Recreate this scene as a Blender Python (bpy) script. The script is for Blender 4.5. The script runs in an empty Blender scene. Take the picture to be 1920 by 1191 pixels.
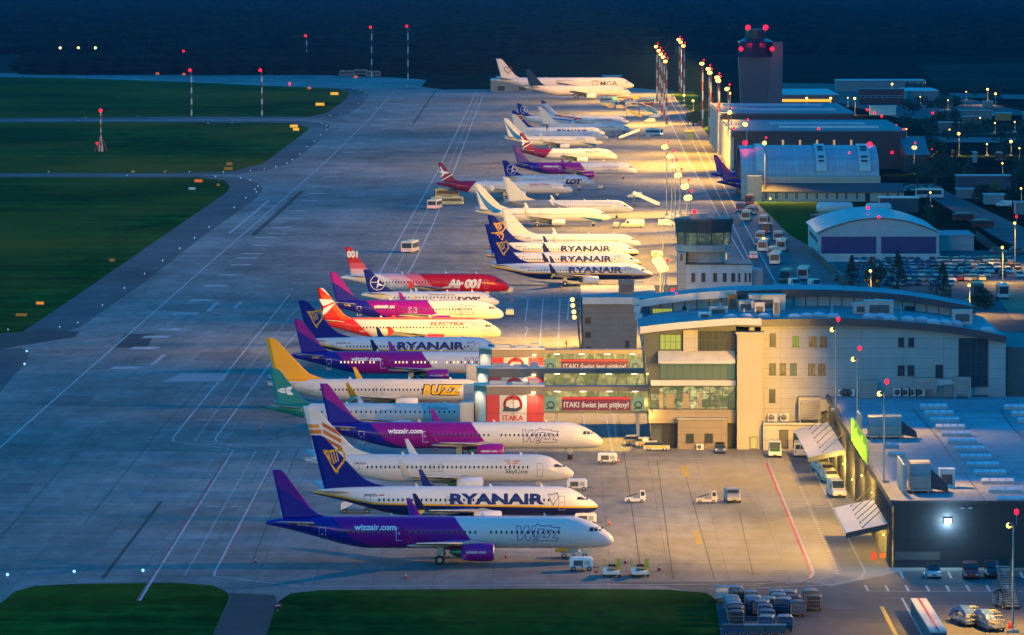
import bpy, bmesh, math, random
from mathutils import Vector, Matrix
random.seed(7)
R = math.radians
sc = bpy.context.scene
col = sc.collection

# ---------------- camera, world, exposure ----------------
CAMH = 80.0
FPX = 10667.0            # focal length in pixels of the 1920 px wide photograph (200 mm on 36 mm)
HAZE = 0.000026
PITCH = math.atan((595.5 + 100) / FPX)
YAW = math.atan(75.0 / FPX)
cd = bpy.data.cameras.new('camera'); cam = bpy.data.objects.new('camera', cd); col.objects.link(cam)
cd.lens = 200.0; cd.sensor_width = 36.0; cd.clip_start = 1.0; cd.clip_end = 30000.0
cam.location = (0, 0, CAMH)
cam.rotation_euler = (math.pi / 2 - PITCH, 0, YAW)
sc.camera = cam

w = bpy.data.worlds.new('World'); sc.world = w; w.use_nodes = True
wn = w.node_tree; wn.nodes.clear()
wo = wn.nodes.new('ShaderNodeOutputWorld'); wb = wn.nodes.new('ShaderNodeBackground')
sky = wn.nodes.new('ShaderNodeTexSky'); sky.sky_type = 'NISHITA'; sky.sun_disc = False
sky.sun_elevation = R(1.0); sky.sun_rotation = R(-100); sky.altitude = 300
mx = wn.nodes.new('ShaderNodeMix'); mx.data_type = 'RGBA'; mx.blend_type = 'MULTIPLY'
mx.inputs[0].default_value = 1.0
mx.inputs[7].default_value = (0.01, 0.66, 1.72, 1)      # after-sunset blue
wn.links.new(sky.outputs[0], mx.inputs[6]); wn.links.new(mx.outputs[2], wb.inputs[0])
wb.inputs[1].default_value = 0.85
wn.links.new(wb.outputs[0], wo.inputs[0])

vs = sc.view_settings
sc.display_settings.display_device = 'sRGB'
vs.view_transform = 'Standard'; vs.look = 'None'; vs.exposure = 0.0; vs.gamma = 1.0; vs.use_curve_mapping = False
cy = sc.cycles
cy.use_denoising = True
cy.max_bounces = 4; cy.diffuse_bounces = 2; cy.glossy_bounces = 2; cy.transmission_bounces = 3
cy.volume_bounces = 0; cy.caustics_reflective = False; cy.caustics_refractive = False
cy.sample_clamp_indirect = 3.0; cy.sample_clamp_direct = 12.0
sc.render.use_persistent_data = False

# the last western glow after sunset
sl = bpy.data.lights.new('sun', 'SUN'); sl.energy = 0.24; sl.angle = R(12); sl.color = (1.0, 0.58, 0.38)
so = bpy.data.objects.new('sun', sl); col.objects.link(so)
so.rotation_euler = (R(85.5), 0, R(-14))

# ---------------- placing ----------------
_rot = cam.rotation_euler.to_matrix()
def ray(px, py):
    return _rot @ Vector(((px - 960) / FPX, -(py - 595.5) / FPX, -1.0))
def P(px, py, z=0.0):
    d = ray(px, py); t = (z - CAMH) / d.z
    return Vector((d.x * t, d.y * t, z))
def PY(px, py, Y):
    d = ray(px, py); t = Y / d.y
    return Vector((d.x * t, Y, CAMH + d.z * t))
def gy(py): return P(960, py).y
def pxm(py): return (py + 100) / CAMH         # photo pixels per metre at ground row py

# ---------------- objects ----------------
def tag(o, label=None, cat=None, group=None, kind=None):
    if label: o['label'] = label
    if cat: o['category'] = cat
    if group: o['group'] = group
    if kind: o['kind'] = kind
    return o
def empty(name, loc=(0, 0, 0), rz=0.0, label=None, cat=None, group=None):
    o = bpy.data.objects.new(name, None); col.objects.link(o)
    o.empty_display_size = 0.5
    o.location = loc; o.rotation_euler = (0, 0, rz)
    return tag(o, label, cat, group)
KIDS = {}
def setparent(c, p):
    c.parent = p; KIDS.setdefault(p.name, []).append(c)
def copy_tree(o, parent=None):
    c = o.copy(); col.objects.link(c)
    if parent is not None: setparent(c, parent)
    for ch in list(KIDS.get(o.name, [])): copy_tree(ch, c)
    return c
def place(proto, used, loc, rz=0.0, label=None, group=None, scale=None):
    o = proto
    if used.get(proto.name): o = copy_tree(proto)
    used[proto.name] = 1
    o.location = loc; o.rotation_euler = (0, 0, rz)
    if scale: o.scale = (scale, scale, scale) if not isinstance(scale, tuple) else scale
    if label: o['label'] = label
    if group: o['group'] = group
    return o
USED = {}

class MB:
    def __init__(s): s.v = []; s.f = []; s.m = []; s.sm = []
    def add(s, vs, fs, m=0, smooth=False):
        n = len(s.v); s.v += [tuple(a) for a in vs]
        for f in fs: s.f.append([n + i for i in f]); s.m.append(m); s.sm.append(smooth)
        return s
    def box(s, x0, x1, y0, y1, z0, z1, m=0):
        v = [(x0,y0,z0),(x1,y0,z0),(x1,y1,z0),(x0,y1,z0),(x0,y0,z1),(x1,y0,z1),(x1,y1,z1),(x0,y1,z1)]
        return s.add(v, [(0,3,2,1),(4,5,6,7),(0,1,5,4),(1,2,6,5),(2,3,7,6),(3,0,4,7)], m)
    def obox(s, c, sx, sy, sz, rz=0, m=0, ry=0):
        M = Matrix.Translation(c) @ Matrix.Rotation(rz, 4, 'Z') @ Matrix.Rotation(ry, 4, 'Y')
        v = [M @ Vector((a*sx/2, b*sy/2, g*sz/2)) for g in (-1,1) for a,b in ((-1,-1),(1,-1),(1,1),(-1,1))]
        return s.add(v, [(0,3,2,1),(4,5,6,7),(0,1,5,4),(1,2,6,5),(2,3,7,6),(3,0,4,7)], m)
    def poly(s, pts, m=0): return s.add(pts, [tuple(range(len(pts)))], m)
    def prism(s, pts, d, m=0):
        # pts: 3D planar loop, extruded by vector d
        n = len(pts); d = Vector(d)
        v = [Vector(p) for p in pts] + [Vector(p) + d for p in pts]
        fs = [tuple(range(n-1, -1, -1)), tuple(range(n, 2*n))]
        fs += [(i, (i+1) % n, n + (i+1) % n, n + i) for i in range(n)]
        return s.add(v, fs, m)
    def tube(s, p0, p1, r0, r1=None, n=8, m=0, cap=True):
        p0 = Vector(p0); p1 = Vector(p1); r1 = r0 if r1 is None else r1
        d = (p1 - p0).normalized(); a = d.orthogonal().normalized(); b = d.cross(a)
        v = []
        for p, r in ((p0, r0), (p1, r1)):
            for i in range(n):
                t = 2*math.pi*i/n; v.append(p + a*math.cos(t)*r + b*math.sin(t)*r)
        fs = [(i, (i+1) % n, n + (i+1) % n, n + i) for i in range(n)]
        s.add(v, fs, m, True)
        if cap: s.add(v[:n], [tuple(range(n-1, -1, -1))], m); s.add(v[n:], [tuple(range(n))], m)
        return s
    def rings(s, rs, m=0, cap=True, smooth=True):
        n = len(rs[0]); v = [p for r in rs for p in r]
        fs = []
        for k in range(len(rs) - 1):
            for i in range(n):
                j = (i+1) % n; fs.append((k*n+i, k*n+j, (k+1)*n+j, (k+1)*n+i))
        s.add(v, fs, m, smooth)
        if cap: s.add(rs[0], [tuple(range(n-1, -1, -1))], m); s.add(rs[-1], [tuple(range(n))], m)
        return s
    def lathe(s, prof, o, ax='x', n=20, m=0, cap=False):
        rs = []
        for t, r in prof:
            ring = []
            for i in range(n):
                a = 2*math.pi*i/n; c, k = math.cos(a)*r, math.sin(a)*r
                if ax == 'x': ring.append((o[0]+t, o[1]+c, o[2]+k))
                elif ax == 'y': ring.append((o[0]+k, o[1]+t, o[2]+c))
                else: ring.append((o[0]+c, o[1]+k, o[2]+t))
            rs.append(ring)
        return s.rings(rs, m, cap)
    def ball(s, c, r, m=0, n=10, sz=1.0):
        rs = []
        k = max(4, n//2)
        for j in range(k + 1):
            a = -math.pi/2 + math.pi*j/k
            rs.append([(c[0]+math.cos(t)*math.cos(a)*r, c[1]+math.sin(t)*math.cos(a)*r, c[2]+math.sin(a)*r*sz)
                       for t in [2*math.pi*i/n for i in range(n)]])
        return s.rings(rs, m, False)
    def build(s, name, mats, parent=None, loc=None):
        me = bpy.data.meshes.new(name); me.from_pydata(s.v, [], s.f)
        if not isinstance(mats, (list, tuple)): mats = [mats]
        for mt in mats: me.materials.append(mt)
        if len(mats) > 1: me.polygons.foreach_set('material_index', s.m)
        me.polygons.foreach_set('use_smooth', s.sm)
        me.validate(); me.update()
        o = bpy.data.objects.new(name, me); col.objects.link(o)
        if parent is not None: setparent(o, parent)
        if loc is not None: o.location = loc
        return o

def linkcopy(o, parent, loc):
    c = bpy.data.objects.new(o.name.split('.')[0], o.data); col.objects.link(c); setparent(c, parent); c.location = loc
    return c

# ---------------- materials ----------------
MC = {}
def srgb(h):
    if isinstance(h, str):
        h = h.lstrip('#'); c = [int(h[i:i+2], 16)/255 for i in (0, 2, 4)]
        return tuple(((x+.055)/1.055)**2.4 if x > .04045 else x/12.92 for x in c)
    return h
def newmat(name):
    m = bpy.data.materials.new(name); m.use_nodes = True
    nt = m.node_tree; b = nt.nodes['Principled BSDF']
    return m, nt, b
def mat(name, c, rough=.5, metal=0., var=.12, scale=.6, coat=0., em=None, es=0.):
    """surface colour broken by low-contrast soiling noise in the object's own space"""
    if name in MC: return MC[name]
    m, nt, b = newmat(name); c = srgb(c)
    if var:
        tc = nt.nodes.new('ShaderNodeTexCoord'); n = nt.nodes.new('ShaderNodeTexNoise')
        n.inputs['Scale'].default_value = scale; n.inputs['Detail'].default_value = 5
        r = nt.nodes.new('ShaderNodeMapRange'); r.inputs[1].default_value = .3; r.inputs[2].default_value = .7
        r.inputs[3].default_value = 1 - var; r.inputs[4].default_value = 1 + var*.6
        x = nt.nodes.new('ShaderNodeMix'); x.data_type = 'RGBA'; x.blend_type = 'MULTIPLY'; x.inputs[0].default_value = 1
        x.inputs[6].default_value = (*c, 1)
        nt.links.new(tc.outputs['Object'], n.inputs['Vector']); nt.links.new(n.outputs[0], r.inputs[0])
        nt.links.new(r.outputs[0], x.inputs[7]); nt.links.new(x.outputs[2], b.inputs['Base Color'])
    else: b.inputs['Base Color'].default_value = (*c, 1)
    b.inputs['Roughness'].default_value = rough; b.inputs['Metallic'].default_value = metal
    b.inputs['Coat Weight'].default_value = coat
    if em is not None:
        b.inputs['Emission Color'].default_value = (*srgb(em), 1); b.inputs['Emission Strength'].default_value = es
    MC[name] = m; return m
def emit(name, c, s):
    if name in MC: return MC[name]
    m, nt, b = newmat(name); c = srgb(c)
    b.inputs['Base Color'].default_value = (0, 0, 0, 1)
    b.inputs['Emission Color'].default_value = (*c, 1); b.inputs['Emission Strength'].default_value = s
    MC[name] = m; return m

WHITE = mat('white_paint', (.78, .78, .76), .35, var=.06)
GREY = mat('light_grey_metal', (.42, .43, .44), .4, .3)
DGREY = mat('dark_grey_metal', (.09, .095, .1), .5, .2)
BLACK = mat('black_rubber', (.015, .015, .017), .8, var=.3)
GLASS = mat('dark_glass', (.02, .03, .035), .12, var=0)
STEEL = mat('galvanised_steel', (.35, .36, .37), .45, .7)
YEL = mat('yellow_paint', (.75, .5, .03), .45)
REDP = mat('red_paint', (.55, .03, .03), .45)
BLUEP = mat('blue_paint', (.03, .1, .35), .45)
ORANGE = mat('orange_plastic', (.85, .2, .03), .5)
EM_WARM = emit('lit_sodium_lamp', (1., .56, .10), 5)
EM_COOL = emit('lit_white_lamp', (.85, 1., .95), 60)
EM_RED = emit('lit_red_obstruction_light', (1., .004, .02), 5)
EM_BLUE = emit('lit_blue_edge_light', (.25, .6, 1.), 2.2)
EM_YEL = emit('lit_yellow_guidance_sign', (1., .5, .02), 1.2)

LG = 9.0
def lamp(kind, loc, power, color=(1., .55, .2), aim=None, size=.6, spot=120, parent=None, blend=.6):
    l = bpy.data.lights.new('lamp_light', kind); l.energy = power*LG; l.color = color
    if kind in ('POINT', 'SPOT'): l.shadow_soft_size = size
    if kind == 'SPOT': l.spot_size = R(spot); l.spot_blend = blend
    o = bpy.data.objects.new('lamp_light', l); col.objects.link(o)
    o.location = loc
    if aim is not None:
        d = Vector(aim) - Vector(loc); o.rotation_euler = d.to_track_quat('-Z', 'Y').to_euler()
    return o
def ground_mat(name, base, var=.25, joints=None, streak=None, rough=.85, tint=None, spec=.1, stain=True, mow=False):
    if name in MC: return MC[name]
    m, nt, b = newmat(name); N = nt.nodes; K = nt.links
    tc = N.new('ShaderNodeTexCoord'); cur = None; c0 = (*srgb(base), 1)
    def mul(fac_socket, lo, hi, a=.3, bb=.7):
        nonlocal cur
        r = N.new('ShaderNodeMapRange'); r.inputs[1].default_value = a; r.inputs[2].default_value = bb; r.inputs[3].default_value = lo; r.inputs[4].default_value = hi
        K.new(fac_socket, r.inputs[0]); x = N.new('ShaderNodeMix'); x.data_type = 'RGBA'; x.blend_type = 'MULTIPLY'; x.inputs[0].default_value = 1
        if cur is None: x.inputs[6].default_value = c0
        else: K.new(cur, x.inputs[6])
        K.new(r.outputs[0], x.inputs[7]); cur = x.outputs[2]
    def noise(sx, sy, det=4, off=0):
        mp = N.new('ShaderNodeMapping'); mp.inputs['Scale'].default_value = (sx, sy, 1); mp.inputs['Location'].default_value = (off, off*.7, 0); K.new(tc.outputs['Object'], mp.inputs[0])
        n = N.new('ShaderNodeTexNoise'); n.inputs['Scale'].default_value = 1; n.inputs['Detail'].default_value = det; K.new(mp.outputs[0], n.inputs['Vector']); return n.outputs[0]
    mul(noise(.012, .008), 1-var, 1+var*.5); mul(noise(.09, .035, 5, 7), 1-var*.7, 1+var*.4)
    mul(noise(.5, .12, 6, 3), 1-var*.5, 1+var*.35)
    if mow: mul(noise(.0035, .085, 3, 11), .62, 1.3, .38, .62); mul(noise(.25, .25, 6, 5), .7, 1.3)
    if stain:
        n = noise(.055, .012, 7, 31); mul(n, 1.0, .7, .54, .70); mul(noise(.03, .4, 6, 77), 1.0, .8, .55, .68)
        mul(noise(.02, .11, 5, 57), 1.0, 1.16, .55, .7)
    if joints:
        mp = N.new('ShaderNodeMapping'); mp.inputs['Rotation'].default_value = (0, 0, R(joints[3]) if len(joints) > 3 else 0); K.new(tc.outputs['Object'], mp.inputs[0])
        bk = N.new('ShaderNodeTexBrick'); bk.offset = 0; bk.inputs['Scale'].default_value = 1; bk.inputs['Brick Width'].default_value = joints[0]; bk.inputs['Row Height'].default_value = joints[1]
        bk.inputs['Mortar Size'].default_value = joints[2]; bk.inputs['Mortar Smooth'].default_value = .3
        bk.inputs['Color1'].default_value = (.9,.9,.9,1); bk.inputs['Color2'].default_value = (1.05,1.05,1.05,1); bk.inputs['Mortar'].default_value = (.6,.6,.62,1)
        K.new(mp.outputs[0], bk.inputs['Vector']); x = N.new('ShaderNodeMix'); x.data_type = 'RGBA'; x.blend_type = 'MULTIPLY'; x.inputs[0].default_value = 1
        K.new(cur, x.inputs[6]); K.new(bk.outputs['Color'], x.inputs[7]); cur = x.outputs[2]
    if tint:
        x = N.new('ShaderNodeMix'); x.data_type = 'RGBA'; r = N.new('ShaderNodeMapRange'); r.inputs[1].default_value = .42; r.inputs[2].default_value = .66
        K.new(noise(.01, .004, 6, 90), r.inputs[0]); K.new(r.outputs[0], x.inputs[0]); K.new(cur, x.inputs[6]); x.inputs[7].default_value = (*srgb(tint), 1); cur = x.outputs[2]
    K.new(cur, b.inputs['Base Color']); b.inputs['Roughness'].default_value = rough; b.inputs['Specular IOR Level'].default_value = spec
    MC[name] = m; return m
CONC = ground_mat('apron_concrete', (.25, .252, .24), .36, (7.5, 7.5, .05))
ASPH = ground_mat('asphalt', (.07, .072, .076), .25)
ASPH2 = ground_mat('shoulder_asphalt', (.11, .112, .118), .25)
ROADM = ground_mat('service_road', (.16, .155, .15), .2)
GRASS = ground_mat('mown_grass', (.018, .09, .014), .5, tint=(.12, .11, .014), stain=False, spec=0, mow=True)
FARM = ground_mat('far_field', (.010, .022, .012), .5, stain=False, spec=0)
LINEW = mat('white_road_paint', (.44, .44, .44), .7, var=.3, scale=.3)
LINER = mat('red_road_paint', (.42, .06, .05), .7, var=.3, scale=.3)
LINEY = mat('yellow_road_paint', (.6, .42, .04), .7, var=.2)
LINEF = mat('faded_grey_paint', (.38, .39, .4), .8, var=.5, scale=.5)

def sheet(name, pts, m, z, kind='structure', label=None, cat=None, group=None):
    vs = [P(a, b, 0) for a, b in pts]; vs = [(v.x, v.y, 0) for v in vs]
    o = MB().poly(vs).build(name, m); o.location.z = z
    n = o.data.polygons[0].normal
    if n.z < 0: o.data.flip_normals()
    return tag(o, label, cat, group, kind)
# base ground: one sheet far past the horizon seen
g = MB().poly([(-6000, 300, 0), (6000, 300, 0), (6000, 16000, 0), (-6000, 16000, 0)]).build('ground', FARM); tag(g, kind='structure')
sheet('apron', [(-250,1420),(2300,1420),(2300,780),(1700,560),(1452,375),(1400,330),(1338,240),(1262,172),(1190,165),(830,168),(790,163),(800,150),(745,146),(600,141),(400,139),(150,137),(-100,137),(-100,250),(-250,600)], CONC, .012)
IA = [(-120,332),(369,333),(420,338),(431.5,350),(425,361),(300,447),(150,550),(43.7,622),(0,625),(-120,627)]
IB = [(-100,229),(0,230),(233,229),(400,230),(547,231),(580,240),(570,250),(493,307),(433,322),(300,325),(0,325),(-110,325)]
IC = [(-90,145),(0,145),(150,147),(367,155),(633,167),(655,174),(648,187),(615,211),(581,219),(333,219),(0,222),(-95,222)]
GD = [(-200,1500),(-150,1170),(0,1132.6),(27,1110),(65,1099),(150,1095),(330,1093.5),(400,1098),(428,1112),(430,1122),(395,1200),(340,1500)]
GE = [(440,1500),(497,1200),(519,1130),(545,1113),(600,1107),(1000,1104),(1250,1106),(1325,1112),(1342,1124),(1352,1200),(1385,1500)]
sheet('shoulder', [(-120,329),(380,329),(455,334),(487,345),(493,356),(480,372),(440,402),(380,443),(270,530),(150,614),(60,640),(0,655),(-120,660)], ASPH2, .02)
sheet('shoulder', [(-110,226),(560,227),(612,231),(624,238),(615,250),(575,282),(541,308),(500,319),(440,327),(0,328.5),(-110,328.5)], ASPH2, .02)
sheet('shoulder', [(-95,143),(660,166),(688,174),(690,180),(680,195),(656,212),(625,221),(500,224),(-95,225)], ASPH2, .02)
for i, (nm, pts) in enumerate((('lawn', IA), ('lawn', IB), ('lawn', IC), ('lawn', GD), ('lawn', GE))):
    sheet(nm, pts, GRASS, .03)
# grass tufts rim so that the near lawn edges are not ruler straight
sheet('road', [(432,1122),(430,1112),(515,1116),(519,1130),(497,1200),(440,1500),(330,1500),(395,1200)], ASPH, .02)
sheet('road', [(0,626),(45,622),(95,620),(150,622),(140,632),(0,655),(-120,660),(-120,628)], ASPH, .026)
sheet('road', [(235,626),(290,627),(275,653),(215,652)], ASPH, .026)
sheet('road', [(0,655),(40,652),(55,662),(48,680),(0,735),(-150,830),(-150,660)], ASPH2, .027)
sheet('road', [(300,940),(305,941),(196,1085),(189,1085)], ASPH, .02)           # repaired dark joint
# dark road behind the row of light masts and terminal forecourt
sheet('road', [(1228,170),(1262,170),(1338,250),(1400,335),(1470,372),(1560,470),(1620,560),(1430,560),(1380,470),(1310,330),(1262,240)], ROADM, .02)
sheet('road', [(1120,1092),(1500,1090),(1560,1100),(1700,1070),(2300,1070),(2300,1420),(1360,1420),(1350,1200),(1344,1120),(1250,1100)], ASPH2, .018)
sheet('road', [(1560,470),(1700,520),(1930,560),(2200,620),(2200,800),(1700,700),(1500,560)], ASPH, .016)
sheet('lawn', [(1410,372),(1540,372),(1700,470),(1545,478),(1480,440)], GRASS, .03)
sheet('lawn', [(1250,172),(1300,172),(1345,215),(1350,262),(1325,250),(1290,205)], GRASS, .03)
# landside roads
sheet('road', [(1702,345),(1745,345),(1930,432),(1930,470),(1880,452)], ASPH2, .02)
sheet('road', [(1590,255),(1700,255),(2100,262),(2100,270),(1700,266)], ROADM, .02)
sheet('road', [(1700,172),(1930,178),(2000,182),(2000,190),(1920,186),(1700,180)], ROADM, .02)
sheet('car_park', [(1545,470),(2050,470),(2120,600),(1640,600)], ASPH2, .022)
sheet('yard', [(1860,540),(2050,540),(2100,600),(1900,600)], mat('bare_earth_yard', (.22,.15,.08), .9, var=.3, scale=.05), .028)
sheet('yard', [(1430,155),(1700,160),(1950,215),(1700,225),(1560,190)], ASPH2, .022)

def line(name, pts, w, m, z=.034, dash=None, label=None):
    """painted strip along ground points given as photo rows, width w in metres"""
    q = [P(a, b, 0) for a, b in pts]; mb = MB()
    if dash:
        on, off = dash; seg = []; acc = 0; 
        for a, b in zip(q[:-1], q[1:]):
            d = b-a; L = d.length; t = -acc
            while t < L:
                s0, s1 = max(0, t), min(L, t+on)
                if s1 > s0: seg.append((a+d*s0/L, a+d*s1/L))
                t += on+off
            acc = L-t+on+off if t > L else 0
            acc = (acc) % (on+off)
    else: seg = list(zip(q[:-1], q[1:]))
    for a, b in seg:
        d = (b-a).normalized(); n = Vector((-d.y, d.x, 0))*w/2; e = d*(w*.3 if not dash else 0)
        vs = [a-e-n, b+e-n, b+e+n, a-e+n]; mb.poly([(v.x, v.y, 0) for v in vs])
    o = mb.build(name, m); o.location.z = z
    return tag(o, kind='structure')
T1 = [(-20,857),(158,700),(394,493),(553,355),(614,300),(692,224),(741,169)]
line('road_marking', T1, .35, LINEW)
A1 = [(262,1127),(283,1092),(437,845),(425,841),(324,828),(325,820),(407.5,718.6),(425,699.6),(544,552),(600,551)]
line('road_marking', A1, .3, LINEW)
line('road_marking', [(a-4,b) for a, b in A1[:3]], .28, LINER, .033)
line('road_marking', [(346.6,1079),(480.5,845),(474,842),(364.6,827),(459,699),(560,575)], .3, LINEW, dash=(1.2,1.5))
A2 = [(560,1100),(403,1081),(401,1078),(403,1072.6),(523,845)]
line('road_marking', A2, .3, LINEW); line('road_marking', [(a+3,b) for a, b in A2[2:]], .28, LINER, .033)
line('road_marking', [(620,838),(430,835),(405.4,828),(404,822),(508,680),(566,615)], .3, LINEW)
A3 = [(1120,858),(1300,860),(1399,862),(1435,865),(1441,868.6),(1525.6,1074),(1520,1083.5),(1496,1090),(1415.5,1095.6),(1120,1097),(560,1100)]
line('road_marking', A3, .3, LINEW); line('road_marking', [(a-4,b) for a, b in A3[4:7]], .3, LINER, .033)
line('road_marking', [(1459.8,862),(1475,864),(1481,868.6),(1560,1048.6),(1572,1080)], .4, LINEW, dash=(1.5,1.8))
line('road_marking', [(1490.7,860.6),(1512,863),(1520,868.6),(1560,950.6),(1622,1072),(1614,1085),(1560,1097),(1400,1104),(1330,1105)], .3, LINEW)
line('road_marking', [(1560,1082),(1500,1092),(1440,1098),(1330,1101)], .3, LINEW, dash=(3,4))
line('road_marking', [(1010,560),(990,560)], .3, LINEW)
for pts in ([(978,556),(990,560),(985,602),(960,603)], [(985,612),(990,616),(984,632),(955,636)], [(1018,560),(1012,655)], [(1050,560),(1046,655)], [(1067,560),(1064,600)]):
    line('road_marking', pts, .3, LINEW)
line('road_marking', [(1150,858),(1136,780)], .35, LINEW); line('road_marking', [(1150,770),(1156,830),(1170,842)], .35, LINEW)
line('road_marking', [(1090,770),(1097,800)], .3, LINEW)
for pts in ([(719,500),(820,322),(893,172)], [(773,500),(813,419),(908,172)]):
    line('road_marking', [(a-.0,b) for a, b in [(pts[0][0]-32 if pts[0][0]==719 else pts[0][0]-36, 555)]+pts], .4, LINEW)
line('road_marking', [(715,552),(746,500),(835,330),(900,172)], .35, LINEW, dash=(5,5))
for pts in ([(1236,175),(1262,240),(1290,300)], [(1247,172),(1283,232),(1440,560)], [(1260,175),(1310,260),(1470,560)], [(1290,300),(1425,540)]):
    line('road_marking', pts, .4, LINEW)
# yellow stand bars
for a in ([(1282,874),(1287,895)], [(1305,995.5),(1311,1020.5)]): line('road_marking', a, .9, LINEY)
for a in ([(1653,1138),(1680,1191)],): line('road_marking', a, .5, LINEY)
line('road_marking', [(1661,1122),(1707,1122)], .25, LINEW); line('road_marking', [(1691,1122),(1740,1210)], .3, LINEW)
line('road_marking', [(1627,1109),(1930,1110)], .25, LINEW)
for i in range(9): line('road_marking', [(1622+38*i,1098),(1628+38*i,1109)], .3, LINEW)
for i in range(7): line('road_marking', [(1688+45*i,1073),(1694+45*i,1085)], .3, LINEW)
for a in ([(370,788),(384,788)], [(405,788),(418,788)], [(391,950),(405,950)], [(437,950),(451,950)], [(1490,951),(1506,951)], [(1531,951),(1548,951)]): line('road_marking', a, 1.0, LINEW)
line('road_marking', [(1380,934),(1466,934)], .25, LINEF); line('road_marking', [(1240,949),(1472,950)], .3, LINEF)
line('road_marking', [(1445,1069),(1520,1069)], .25, LINEF)
# worn crossing bars beside the taxi line
random.seed(3)
bars = [(641,315),(630,323),(619,331),(600,350),(592,363),(578,376),(559,396),(540,410),(525,427),(518,438),(496,445),(487,460),(470,476),(462,484),(450,497),(428,516),(402,536),(375,563),(345,588),(318,618),(290,632),(268,653),(232,690),(706,235),(716,225),(728,208),(735,195),(745,183),(752,172),(672,268),(655,286),(663,277)]
for x, y in bars:
    wd = 28*(y+100)/420; th = 1.1 if y > 260 else 2.0
    if y > 520: th = 1.6
    mb = MB(); q = [P(x-wd*.5, y), P(x+wd*.5, y)]
    mb.poly([(q[0].x, q[0].y-th*2.2, 0), (q[1].x, q[1].y-th*2.2, 0), (q[1].x+th*.4, q[1].y+th*2.2, 0), (q[0].x+th*.4, q[0].y+th*2.2, 0)])
    o = mb.build('road_marking', LINEF); o.location.z = .033; tag(o, kind='structure')
for pts in ([(390,584),(408,567)], [(396,588),(430,588)], [(440,578),(452,566)], [(285,685),(308,665)], [(430,607),(480,612)], [(430,438),(504,376)], [(540,610),(575,610)]):
    line('road_marking', pts, .9, LINEF, .033)
sheet('apron_patch', [(340,700),(430,700),(418,716),(305,716)], ground_mat('pale_concrete', (.36,.36,.36), .15), .029)
for pts in ([(505,608),(560,608),(552,622),(492,622)], [(380,660),(470,660),(455,676),(362,676)], [(90,742),(180,742),(160,760),(64,760)], [(0,905),(65,905),(52,925),(0,925)], [(560,240),(640,240),(600,262),(540,262)]):
    sheet('apron_patch', pts, ground_mat('dark_concrete', (.17,.17,.17), .2), .029)
for pts in ([(640,1058),(2000,1058),(2000,1100),(600,1100)],): pass
for a in ([(1160,780),(1200,1060)], [(1232,862),(1262,1088)], [(1286,895),(1340,1088)], [(1386,960),(1412,1078)], [(1240,160),(1240,160)]):
    if a[0] != a[1]: line('slab_joint', a, .12, ASPH, .02)
line('slab_joint', [(560,840),(470,1060)], .12, ASPH, .02); line('slab_joint', [(183,800),(0,1010)], .12, ASPH, .02)
line('slab_joint', [(160,980),(305,800),(560,540)], .14, ASPH, .02); line('slab_joint', [(818,168),(775,232)], .9, ASPH, .02)
line('slab_joint', [(567,358),(522,399),(475,441)], 1.6, ASPH, .021)

FIELD = ground_mat('pale_far_field', (.02,.05,.035), .5, stain=False, spec=0)
for pts in ([(-200,96),(560,100),(640,134),(-200,136)], [(230,70),(420,74),(430,86),(200,84)], [(1720,120),(2100,118),(2100,165),(1760,168)], [(1760,232),(2050,236),(2050,256),(1740,254)]): sheet('field', pts, FIELD, .01)
# far wooded country: rows of rounded crowns fading away behind the airfield
def canopy(name, x0, x1, y0, y1, n, h, seed, m):
    rnd = random.Random(seed); mb = MB()
    for i in range(n):
        y = y0+(y1-y0)*rnd.random()**1.5; x = x0+(x1-x0)*rnd.random(); r = rnd.uniform(6, 13); hh = h*rnd.uniform(.7, 1.25)
        k = 7; rs = []
        for (a, zz) in ((.75, 0), (1.0, .45), (.8, .8), (.35, 1.0)):
            rs.append([(x+math.cos(2*math.pi*j/k+i)*r*a*rnd.uniform(.75, 1.2), y+math.sin(2*math.pi*j/k+i)*r*a*rnd.uniform(.75, 1.2), hh*zz*rnd.uniform(.9, 1.08)) for j in range(k)])
        mb.rings(rs, 0, True, False)
    return tag(mb.build(name, m), kind='stuff', label='dark woodland beyond the airfield', cat='woodland')
FOREST = ground_mat('forest_leaves', (.014, .022, .014), .8, stain=False, spec=0)
canopy('forest', -1100, 1300, 4200, 9500, 9000, 15, 5, FOREST)
canopy('forest', -330, -30, 3560, 3800, 420, 11, 6, FOREST)['label'] = 'clump of dark trees just beyond the far taxiway'
canopy('forest', 480, 900, 2700, 3900, 900, 12, 8, FOREST)['label'] = 'dark wood beyond the landside sheds'
# ---------------- aircraft ----------------
def hermite(tab, x):
    # monotone-ish cubic through table rows (x, a, b, c)
    n = len(tab)
    if x <= tab[0][0]: return tab[0][1:]
    if x >= tab[-1][0]: return tab[-1][1:]
    for i in range(n-1):
        if tab[i][0] <= x <= tab[i+1][0]: break
    x0, x1 = tab[i][0], tab[i+1][0]; h = x1 - x0; t = (x - x0)/h
    out = []
    for k in range(1, len(tab[0])):
        def sl(j):
            if j <= 0 or j >= n-1: 
                a, b = (0, 1) if j <= 0 else (n-2, n-1)
                return (tab[b][k]-tab[a][k])/(tab[b][0]-tab[a][0])
            d0 = (tab[j][k]-tab[j-1][k])/(tab[j][0]-tab[j-1][0]); d1 = (tab[j+1][k]-tab[j][k])/(tab[j+1][0]-tab[j][0])
            return 0 if d0*d1 <= 0 else 2*d0*d1/(d0+d1)
        m0, m1 = sl(i), sl(i+1); p0, p1 = tab[i][k], tab[i+1][k]
        out.append((2*t**3-3*t*t+1)*p0 + (t**3-2*t*t+t)*h*m0 + (-2*t**3+3*t*t)*p1 + (t**3-t*t)*h*m1)
    return out
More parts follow.
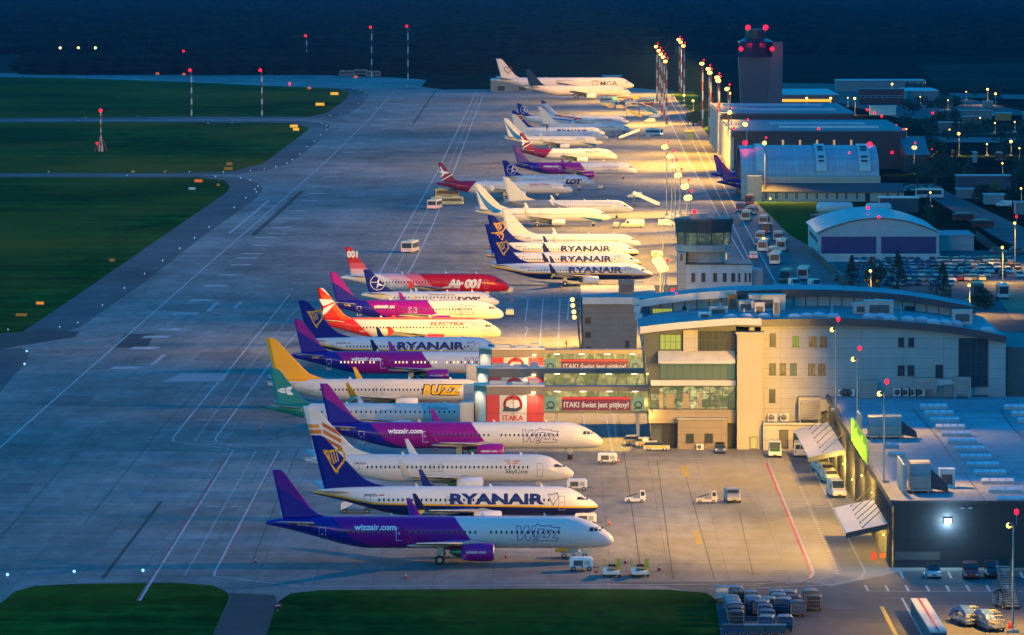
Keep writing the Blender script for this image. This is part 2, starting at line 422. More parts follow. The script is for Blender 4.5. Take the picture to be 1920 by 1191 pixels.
NOSE = {'A': [(0,.0,.25,.25),(.03,.17,.165,.34),(.1,.34,.1,.43),(.25,.56,.05,.55),(.5,.78,.02,.71),(.75,.89,.005,.84),(1.1,.965,0,.95),(1.55,1,0,1)],
        'B': [(0,.0,.30,.30),(.03,.13,.23,.37),(.1,.28,.17,.44),(.25,.48,.10,.54),(.5,.69,.05,.67),(.72,.82,.02,.81),(1.0,.93,0,.94),(1.5,1,0,1)],
        'E': [(0,.0,.28,.28),(.03,.12,.22,.34),(.1,.26,.16,.40),(.3,.50,.08,.54),(.6,.74,.03,.70),(.85,.87,.01,.85),(1.2,.96,0,.95),(1.7,1,0,1)]}
TAIL = [(0,.06,.74,.82),(.12,.14,.71,.87),(.5,.30,.63,.92),(1,.50,.51,.96),(1.75,.76,.31,.99),(2.5,.93,.11,1),(3.3,1,0,1)]
TY = {
 'A320': dict(f='A', L=37.57, hw=1.975, zb=1.72, zt=5.85, H=11.76, xle=25.1, hs=17.0, ch=(6.6,4.3,1.7), ey=5.75, er=1.12, el=4.0, wl=2.3, gx=19.8, my=3.8, gr=.58),
 'A321': dict(f='A', L=44.5, hw=1.975, zb=1.72, zt=5.85, H=11.76, xle=27.7, hs=17.0, ch=(6.6,4.3,1.7), ey=5.75, er=1.2, el=4.2, wl=2.3, gx=22.3, my=3.8, gr=.62),
 'B738': dict(f='B', L=39.5, hw=1.88, zb=1.32, zt=5.38, H=12.5, xle=24.5, hs=17.0, ch=(7.0,4.5,1.6), ey=4.83, er=1.02, el=3.9, wl=2.4, gx=18.1, my=2.86, gr=.56),
 'E190': dict(f='E', L=36.24, hw=1.5, zb=1.5, zt=4.9, H=10.55, xle=22.4, hs=13.6, ch=(5.4,3.5,1.3), ey=4.1, er=.86, el=3.3, wl=1.6, gx=16.9, my=2.9, gr=.5),
 'E195': dict(f='E', L=38.65, hw=1.5, zb=1.5, zt=4.9, H=10.55, xle=23.6, hs=13.6, ch=(5.4,3.5,1.3), ey=4.1, er=.86, el=3.3, wl=1.6, gx=18, my=2.9, gr=.5),
 'E175': dict(f='E', L=30.9, hw=1.5, zb=1.5, zt=4.9, H=9.8, xle=19.0, hs=12.3, ch=(5.0,3.3,1.3), ey=3.9, er=.75, el=3.0, wl=1.5, gx=13.9, my=2.6, gr=.45),
 'B767': dict(f='B', L=54.9, hw=2.52, zb=1.95, zt=7.35, H=15.85, xle=35.6, hs=23.4, ch=(10.6,6.6,2.4), ey=7.9, er=1.45, el=5.2, wl=0, gx=26.4, my=4.65, gr=.7),
 'B777': dict(f='B', L=73.9, hw=3.1, zb=2.25, zt=8.45, H=18.5, xle=49.0, hs=32.0, ch=(14.,8.8,2.2), ey=9.6, er=1.95, el=7.0, wl=0, gx=35.5, my=5.5, gr=.8),
}
class Fus:
    def __init__(s, T):
        D = (T['hw']*2 + T['zt']-T['zb'])/2; h = T['zt']-T['zb']
        tab = [(x*D, a*T['hw'], T['zb']+b*h, T['zb']+c*h) for x, a, b, c in TAIL]
        tab += [(T['L']-x*D, a*T['hw'], T['zb']+b*h, T['zb']+c*h) for x, a, b, c in reversed(NOSE[T['f']])]
        s.tab = tab; s.T = T; s.D = D
    def sec(s, x): return hermite(s.tab, x)
    def side(s, x, z):
        hw, zb, zt = s.sec(x); zc = (zb+zt)/2; h = max((zt-zb)/2, .01); q = (z-zc)/h
        return -hw*math.sqrt(max(0, 1-q*q)) if abs(q) < 1 else 0.0
    def mesh(s):
        T = s.T; D = s.D; L = T['L']; xs = []
        xs += [D*3.3*i/16 for i in range(17)]
        n = 10; a, b = D*3.3, L-D*1.55
        xs += [a+(b-a)*i/n for i in range(1, n)]
        xs += [L - D*1.55*(1-i/20)**1.8 for i in range(21)]
        xs[-1] = L-.012
        N = 36; rs = []
        for x in xs:
            hw, zb, zt = s.sec(x); zc = (zb+zt)/2; h = (zt-zb)/2
            rs.append([(x, -hw*math.cos(2*math.pi*i/N), zc+h*math.sin(2*math.pi*i/N)) for i in range(N)])
        return MB().rings(rs)

def livery(name, base, layers, rough=.28):
    if name in MC: return MC[name]
    m, nt, b = newmat(name); N = nt.nodes; Lk = nt.links
    tc = N.new('ShaderNodeTexCoord'); sp = N.new('ShaderNodeSeparateXYZ'); Lk.new(tc.outputs['Object'], sp.inputs[0])
    X, Z = sp.outputs[0], sp.outputs[2]
    def M(op, a, bb=None, c=None):
        n = N.new('ShaderNodeMath'); n.operation = op
        for i, q in enumerate((a, bb, c)):
            if q is None: continue
            if isinstance(q, (int, float)): n.inputs[i].default_value = q
            else: Lk.new(q, n.inputs[i])
        return n.outputs[0]
    cur = None; basec = (*srgb(base), 1)
    for colr, conds in layers:
        mask = None
        for cnd in conds:
            if len(cnd) == 4: a2, a1, bz, c = cnd
            else: a2 = 0; a1, bz, c = cnd
            e = M('MULTIPLY_ADD', X, a1, c)
            if a2: e = M('ADD', e, M('MULTIPLY', M('MULTIPLY', X, X), a2))
            if bz: e = M('ADD', e, M('MULTIPLY', Z, bz))
            g = M('GREATER_THAN', e, 0.)
            mask = g if mask is None else M('MULTIPLY', mask, g)
        x = N.new('ShaderNodeMix'); x.data_type = 'RGBA'; Lk.new(mask, x.inputs[0])
        if cur is None: x.inputs[6].default_value = basec
        else: Lk.new(cur, x.inputs[6])
        x.inputs[7].default_value = (*srgb(colr), 1); cur = x.outputs[2]
    # faint panel soiling, streaked along the airflow
    mp = N.new('ShaderNodeMapping'); mp.inputs['Scale'].default_value = (.25, 1, 1.3); Lk.new(tc.outputs['Object'], mp.inputs[0])
    ns = N.new('ShaderNodeTexNoise'); ns.inputs['Scale'].default_value = 1.1; ns.inputs['Detail'].default_value = 6; Lk.new(mp.outputs[0], ns.inputs['Vector'])
    r = N.new('ShaderNodeMapRange'); r.inputs[1].default_value = .3; r.inputs[2].default_value = .75; r.inputs[3].default_value = 1.; r.inputs[4].default_value = .84
    Lk.new(ns.outputs[0], r.inputs[0])
    x = N.new('ShaderNodeMix'); x.data_type = 'RGBA'; x.blend_type = 'MULTIPLY'; x.inputs[0].default_value = 1
    if cur is None: x.inputs[6].default_value = basec
    else: Lk.new(cur, x.inputs[6])
    Lk.new(r.outputs[0], x.inputs[7]); Lk.new(x.outputs[2], b.inputs['Base Color'])
    b.inputs['Roughness'].default_value = rough; b.inputs['Specular IOR Level'].default_value = .35; b.inputs['Coat Weight'].default_value = .1; b.inputs['Coat Roughness'].default_value = .12
    MC[name] = m; return m

WINGM = mat('wing_grey_paint', (.4, .4, .4), .35, .15, var=.15)
ENGW = mat('engine_white_paint', (.74, .74, .72), .3)
METAL = mat('bare_inlet_metal', (.6, .6, .6), .25, .9, var=.05)
SEAM = mat('door_seam_grey', (.3, .3, .32), .5, var=0)

def text_mesh(txt, bold=0., shear=0., outline=0., space=1.0):
    cu = bpy.data.curves.new('t', 'FONT'); cu.body = txt; cu.size = 1; cu.shear = shear; cu.space_character = space
    cu.resolution_u = 4
    if outline: cu.fill_mode = 'NONE'; cu.bevel_depth = outline; cu.bevel_resolution = 0
    else: cu.offset = bold
    o = bpy.data.objects.new('t', cu); col.objects.link(o)
    dg = bpy.context.evaluated_depsgraph_get(); dg.update()
    me = bpy.data.meshes.new_from_object(o.evaluated_get(dg))
    bpy.data.objects.remove(o); bpy.data.curves.remove(cu)
    return me
TXC = {}
def label_mesh(name, txt, x0, x1, z0, z1, yf, m, parent, bold=.02, shear=0., outline=0., space=1., slices=7, off=.02):
    """text fitted into x0..x1, z0..z1 and laid on the surface y = yf(x, z)"""
    me = text_mesh(txt, bold, shear, outline, space)
    bm = bmesh.new(); bm.from_mesh(me); bpy.data.meshes.remove(me)
    xs = [v.co.x for v in bm.verts]; ys = [v.co.y for v in bm.verts]
    ax, bx, ay, by = min(xs), max(xs), min(ys), max(ys)
    sx = (x1-x0)/(bx-ax); sz = (z1-z0)/(by-ay)
    for v in bm.verts: v.co = Vector((x0+(v.co.x-ax)*sx, v.co.z, z0+(v.co.y-ay)*sz))
    if slices and not outline:
        for k in range(1, slices):
            z = z0+(z1-z0)*k/slices+.0007
            bmesh.ops.bisect_plane(bm, geom=bm.verts[:]+bm.edges[:]+bm.faces[:], plane_co=(0, 0, z), plane_no=(0, 0, 1))
    for v in bm.verts: v.co.y = yf(v.co.x, v.co.z) - off + v.co.y
    bmesh.ops.recalc_face_normals(bm, faces=bm.faces[:])
    o = bpy.data.meshes.new(name); bm.to_mesh(o); bm.free(); o.materials.append(m)
    ob = bpy.data.objects.new(name, o); col.objects.link(ob); setparent(ob, parent)
    return ob

def flat_shape(mb, pts, y, th=.02):
    """a small painted emblem as a thin skin on a fin; pts in (x,z)"""
    return mb.poly([(p[0], y, p[1]) for p in pts])
def stroke(mb, pts, w, y, closed=False):
    n = len(pts)
    rng = range(n if closed else n-1)
    for i in rng:
        a = Vector(pts[i]); b = Vector(pts[(i+1) % n]); d = (b-a)
        if d.length < 1e-6: continue
        d.normalize(); p = Vector((-d.y, d.x))*w/2; e = d*w*.18
        mb.poly([(q.x, y, q.y) for q in (a-e-p, b+e-p, b+e+p, a-e+p)])

def patch(mb, F, x0, x1, z0, z1, off=.015, nx=1, nz=2, skew=0.):
    vs = []
    for j in range(nz+1):
        for i in range(nx+1):
            z = z0+(z1-z0)*j/nz; x = x0+(x1-x0)*i/nx + skew*(z-z0)
            vs.append((x, F.side(x, z)-off, z))
    fs = [(j*(nx+1)+i, j*(nx+1)+i+1, (j+1)*(nx+1)+i+1, (j+1)*(nx+1)+i) for j in range(nz) for i in range(nx)]
    mb.add(vs, fs)
def door(F, x, z0, z1, w, m, parent):
    mb = MB(); t = .08
    patch(mb, F, x-w/2, x-w/2+t, z0, z1, nz=4); patch(mb, F, x+w/2-t, x+w/2, z0, z1, nz=4)
    patch(mb, F, x-w/2, x+w/2, z1, z1+t); patch(mb, F, x-w/2, x+w/2, z0-t, z0)
    patch(mb, F, x-.12, x+.06, (z0+z1)/2, (z0+z1)/2+.2)
    return mb.build('cabin_door', m, parent)

def airfoil(x_le, c, y, z, th):
    pr = [(0,0),(.04,.35),(.15,.75),(.35,1.),(.6,.8),(.85,.35),(1,.03),(.85,-.15),(.5,-.35),(.2,-.4),(.05,-.25)]
    return [(x_le - u*c, y, z + v*c*th*.5) for u, v in pr]

def make_plane(name, typ, liv, tail_px, nose_px, top_py, label, seg=dict()):
    T = TY[typ]; L = T['L']; F = Fus(T)
    se = (nose_px-tail_px)/L
    yg = top_py + T['H']*se
    k = se/pxm(yg)
    o = empty(name, P(tail_px, yg), 0, label, 'airplane', 'airliners parked on the apron')
    o.scale = (k, k, k)
    return plane_body(o, T, F, liv, seg, nose_px)

WIN_Z = {'A': .54, 'B': .57, 'E': .62}
def plane_body(o, T, F, liv, seg=dict(), nose_px=0):
    L = T['L']; h = T['zt']-T['zb']; f = T['f']; big = T['L'] > 50
    fm, wlm, em = liv['m'], liv.get('wl', liv['m']), liv.get('eng', ENGW)
    fu = F.mesh().build('fuselage', fm, o)
    # fin
    H = T['H']; zt = T['zt']; k = (H-zt)/5.91
    if f == 'A': fp = [(.8,H),(1.9,H),(2.15,H-.25),(5.9,6.75),(6.6,6.15),(7.9,zt-.12),(2.2,zt-.35)]
    elif f == 'B' and not big: fp = [(-.35,H),(.85,H),(1.15,H-.2),(6.3,7.1),(7.3,6.25),(8.6,5.75),(10.3,zt-.12),(1.5,zt-.4)]
    elif f == 'E': fp = [(.5,H),(1.75,H),(2.05,H-.2),(5.6,zt+1.1),(6.5,zt+.4),(7.8,zt-.12),(1.7,zt-.35)]
    else:
        s = (H-zt)/7.1; fp = [(-.2*s,H),(1.6*s,H),(1.9*s,H-.25),(7.*s,zt+1.0*s),(7.7*s,zt+.5*s),(9.*s,zt-.12),(1.8*s,zt-.5)]
    w0 = .22*k
    mb = MB(); n = len(fp); cx = sum(p[0] for p in fp)/n; cz = sum(p[1] for p in fp)/n
    inner = [(cx+(p[0]-cx)*.86, cz+(p[1]-cz)*.94) for p in fp]
    rim = [(p[0], 0, p[1]) for p in fp]
    for sgn in (-1, 1):
        s_ = [(p[0], sgn*w0, p[1]) for p in inner]
        for i in range(n):
            j = (i+1) % n; q = (rim[i], rim[j], s_[j], s_[i]); mb.add(q if sgn < 0 else q[::-1], [(0,1,2,3)])
        mb.add(s_ if sgn < 0 else s_[::-1], [tuple(range(n))])
    fin = mb.build('tail_fin', liv.get('fin', fm), o)
    yfin = -w0-.02
    # rudder hinge line
    # stabilisers
    sk = {'A': (3.2, 3.7, 4.9, 6.2, 1.7), 'B': (1.7, 3.8, 4.75, 7.1, 1.5), 'E': (2.6, 3.4, 4.3, 6.0, 1.5)}[f]
    ss = 1.0 if not big else (1.55 if L < 60 else 1.75)
    x0, c0, z0, hs_, ct = [q*ss for q in sk]
    z0 = T['zb']+h*(.78 if f == 'A' else .8)
    for sgn in (-1, 1):
        mb = MB(); r1 = airfoil(x0+c0, c0, sgn*.5, z0, .1); r2 = airfoil(x0+c0-hs_*.62, ct, sgn*hs_, z0+hs_*.12, .1)
        if sgn > 0: r1, r2 = r1[::-1], r2[::-1]
        mb.rings([r1, r2]).build('horizontal_stabilizer', liv.get('stab', WINGM), o)
    # wings
    xle = T['xle']; hs_ = T['hs']; c1, c2, c3 = T['ch']; zr = T['zb']+h*.14; dz = hs_*.105
    sweep = .53
    for sgn in (-1, 1):
        st = [(T['hw']*.3, xle+.8*c1/6.6, c1*1.1, zr, .15), (T['hw'], xle, c1, zr+.1, .13), (hs_*.36, xle-(hs_*.36-T['hw'])*sweep, c2, zr+dz*.36, .115), (hs_, xle-(hs_-T['hw'])*sweep, c3, zr+dz, .1)]
        rs = [airfoil(x, c, sgn*y, z, th) for y, x, c, z, th in st]
        if sgn > 0: rs = [r[::-1] for r in rs]
        wg = MB().rings(rs).build('wing', WINGM, o)
        # flap track fairings
        for yy in (.33, .55, .75):
            y = hs_*yy; xx = xle-(y-T['hw'])*sweep; c = c2+(c3-c2)*max(0, (yy-.36)/.64)
            MB().lathe([(0,.02),(.5,.16),(1.5,.22),(2.6,.14),(3.4,.02)], (xx-c-1.0, sgn*y, zr+dz*yy-.28), 'x', 8).build('flap_fairing', WINGM, wg)
        y, x, c, z, th = st[3]
        if T['wl'] and not liv.get('fence'):
            wlh = T['wl']
            a = airfoil(x, c, sgn*y, z, .1); b = airfoil(x-.5, c*.82, sgn*(y+.55), z+.35, .09); t = airfoil(x-1.75*wlh/2.3, c*.32, sgn*(y+.95), z+wlh, .09)
            if sgn > 0: a, b, t = a[::-1], b[::-1], t[::-1]
            MB().rings([a, b, t]).build('winglet', wlm, wg)
            if liv.get('split'):
                a = airfoil(x-.6, c*.6, sgn*(y+.4), z+.1, .08); t = airfoil(x-1.6, .3, sgn*(y+1.1), z-.95, .08)
                if sgn > 0: a, t = a[::-1], t[::-1]
                MB().rings([a, t]).build('ventral_winglet', liv.get('wl2', YEL), wg)
        elif liv.get('fence'):
            MB().prism([(x-.3, sgn*y-.04, z), (x-1.1, sgn*y-.04, z+1.0), (x-1.9, sgn*y-.04, z+1.05), (x-1.6, sgn*y-.04, z), (x-1.8, sgn*y-.04, z-.7), (x-1.3, sgn*y-.04, z-.7)], (0, .08, 0)).build('wingtip_fence', wlm, wg)
        # engine
        ey, er, el = T['ey'], T['er'], T['el']; ex = xle-(ey-T['hw'])*sweep+.2*el-.35*el; ez = zr-er*.42+.02
        ez = max(ez, er+.45)
        eo = (ex, sgn*ey, ez)
        eng = MB().lathe([(0,er*.78),(.0,er*.78),(el*.25,er*.93),(el*.6,er),(el*.88,er*.97),(el*.975,er*.88)], eo, 'x', 28).build('engine', em, o)
        MB().lathe([(el*.975,er*.88),(el,er*.83),(el*.985,er*.76),(el*.9,er*.74)], eo, 'x', 28).build('inlet_lip', METAL, eng)
        MB().lathe([(el*.9,er*.74),(el*.8,er*.72),(el*.8,.01)], eo, 'x', 28).build('fan', DGREY, eng)
        MB().lathe([(0,er*.76),(-.05,er*.62),(-el*.18,er*.5),(-el*.22,er*.38),(-el*.38,.03)], eo, 'x', 20).build('exhaust', mat('exhaust_metal', (.16,.14,.13), .4, .8), eng)
        MB().prism([(ex+.0, sgn*ey-.14, ez+er*.7), (ex+el*.75, sgn*ey-.14, ez+er*.93), (ex+el*.3, sgn*ey-.14, ez+er+.35), (ex-1.4, sgn*ey-.14, ez+er*.75)], (0, .28, 0)).build('pylon', WINGM, eng)
        # main gear
        gx, my, gr = T['gx'], T['my'], T['gr']
        g = MB().tube((gx, sgn*my, gr), (gx+.1, sgn*my, zr+.35), .14).tube((gx, sgn*my, gr+.5), (gx+.5, sgn*(my-1.1), zr+.2), .07).box(gx-.42, gx+.5, sgn*my+sgn*.3-.03, sgn*my+sgn*.3+.03, gr+.45, zr+.25).build('main_gear', WINGM, o)
        for dy in (-.4, .4):
            for dx in ((0,) if not big else (-.75, .75)):
                MB().lathe([(-.2,gr*.5),(-.2,gr*.93),(-.12,gr),(.12,gr),(.2,gr*.93),(.2,gr*.5)], (gx+dx, sgn*my+dy, gr), 'y', 16).lathe([(-.12,.01),(-.12,gr*.52)], (gx+dx, sgn*my+dy, gr), 'y', 12, 1).lathe([(.12,gr*.52),(.12,.01)], (gx+dx, sgn*my+dy, gr), 'y', 12, 1).build('wheel', [BLACK, GREY], g)
    # fairing between wings
    rs = []
    for i in range(9):
        u = i/8; x = xle-c1-1.6+u*(c1+4.2); q = math.sin(math.pi*min(1, max(0, u)))**.6
        rs.append([(x, math.cos(a)*T['hw']*(.2+.82*q), T['zb']+h*.22+math.sin(a)*h*(.06+.24*q)) for a in [2*math.pi*j/20 for j in range(20)]])
    MB().rings(rs).build('belly_fairing', liv.get('belly', fm), o)
    # nose gear
    nx = L-(5.1 if not big else 7.0); gr = T['gr']*.66
    g = MB().tube((nx, 0, gr), (nx+.15, 0, T['zb']+.5), .1).tube((nx, 0, gr+.3), (nx-1.0, 0, T['zb']+.3), .05).box(nx-.5, nx+.5, -.5, -.46, T['zb']-.5, T['zb']+.1).build('nose_gear', WINGM, o)
    for dy in (-.24, .24):
        MB().lathe([(-.11,.02),(-.11,gr*.9),(-.05,gr),(.05,gr),(.11,gr*.9),(.11,.02)], (nx, dy, gr), 'y', 14).build('wheel', BLACK, g)
    # cockpit windows
    zz = T['zb']+h*(.565 if f != 'E' else .60); D = F.D
    t0 = {'A': .42, 'B': .42, 'E': .42}[f]
    mb = MB()
    if f == 'A':
        for i in range(3):
            a = L-D*(.78-.15*i); patch(mb, F, a, a+D*.125, zz, zz+h*.12-.06*i, .02, 3, 2, .25)
    else:
        a = L-D*.74; patch(mb, F, a, a+D*.14, zz+.02, zz+h*.10, .02, 3, 2, .1)
        a = L-D*.585; patch(mb, F, a, a+D*.16, zz-.02, zz+h*.10, .02, 3, 2, -.35)
        a = L-D*.41; patch(mb, F, a, a+D*.10, zz-.05, zz+h*.055, .02, 3, 2, -.6)
    # windscreen panes across the nose
    def top_y(x, y):
        hw, zb, zt_ = F.sec(x); zc = (zb+zt_)/2; return zc+(zt_-zb)/2*math.sqrt(max(0, 1-(y/max(hw, .01))**2))
    cw = mb.build('cockpit_window', GLASS, o)
    if liv.get('mask'):
        mb = MB(); patch(mb, F, L-D*.85, L-D*.25, zz-.12, zz+h*.16, .01, 6, 3, -.3); mb.build('window_mask', BLACK, o)
    # doors
    dm = liv.get('door', SEAM)
    wz = T['zb']+h*WIN_Z[f]
    d0, d1 = wz-1.35*(1 if not big else 1.2), wz+.5
    doors = liv.get('doors', [L-D*1.28, D*1.93 if f != 'A' else D*1.75] )
    if f == 'A' and L > 40: doors = [L-D*1.28, L*.625, L*.385, D*1.8]
    if big: doors = [L-D*1.1, L*.72, L*.45, D*1.8]
    for x in doors: door(F, x, d0 if x not in (L*.625, L*.385) or big else d0+.3, d1, .9, dm, o)
    if f == 'B' and not big or (f == 'A' and L < 40):
        for x in (L*.475, L*.505): door(F, x, d0+.75, d1-.1, .6, dm, o)
    # cabin windows
    lit = seg.get('lit'); wm = liv.get('win', GLASS)
    mb = MB(); patch(mb, F, L*.5-.125, L*.5+.125, wz-.18, wz+.2, .02, 1, 2); wa = mb.build('cabin_window', wm, o)
    first = True; x = D*2.35; step = {'A': .533*1.25, 'B': .51*1.28, 'E': .8}[f]*(1 if not big else 1.15)
    end = L-D*1.62
    i = 0
    while x < end:
        ok = all(abs(x-d) > .75 for d in doors) and not (seg.get('gap') and seg['gap'][0] < x/L < seg['gap'][1])
        if ok:
            if first: w_ = wa; first = False
            else: w_ = bpy.data.objects.new('cabin_window', wa.data); col.objects.link(w_); setparent(w_, o)
            hw, zb_, zt_ = F.sec(x)
            dy = F.side(x, wz)-F.side(L*.5, wz)
            w_.location = (x-L*.5, dy, 0)
            if lit and random.random() < lit:
                w_.material_slots[0].link = 'OBJECT'; w_.material_slots[0].material = emit('lit_cabin_window', (1., .68, .32), 1.6)
        x += step; i += 1
    # antennas
    for xx in (L*.36, L*.62, L*.8):
        z = F.sec(xx)[2]-.05
        MB().prism([(xx, -.03, z), (xx+.45, -.03, z), (xx+.05, -.03, z+.42), (xx-.1, -.03, z+.42)], (0, .06, 0)).build('antenna', ENGW, o)
    side = F.side
    for t in liv.get('text', []):
        name, txt, a, b, zc_, hh, colr = t[:7]; kw = t[7] if len(t) > 7 else {}
        z = T['zb']+h*zc_
        label_mesh(name, txt, a*L, b*L, z-hh/2, z+hh/2, side, mat('lettering_%s' % str(colr).replace('#', ''), colr, .4, var=0), o, **kw)
    if liv.get('emblem'): liv['emblem'](o, T, F, yfin, fin)
    if liv.get('engtext'):
        txt, colr = liv['engtext']; ey, er, el = T['ey'], T['er'], T['el']
        ex = xle-(ey-T['hw'])*sweep+.2*el-.35*el; ez = max(zr-er*.42+.02, er+.45)
        label_mesh('engine_lettering', txt, ex+el*.15, ex+el*.75, ez-.05, ez+.3, lambda x, z: -ey-math.sqrt(max(0, er*er-(z-ez)**2))-.01, mat('lettering_eng_%s' % txt.replace('.', ''), colr, .4, var=0), o)
    return o

# ---- emblems ----
WZ = [[(255,352),(322,352),(328,490),(393,352),(452,352),(455,480),(520,352),(568,352),(575,325),(632,325),(635,350),(825,350),(820,373),(965,376),(845,540),(930,545),(922,592),(892,598),(592,592)],
      [(255,352),(275,588),(335,588),(398,470),(408,590),(463,590),(528,455),(560,395)], [(560,395),(530,525),(583,532),(605,400),(710,400),(600,555),(575,568),(528,565)],
      [(740,420),(835,420),(770,538),(690,534),(740,420)], [(592,592),(585,612),(562,624),(538,620),(522,604),(520,582),(535,563),(560,556),(582,568),(592,592)]]
def em_wizz(o, T, F, y, fin):
    L = T['L']; mb = MB(); f = 1 if L > 40 else .985; z0 = T['zb']+.5*(T['zt']-T['zb'])
    for pl in WZ:
        q = []
        for a, b in zip(pl[:-1], pl[1:]):
            for k in range(4): q.append((a[0]+(b[0]-a[0])*k/4, a[1]+(b[1]-a[1])*k/4))
        q.append(pl[-1])
        stroke(mb, [((a-607)/127.8, -(b-475)/127.8) for a, b in q], .085, 0)
    X0 = L*.783*f
    mb.v = [(v[0]+X0, F.side(v[0]+X0, v[2]+z0)-.03, v[2]+z0) for v in mb.v]
    mb.build('outline_emblem', mat('violet_outline_paint', '#4a2390', .4, var=0), o)
GOLD = mat('gold_emblem_paint', '#f0b21c', .4, var=0)
NAVY = mat('navy_emblem_paint', '#14245e', .4, var=0)
EWHITE = mat('white_emblem_paint', (.8, .8, .8), .4, var=0)
def harp(mb, x, z, s, y, w=1.0, sl=.25):
    A = lambda u, v: (x+(u+sl*(-v))*s, z+v*s)
    stroke(mb, [A(-1.0,1.0),(A(-.5,.92)),(A(.1,1.02)),A(.5,1.1),A(.75,.98)], .2*s*w, y)
    stroke(mb, [A(.75,.98),A(.95,.7),A(.9,.3),A(.65,-.05),A(.3,-.4),A(-.05,-.75),A(-.25,-1.15)], .2*s*w, y)
    stroke(mb, [A(-1.0,1.0),A(-.8,.6),A(-.65,.1),A(-.5,-.5),A(-.25,-1.15)], .17*s*w, y)
    for i in range(4):
        u = -.62+.28*i; stroke(mb, [A(u, .85), A(u+.12-.05*i, -.35+.12*i)], .1*s*w, y)
    stroke(mb, [A(.5,1.1),A(.78,1.28),A(.85,1.1)], .2*s*w, y)
def em_harp(o, T, F, y, fin):
    mb = MB(); harp(mb, 3.2, 8.9, 1.45, y); mb.build('harp_emblem', GOLD, fin)
    L = T['L']; mb = MB(); harp(mb, 0, 0, .72, 0, .55, .1)
    X0 = L*.845; Z0 = T['zb']+.60*(T['zt']-T['zb'])
    mb.v = [(v[0]+X0, F.side(v[0]+X0, v[2]+Z0)-.025, v[2]+Z0) for v in mb.v]
    mb.build('harp_emblem', NAVY, o)
def em_lot(o, T, F, y, fin):
    mb = MB(); cx, cz, r = 3.75, T['H']-2.95, 1.62
    c = [(cx+r*math.cos(2*math.pi*i/28), cz+r*math.sin(2*math.pi*i/28)) for i in range(28)]
    stroke(mb, c, .13, y, True)
    stroke(mb, [(cx+.55, cz+1.45), (cx-.15, cz+.1), (cx-1.5, cz+.1)], .13, y)
    stroke(mb, [(cx+.3, cz+1.0), (cx+.05, cz-.2), (cx-.3, cz-1.3), (cx+.15, cz-.6), (cx+1.3, cz-.6)], .16, y)
    flat_shape(mb, [(cx-.1, cz+.3), (cx+.55, cz+1.45), (cx+.2, cz-.2)], y-.004)
    flat_shape(mb, [(cx-.25, cz-.35), (cx+1.4, cz-.7), (cx+.15, cz-.1)], y-.004)
    mb.build('crane_emblem', EWHITE, fin)
def em_electra_red(o, T, F, y, fin):
    mb = MB()
    flat_shape(mb, [(1.25,9.55),(3.6,9.45),(4.35,9.05),(3.6,8.75),(2.75,8.35),(2.0,8.15),(1.75,8.5)], y)
    flat_shape(mb, [(4.45,8.75),(2.9,8.05),(2.2,7.7),(1.95,7.1),(2.0,6.3),(2.9,6.9),(3.7,7.8)], y)
    mb.build('bird_emblem', EWHITE, fin)
def em_electra_plane(o, T, F, y, fin):
    mb = MB()
    flat_shape(mb, [(1.25,10.3),(1.65,10.4),(2.6,9.0),(4.2,8.75),(4.45,8.55),(4.2,8.35),(3.0,8.1),(1.9,7.0),(1.6,7.1),(2.0,8.3),(1.3,8.6),(1.1,8.9),(1.9,9.1)], y)
    mb.build('airplane_emblem', EWHITE, fin)
    mb = MB(); stroke(mb, [(2.1,6.1),(5.4,8.0)], .3, y); mb.build('white_band', EWHITE, fin)
def em_dolomiti(o, T, F, y, fin):
    mb = MB(); cx, cz = 3.0, T['H']-3.55
    for q in ([(-1.25,0),(-.3,.62),(.3,.0),(-.3,-.62)],):
        flat_shape(mb, [(cx+a*.9, cz+b*.65) for a, b in [(-1.5,0),(-.6,.6),(.2,.6),(-.1,.0)]], y)
        flat_shape(mb, [(cx+a*.9, cz+b*.65) for a, b in [(-1.4,-.1),(-.05,-.1),(.2,-.65),(-.55,-.65)]], y)
        flat_shape(mb, [(cx+a*.9, cz+b*.65) for a, b in [(.05,0),(.5,.95),(1.5,.95),(1.0,0)]], y)
        flat_shape(mb, [(cx+a*.9, cz+b*.65) for a, b in [(.05,-.1),(1.05,-.1),(1.6,-1.1),(.6,-1.1)]], y)
    mb.build('arrow_emblem', EWHITE, fin)
def em_skyline(o, T, F, y, fin):
    L = T['L']; X0 = L*.737; Z0 = T['zb']+.70*(T['zt']-T['zb']); mb = MB()
    for i in range(3):
        flat_shape(mb, [(X0+.25*i, Z0+.55-.3*i), (X0+.9+.1*i, Z0+.42-.3*i), (X0+1.2, Z0+.25-.3*i), (X0+.5+.2*i, Z0+.35-.3*i)], 0)
        flat_shape(mb, [(X0+1.25, Z0+.25-.3*i), (X0+1.6, Z0+.42-.3*i), (X0+2.6-.3*i, Z0+.5-.3*i), (X0+2.3-.3*i, Z0+.3-.3*i)], 0)
    mb.v = [(v[0], F.side(v[0], v[2])-.03, v[2]) for v in mb.v]
    mb.build('wings_emblem', mat('orange_brown_emblem', '#c8752a', .4, var=0), o)
def em_001(o, T, F, y, fin):
    label_mesh('tail_number', '001', 1.25, 3.7, 9.35, 10.9, lambda a, b: y, EWHITE, fin, bold=.06, shear=.0, slices=0)
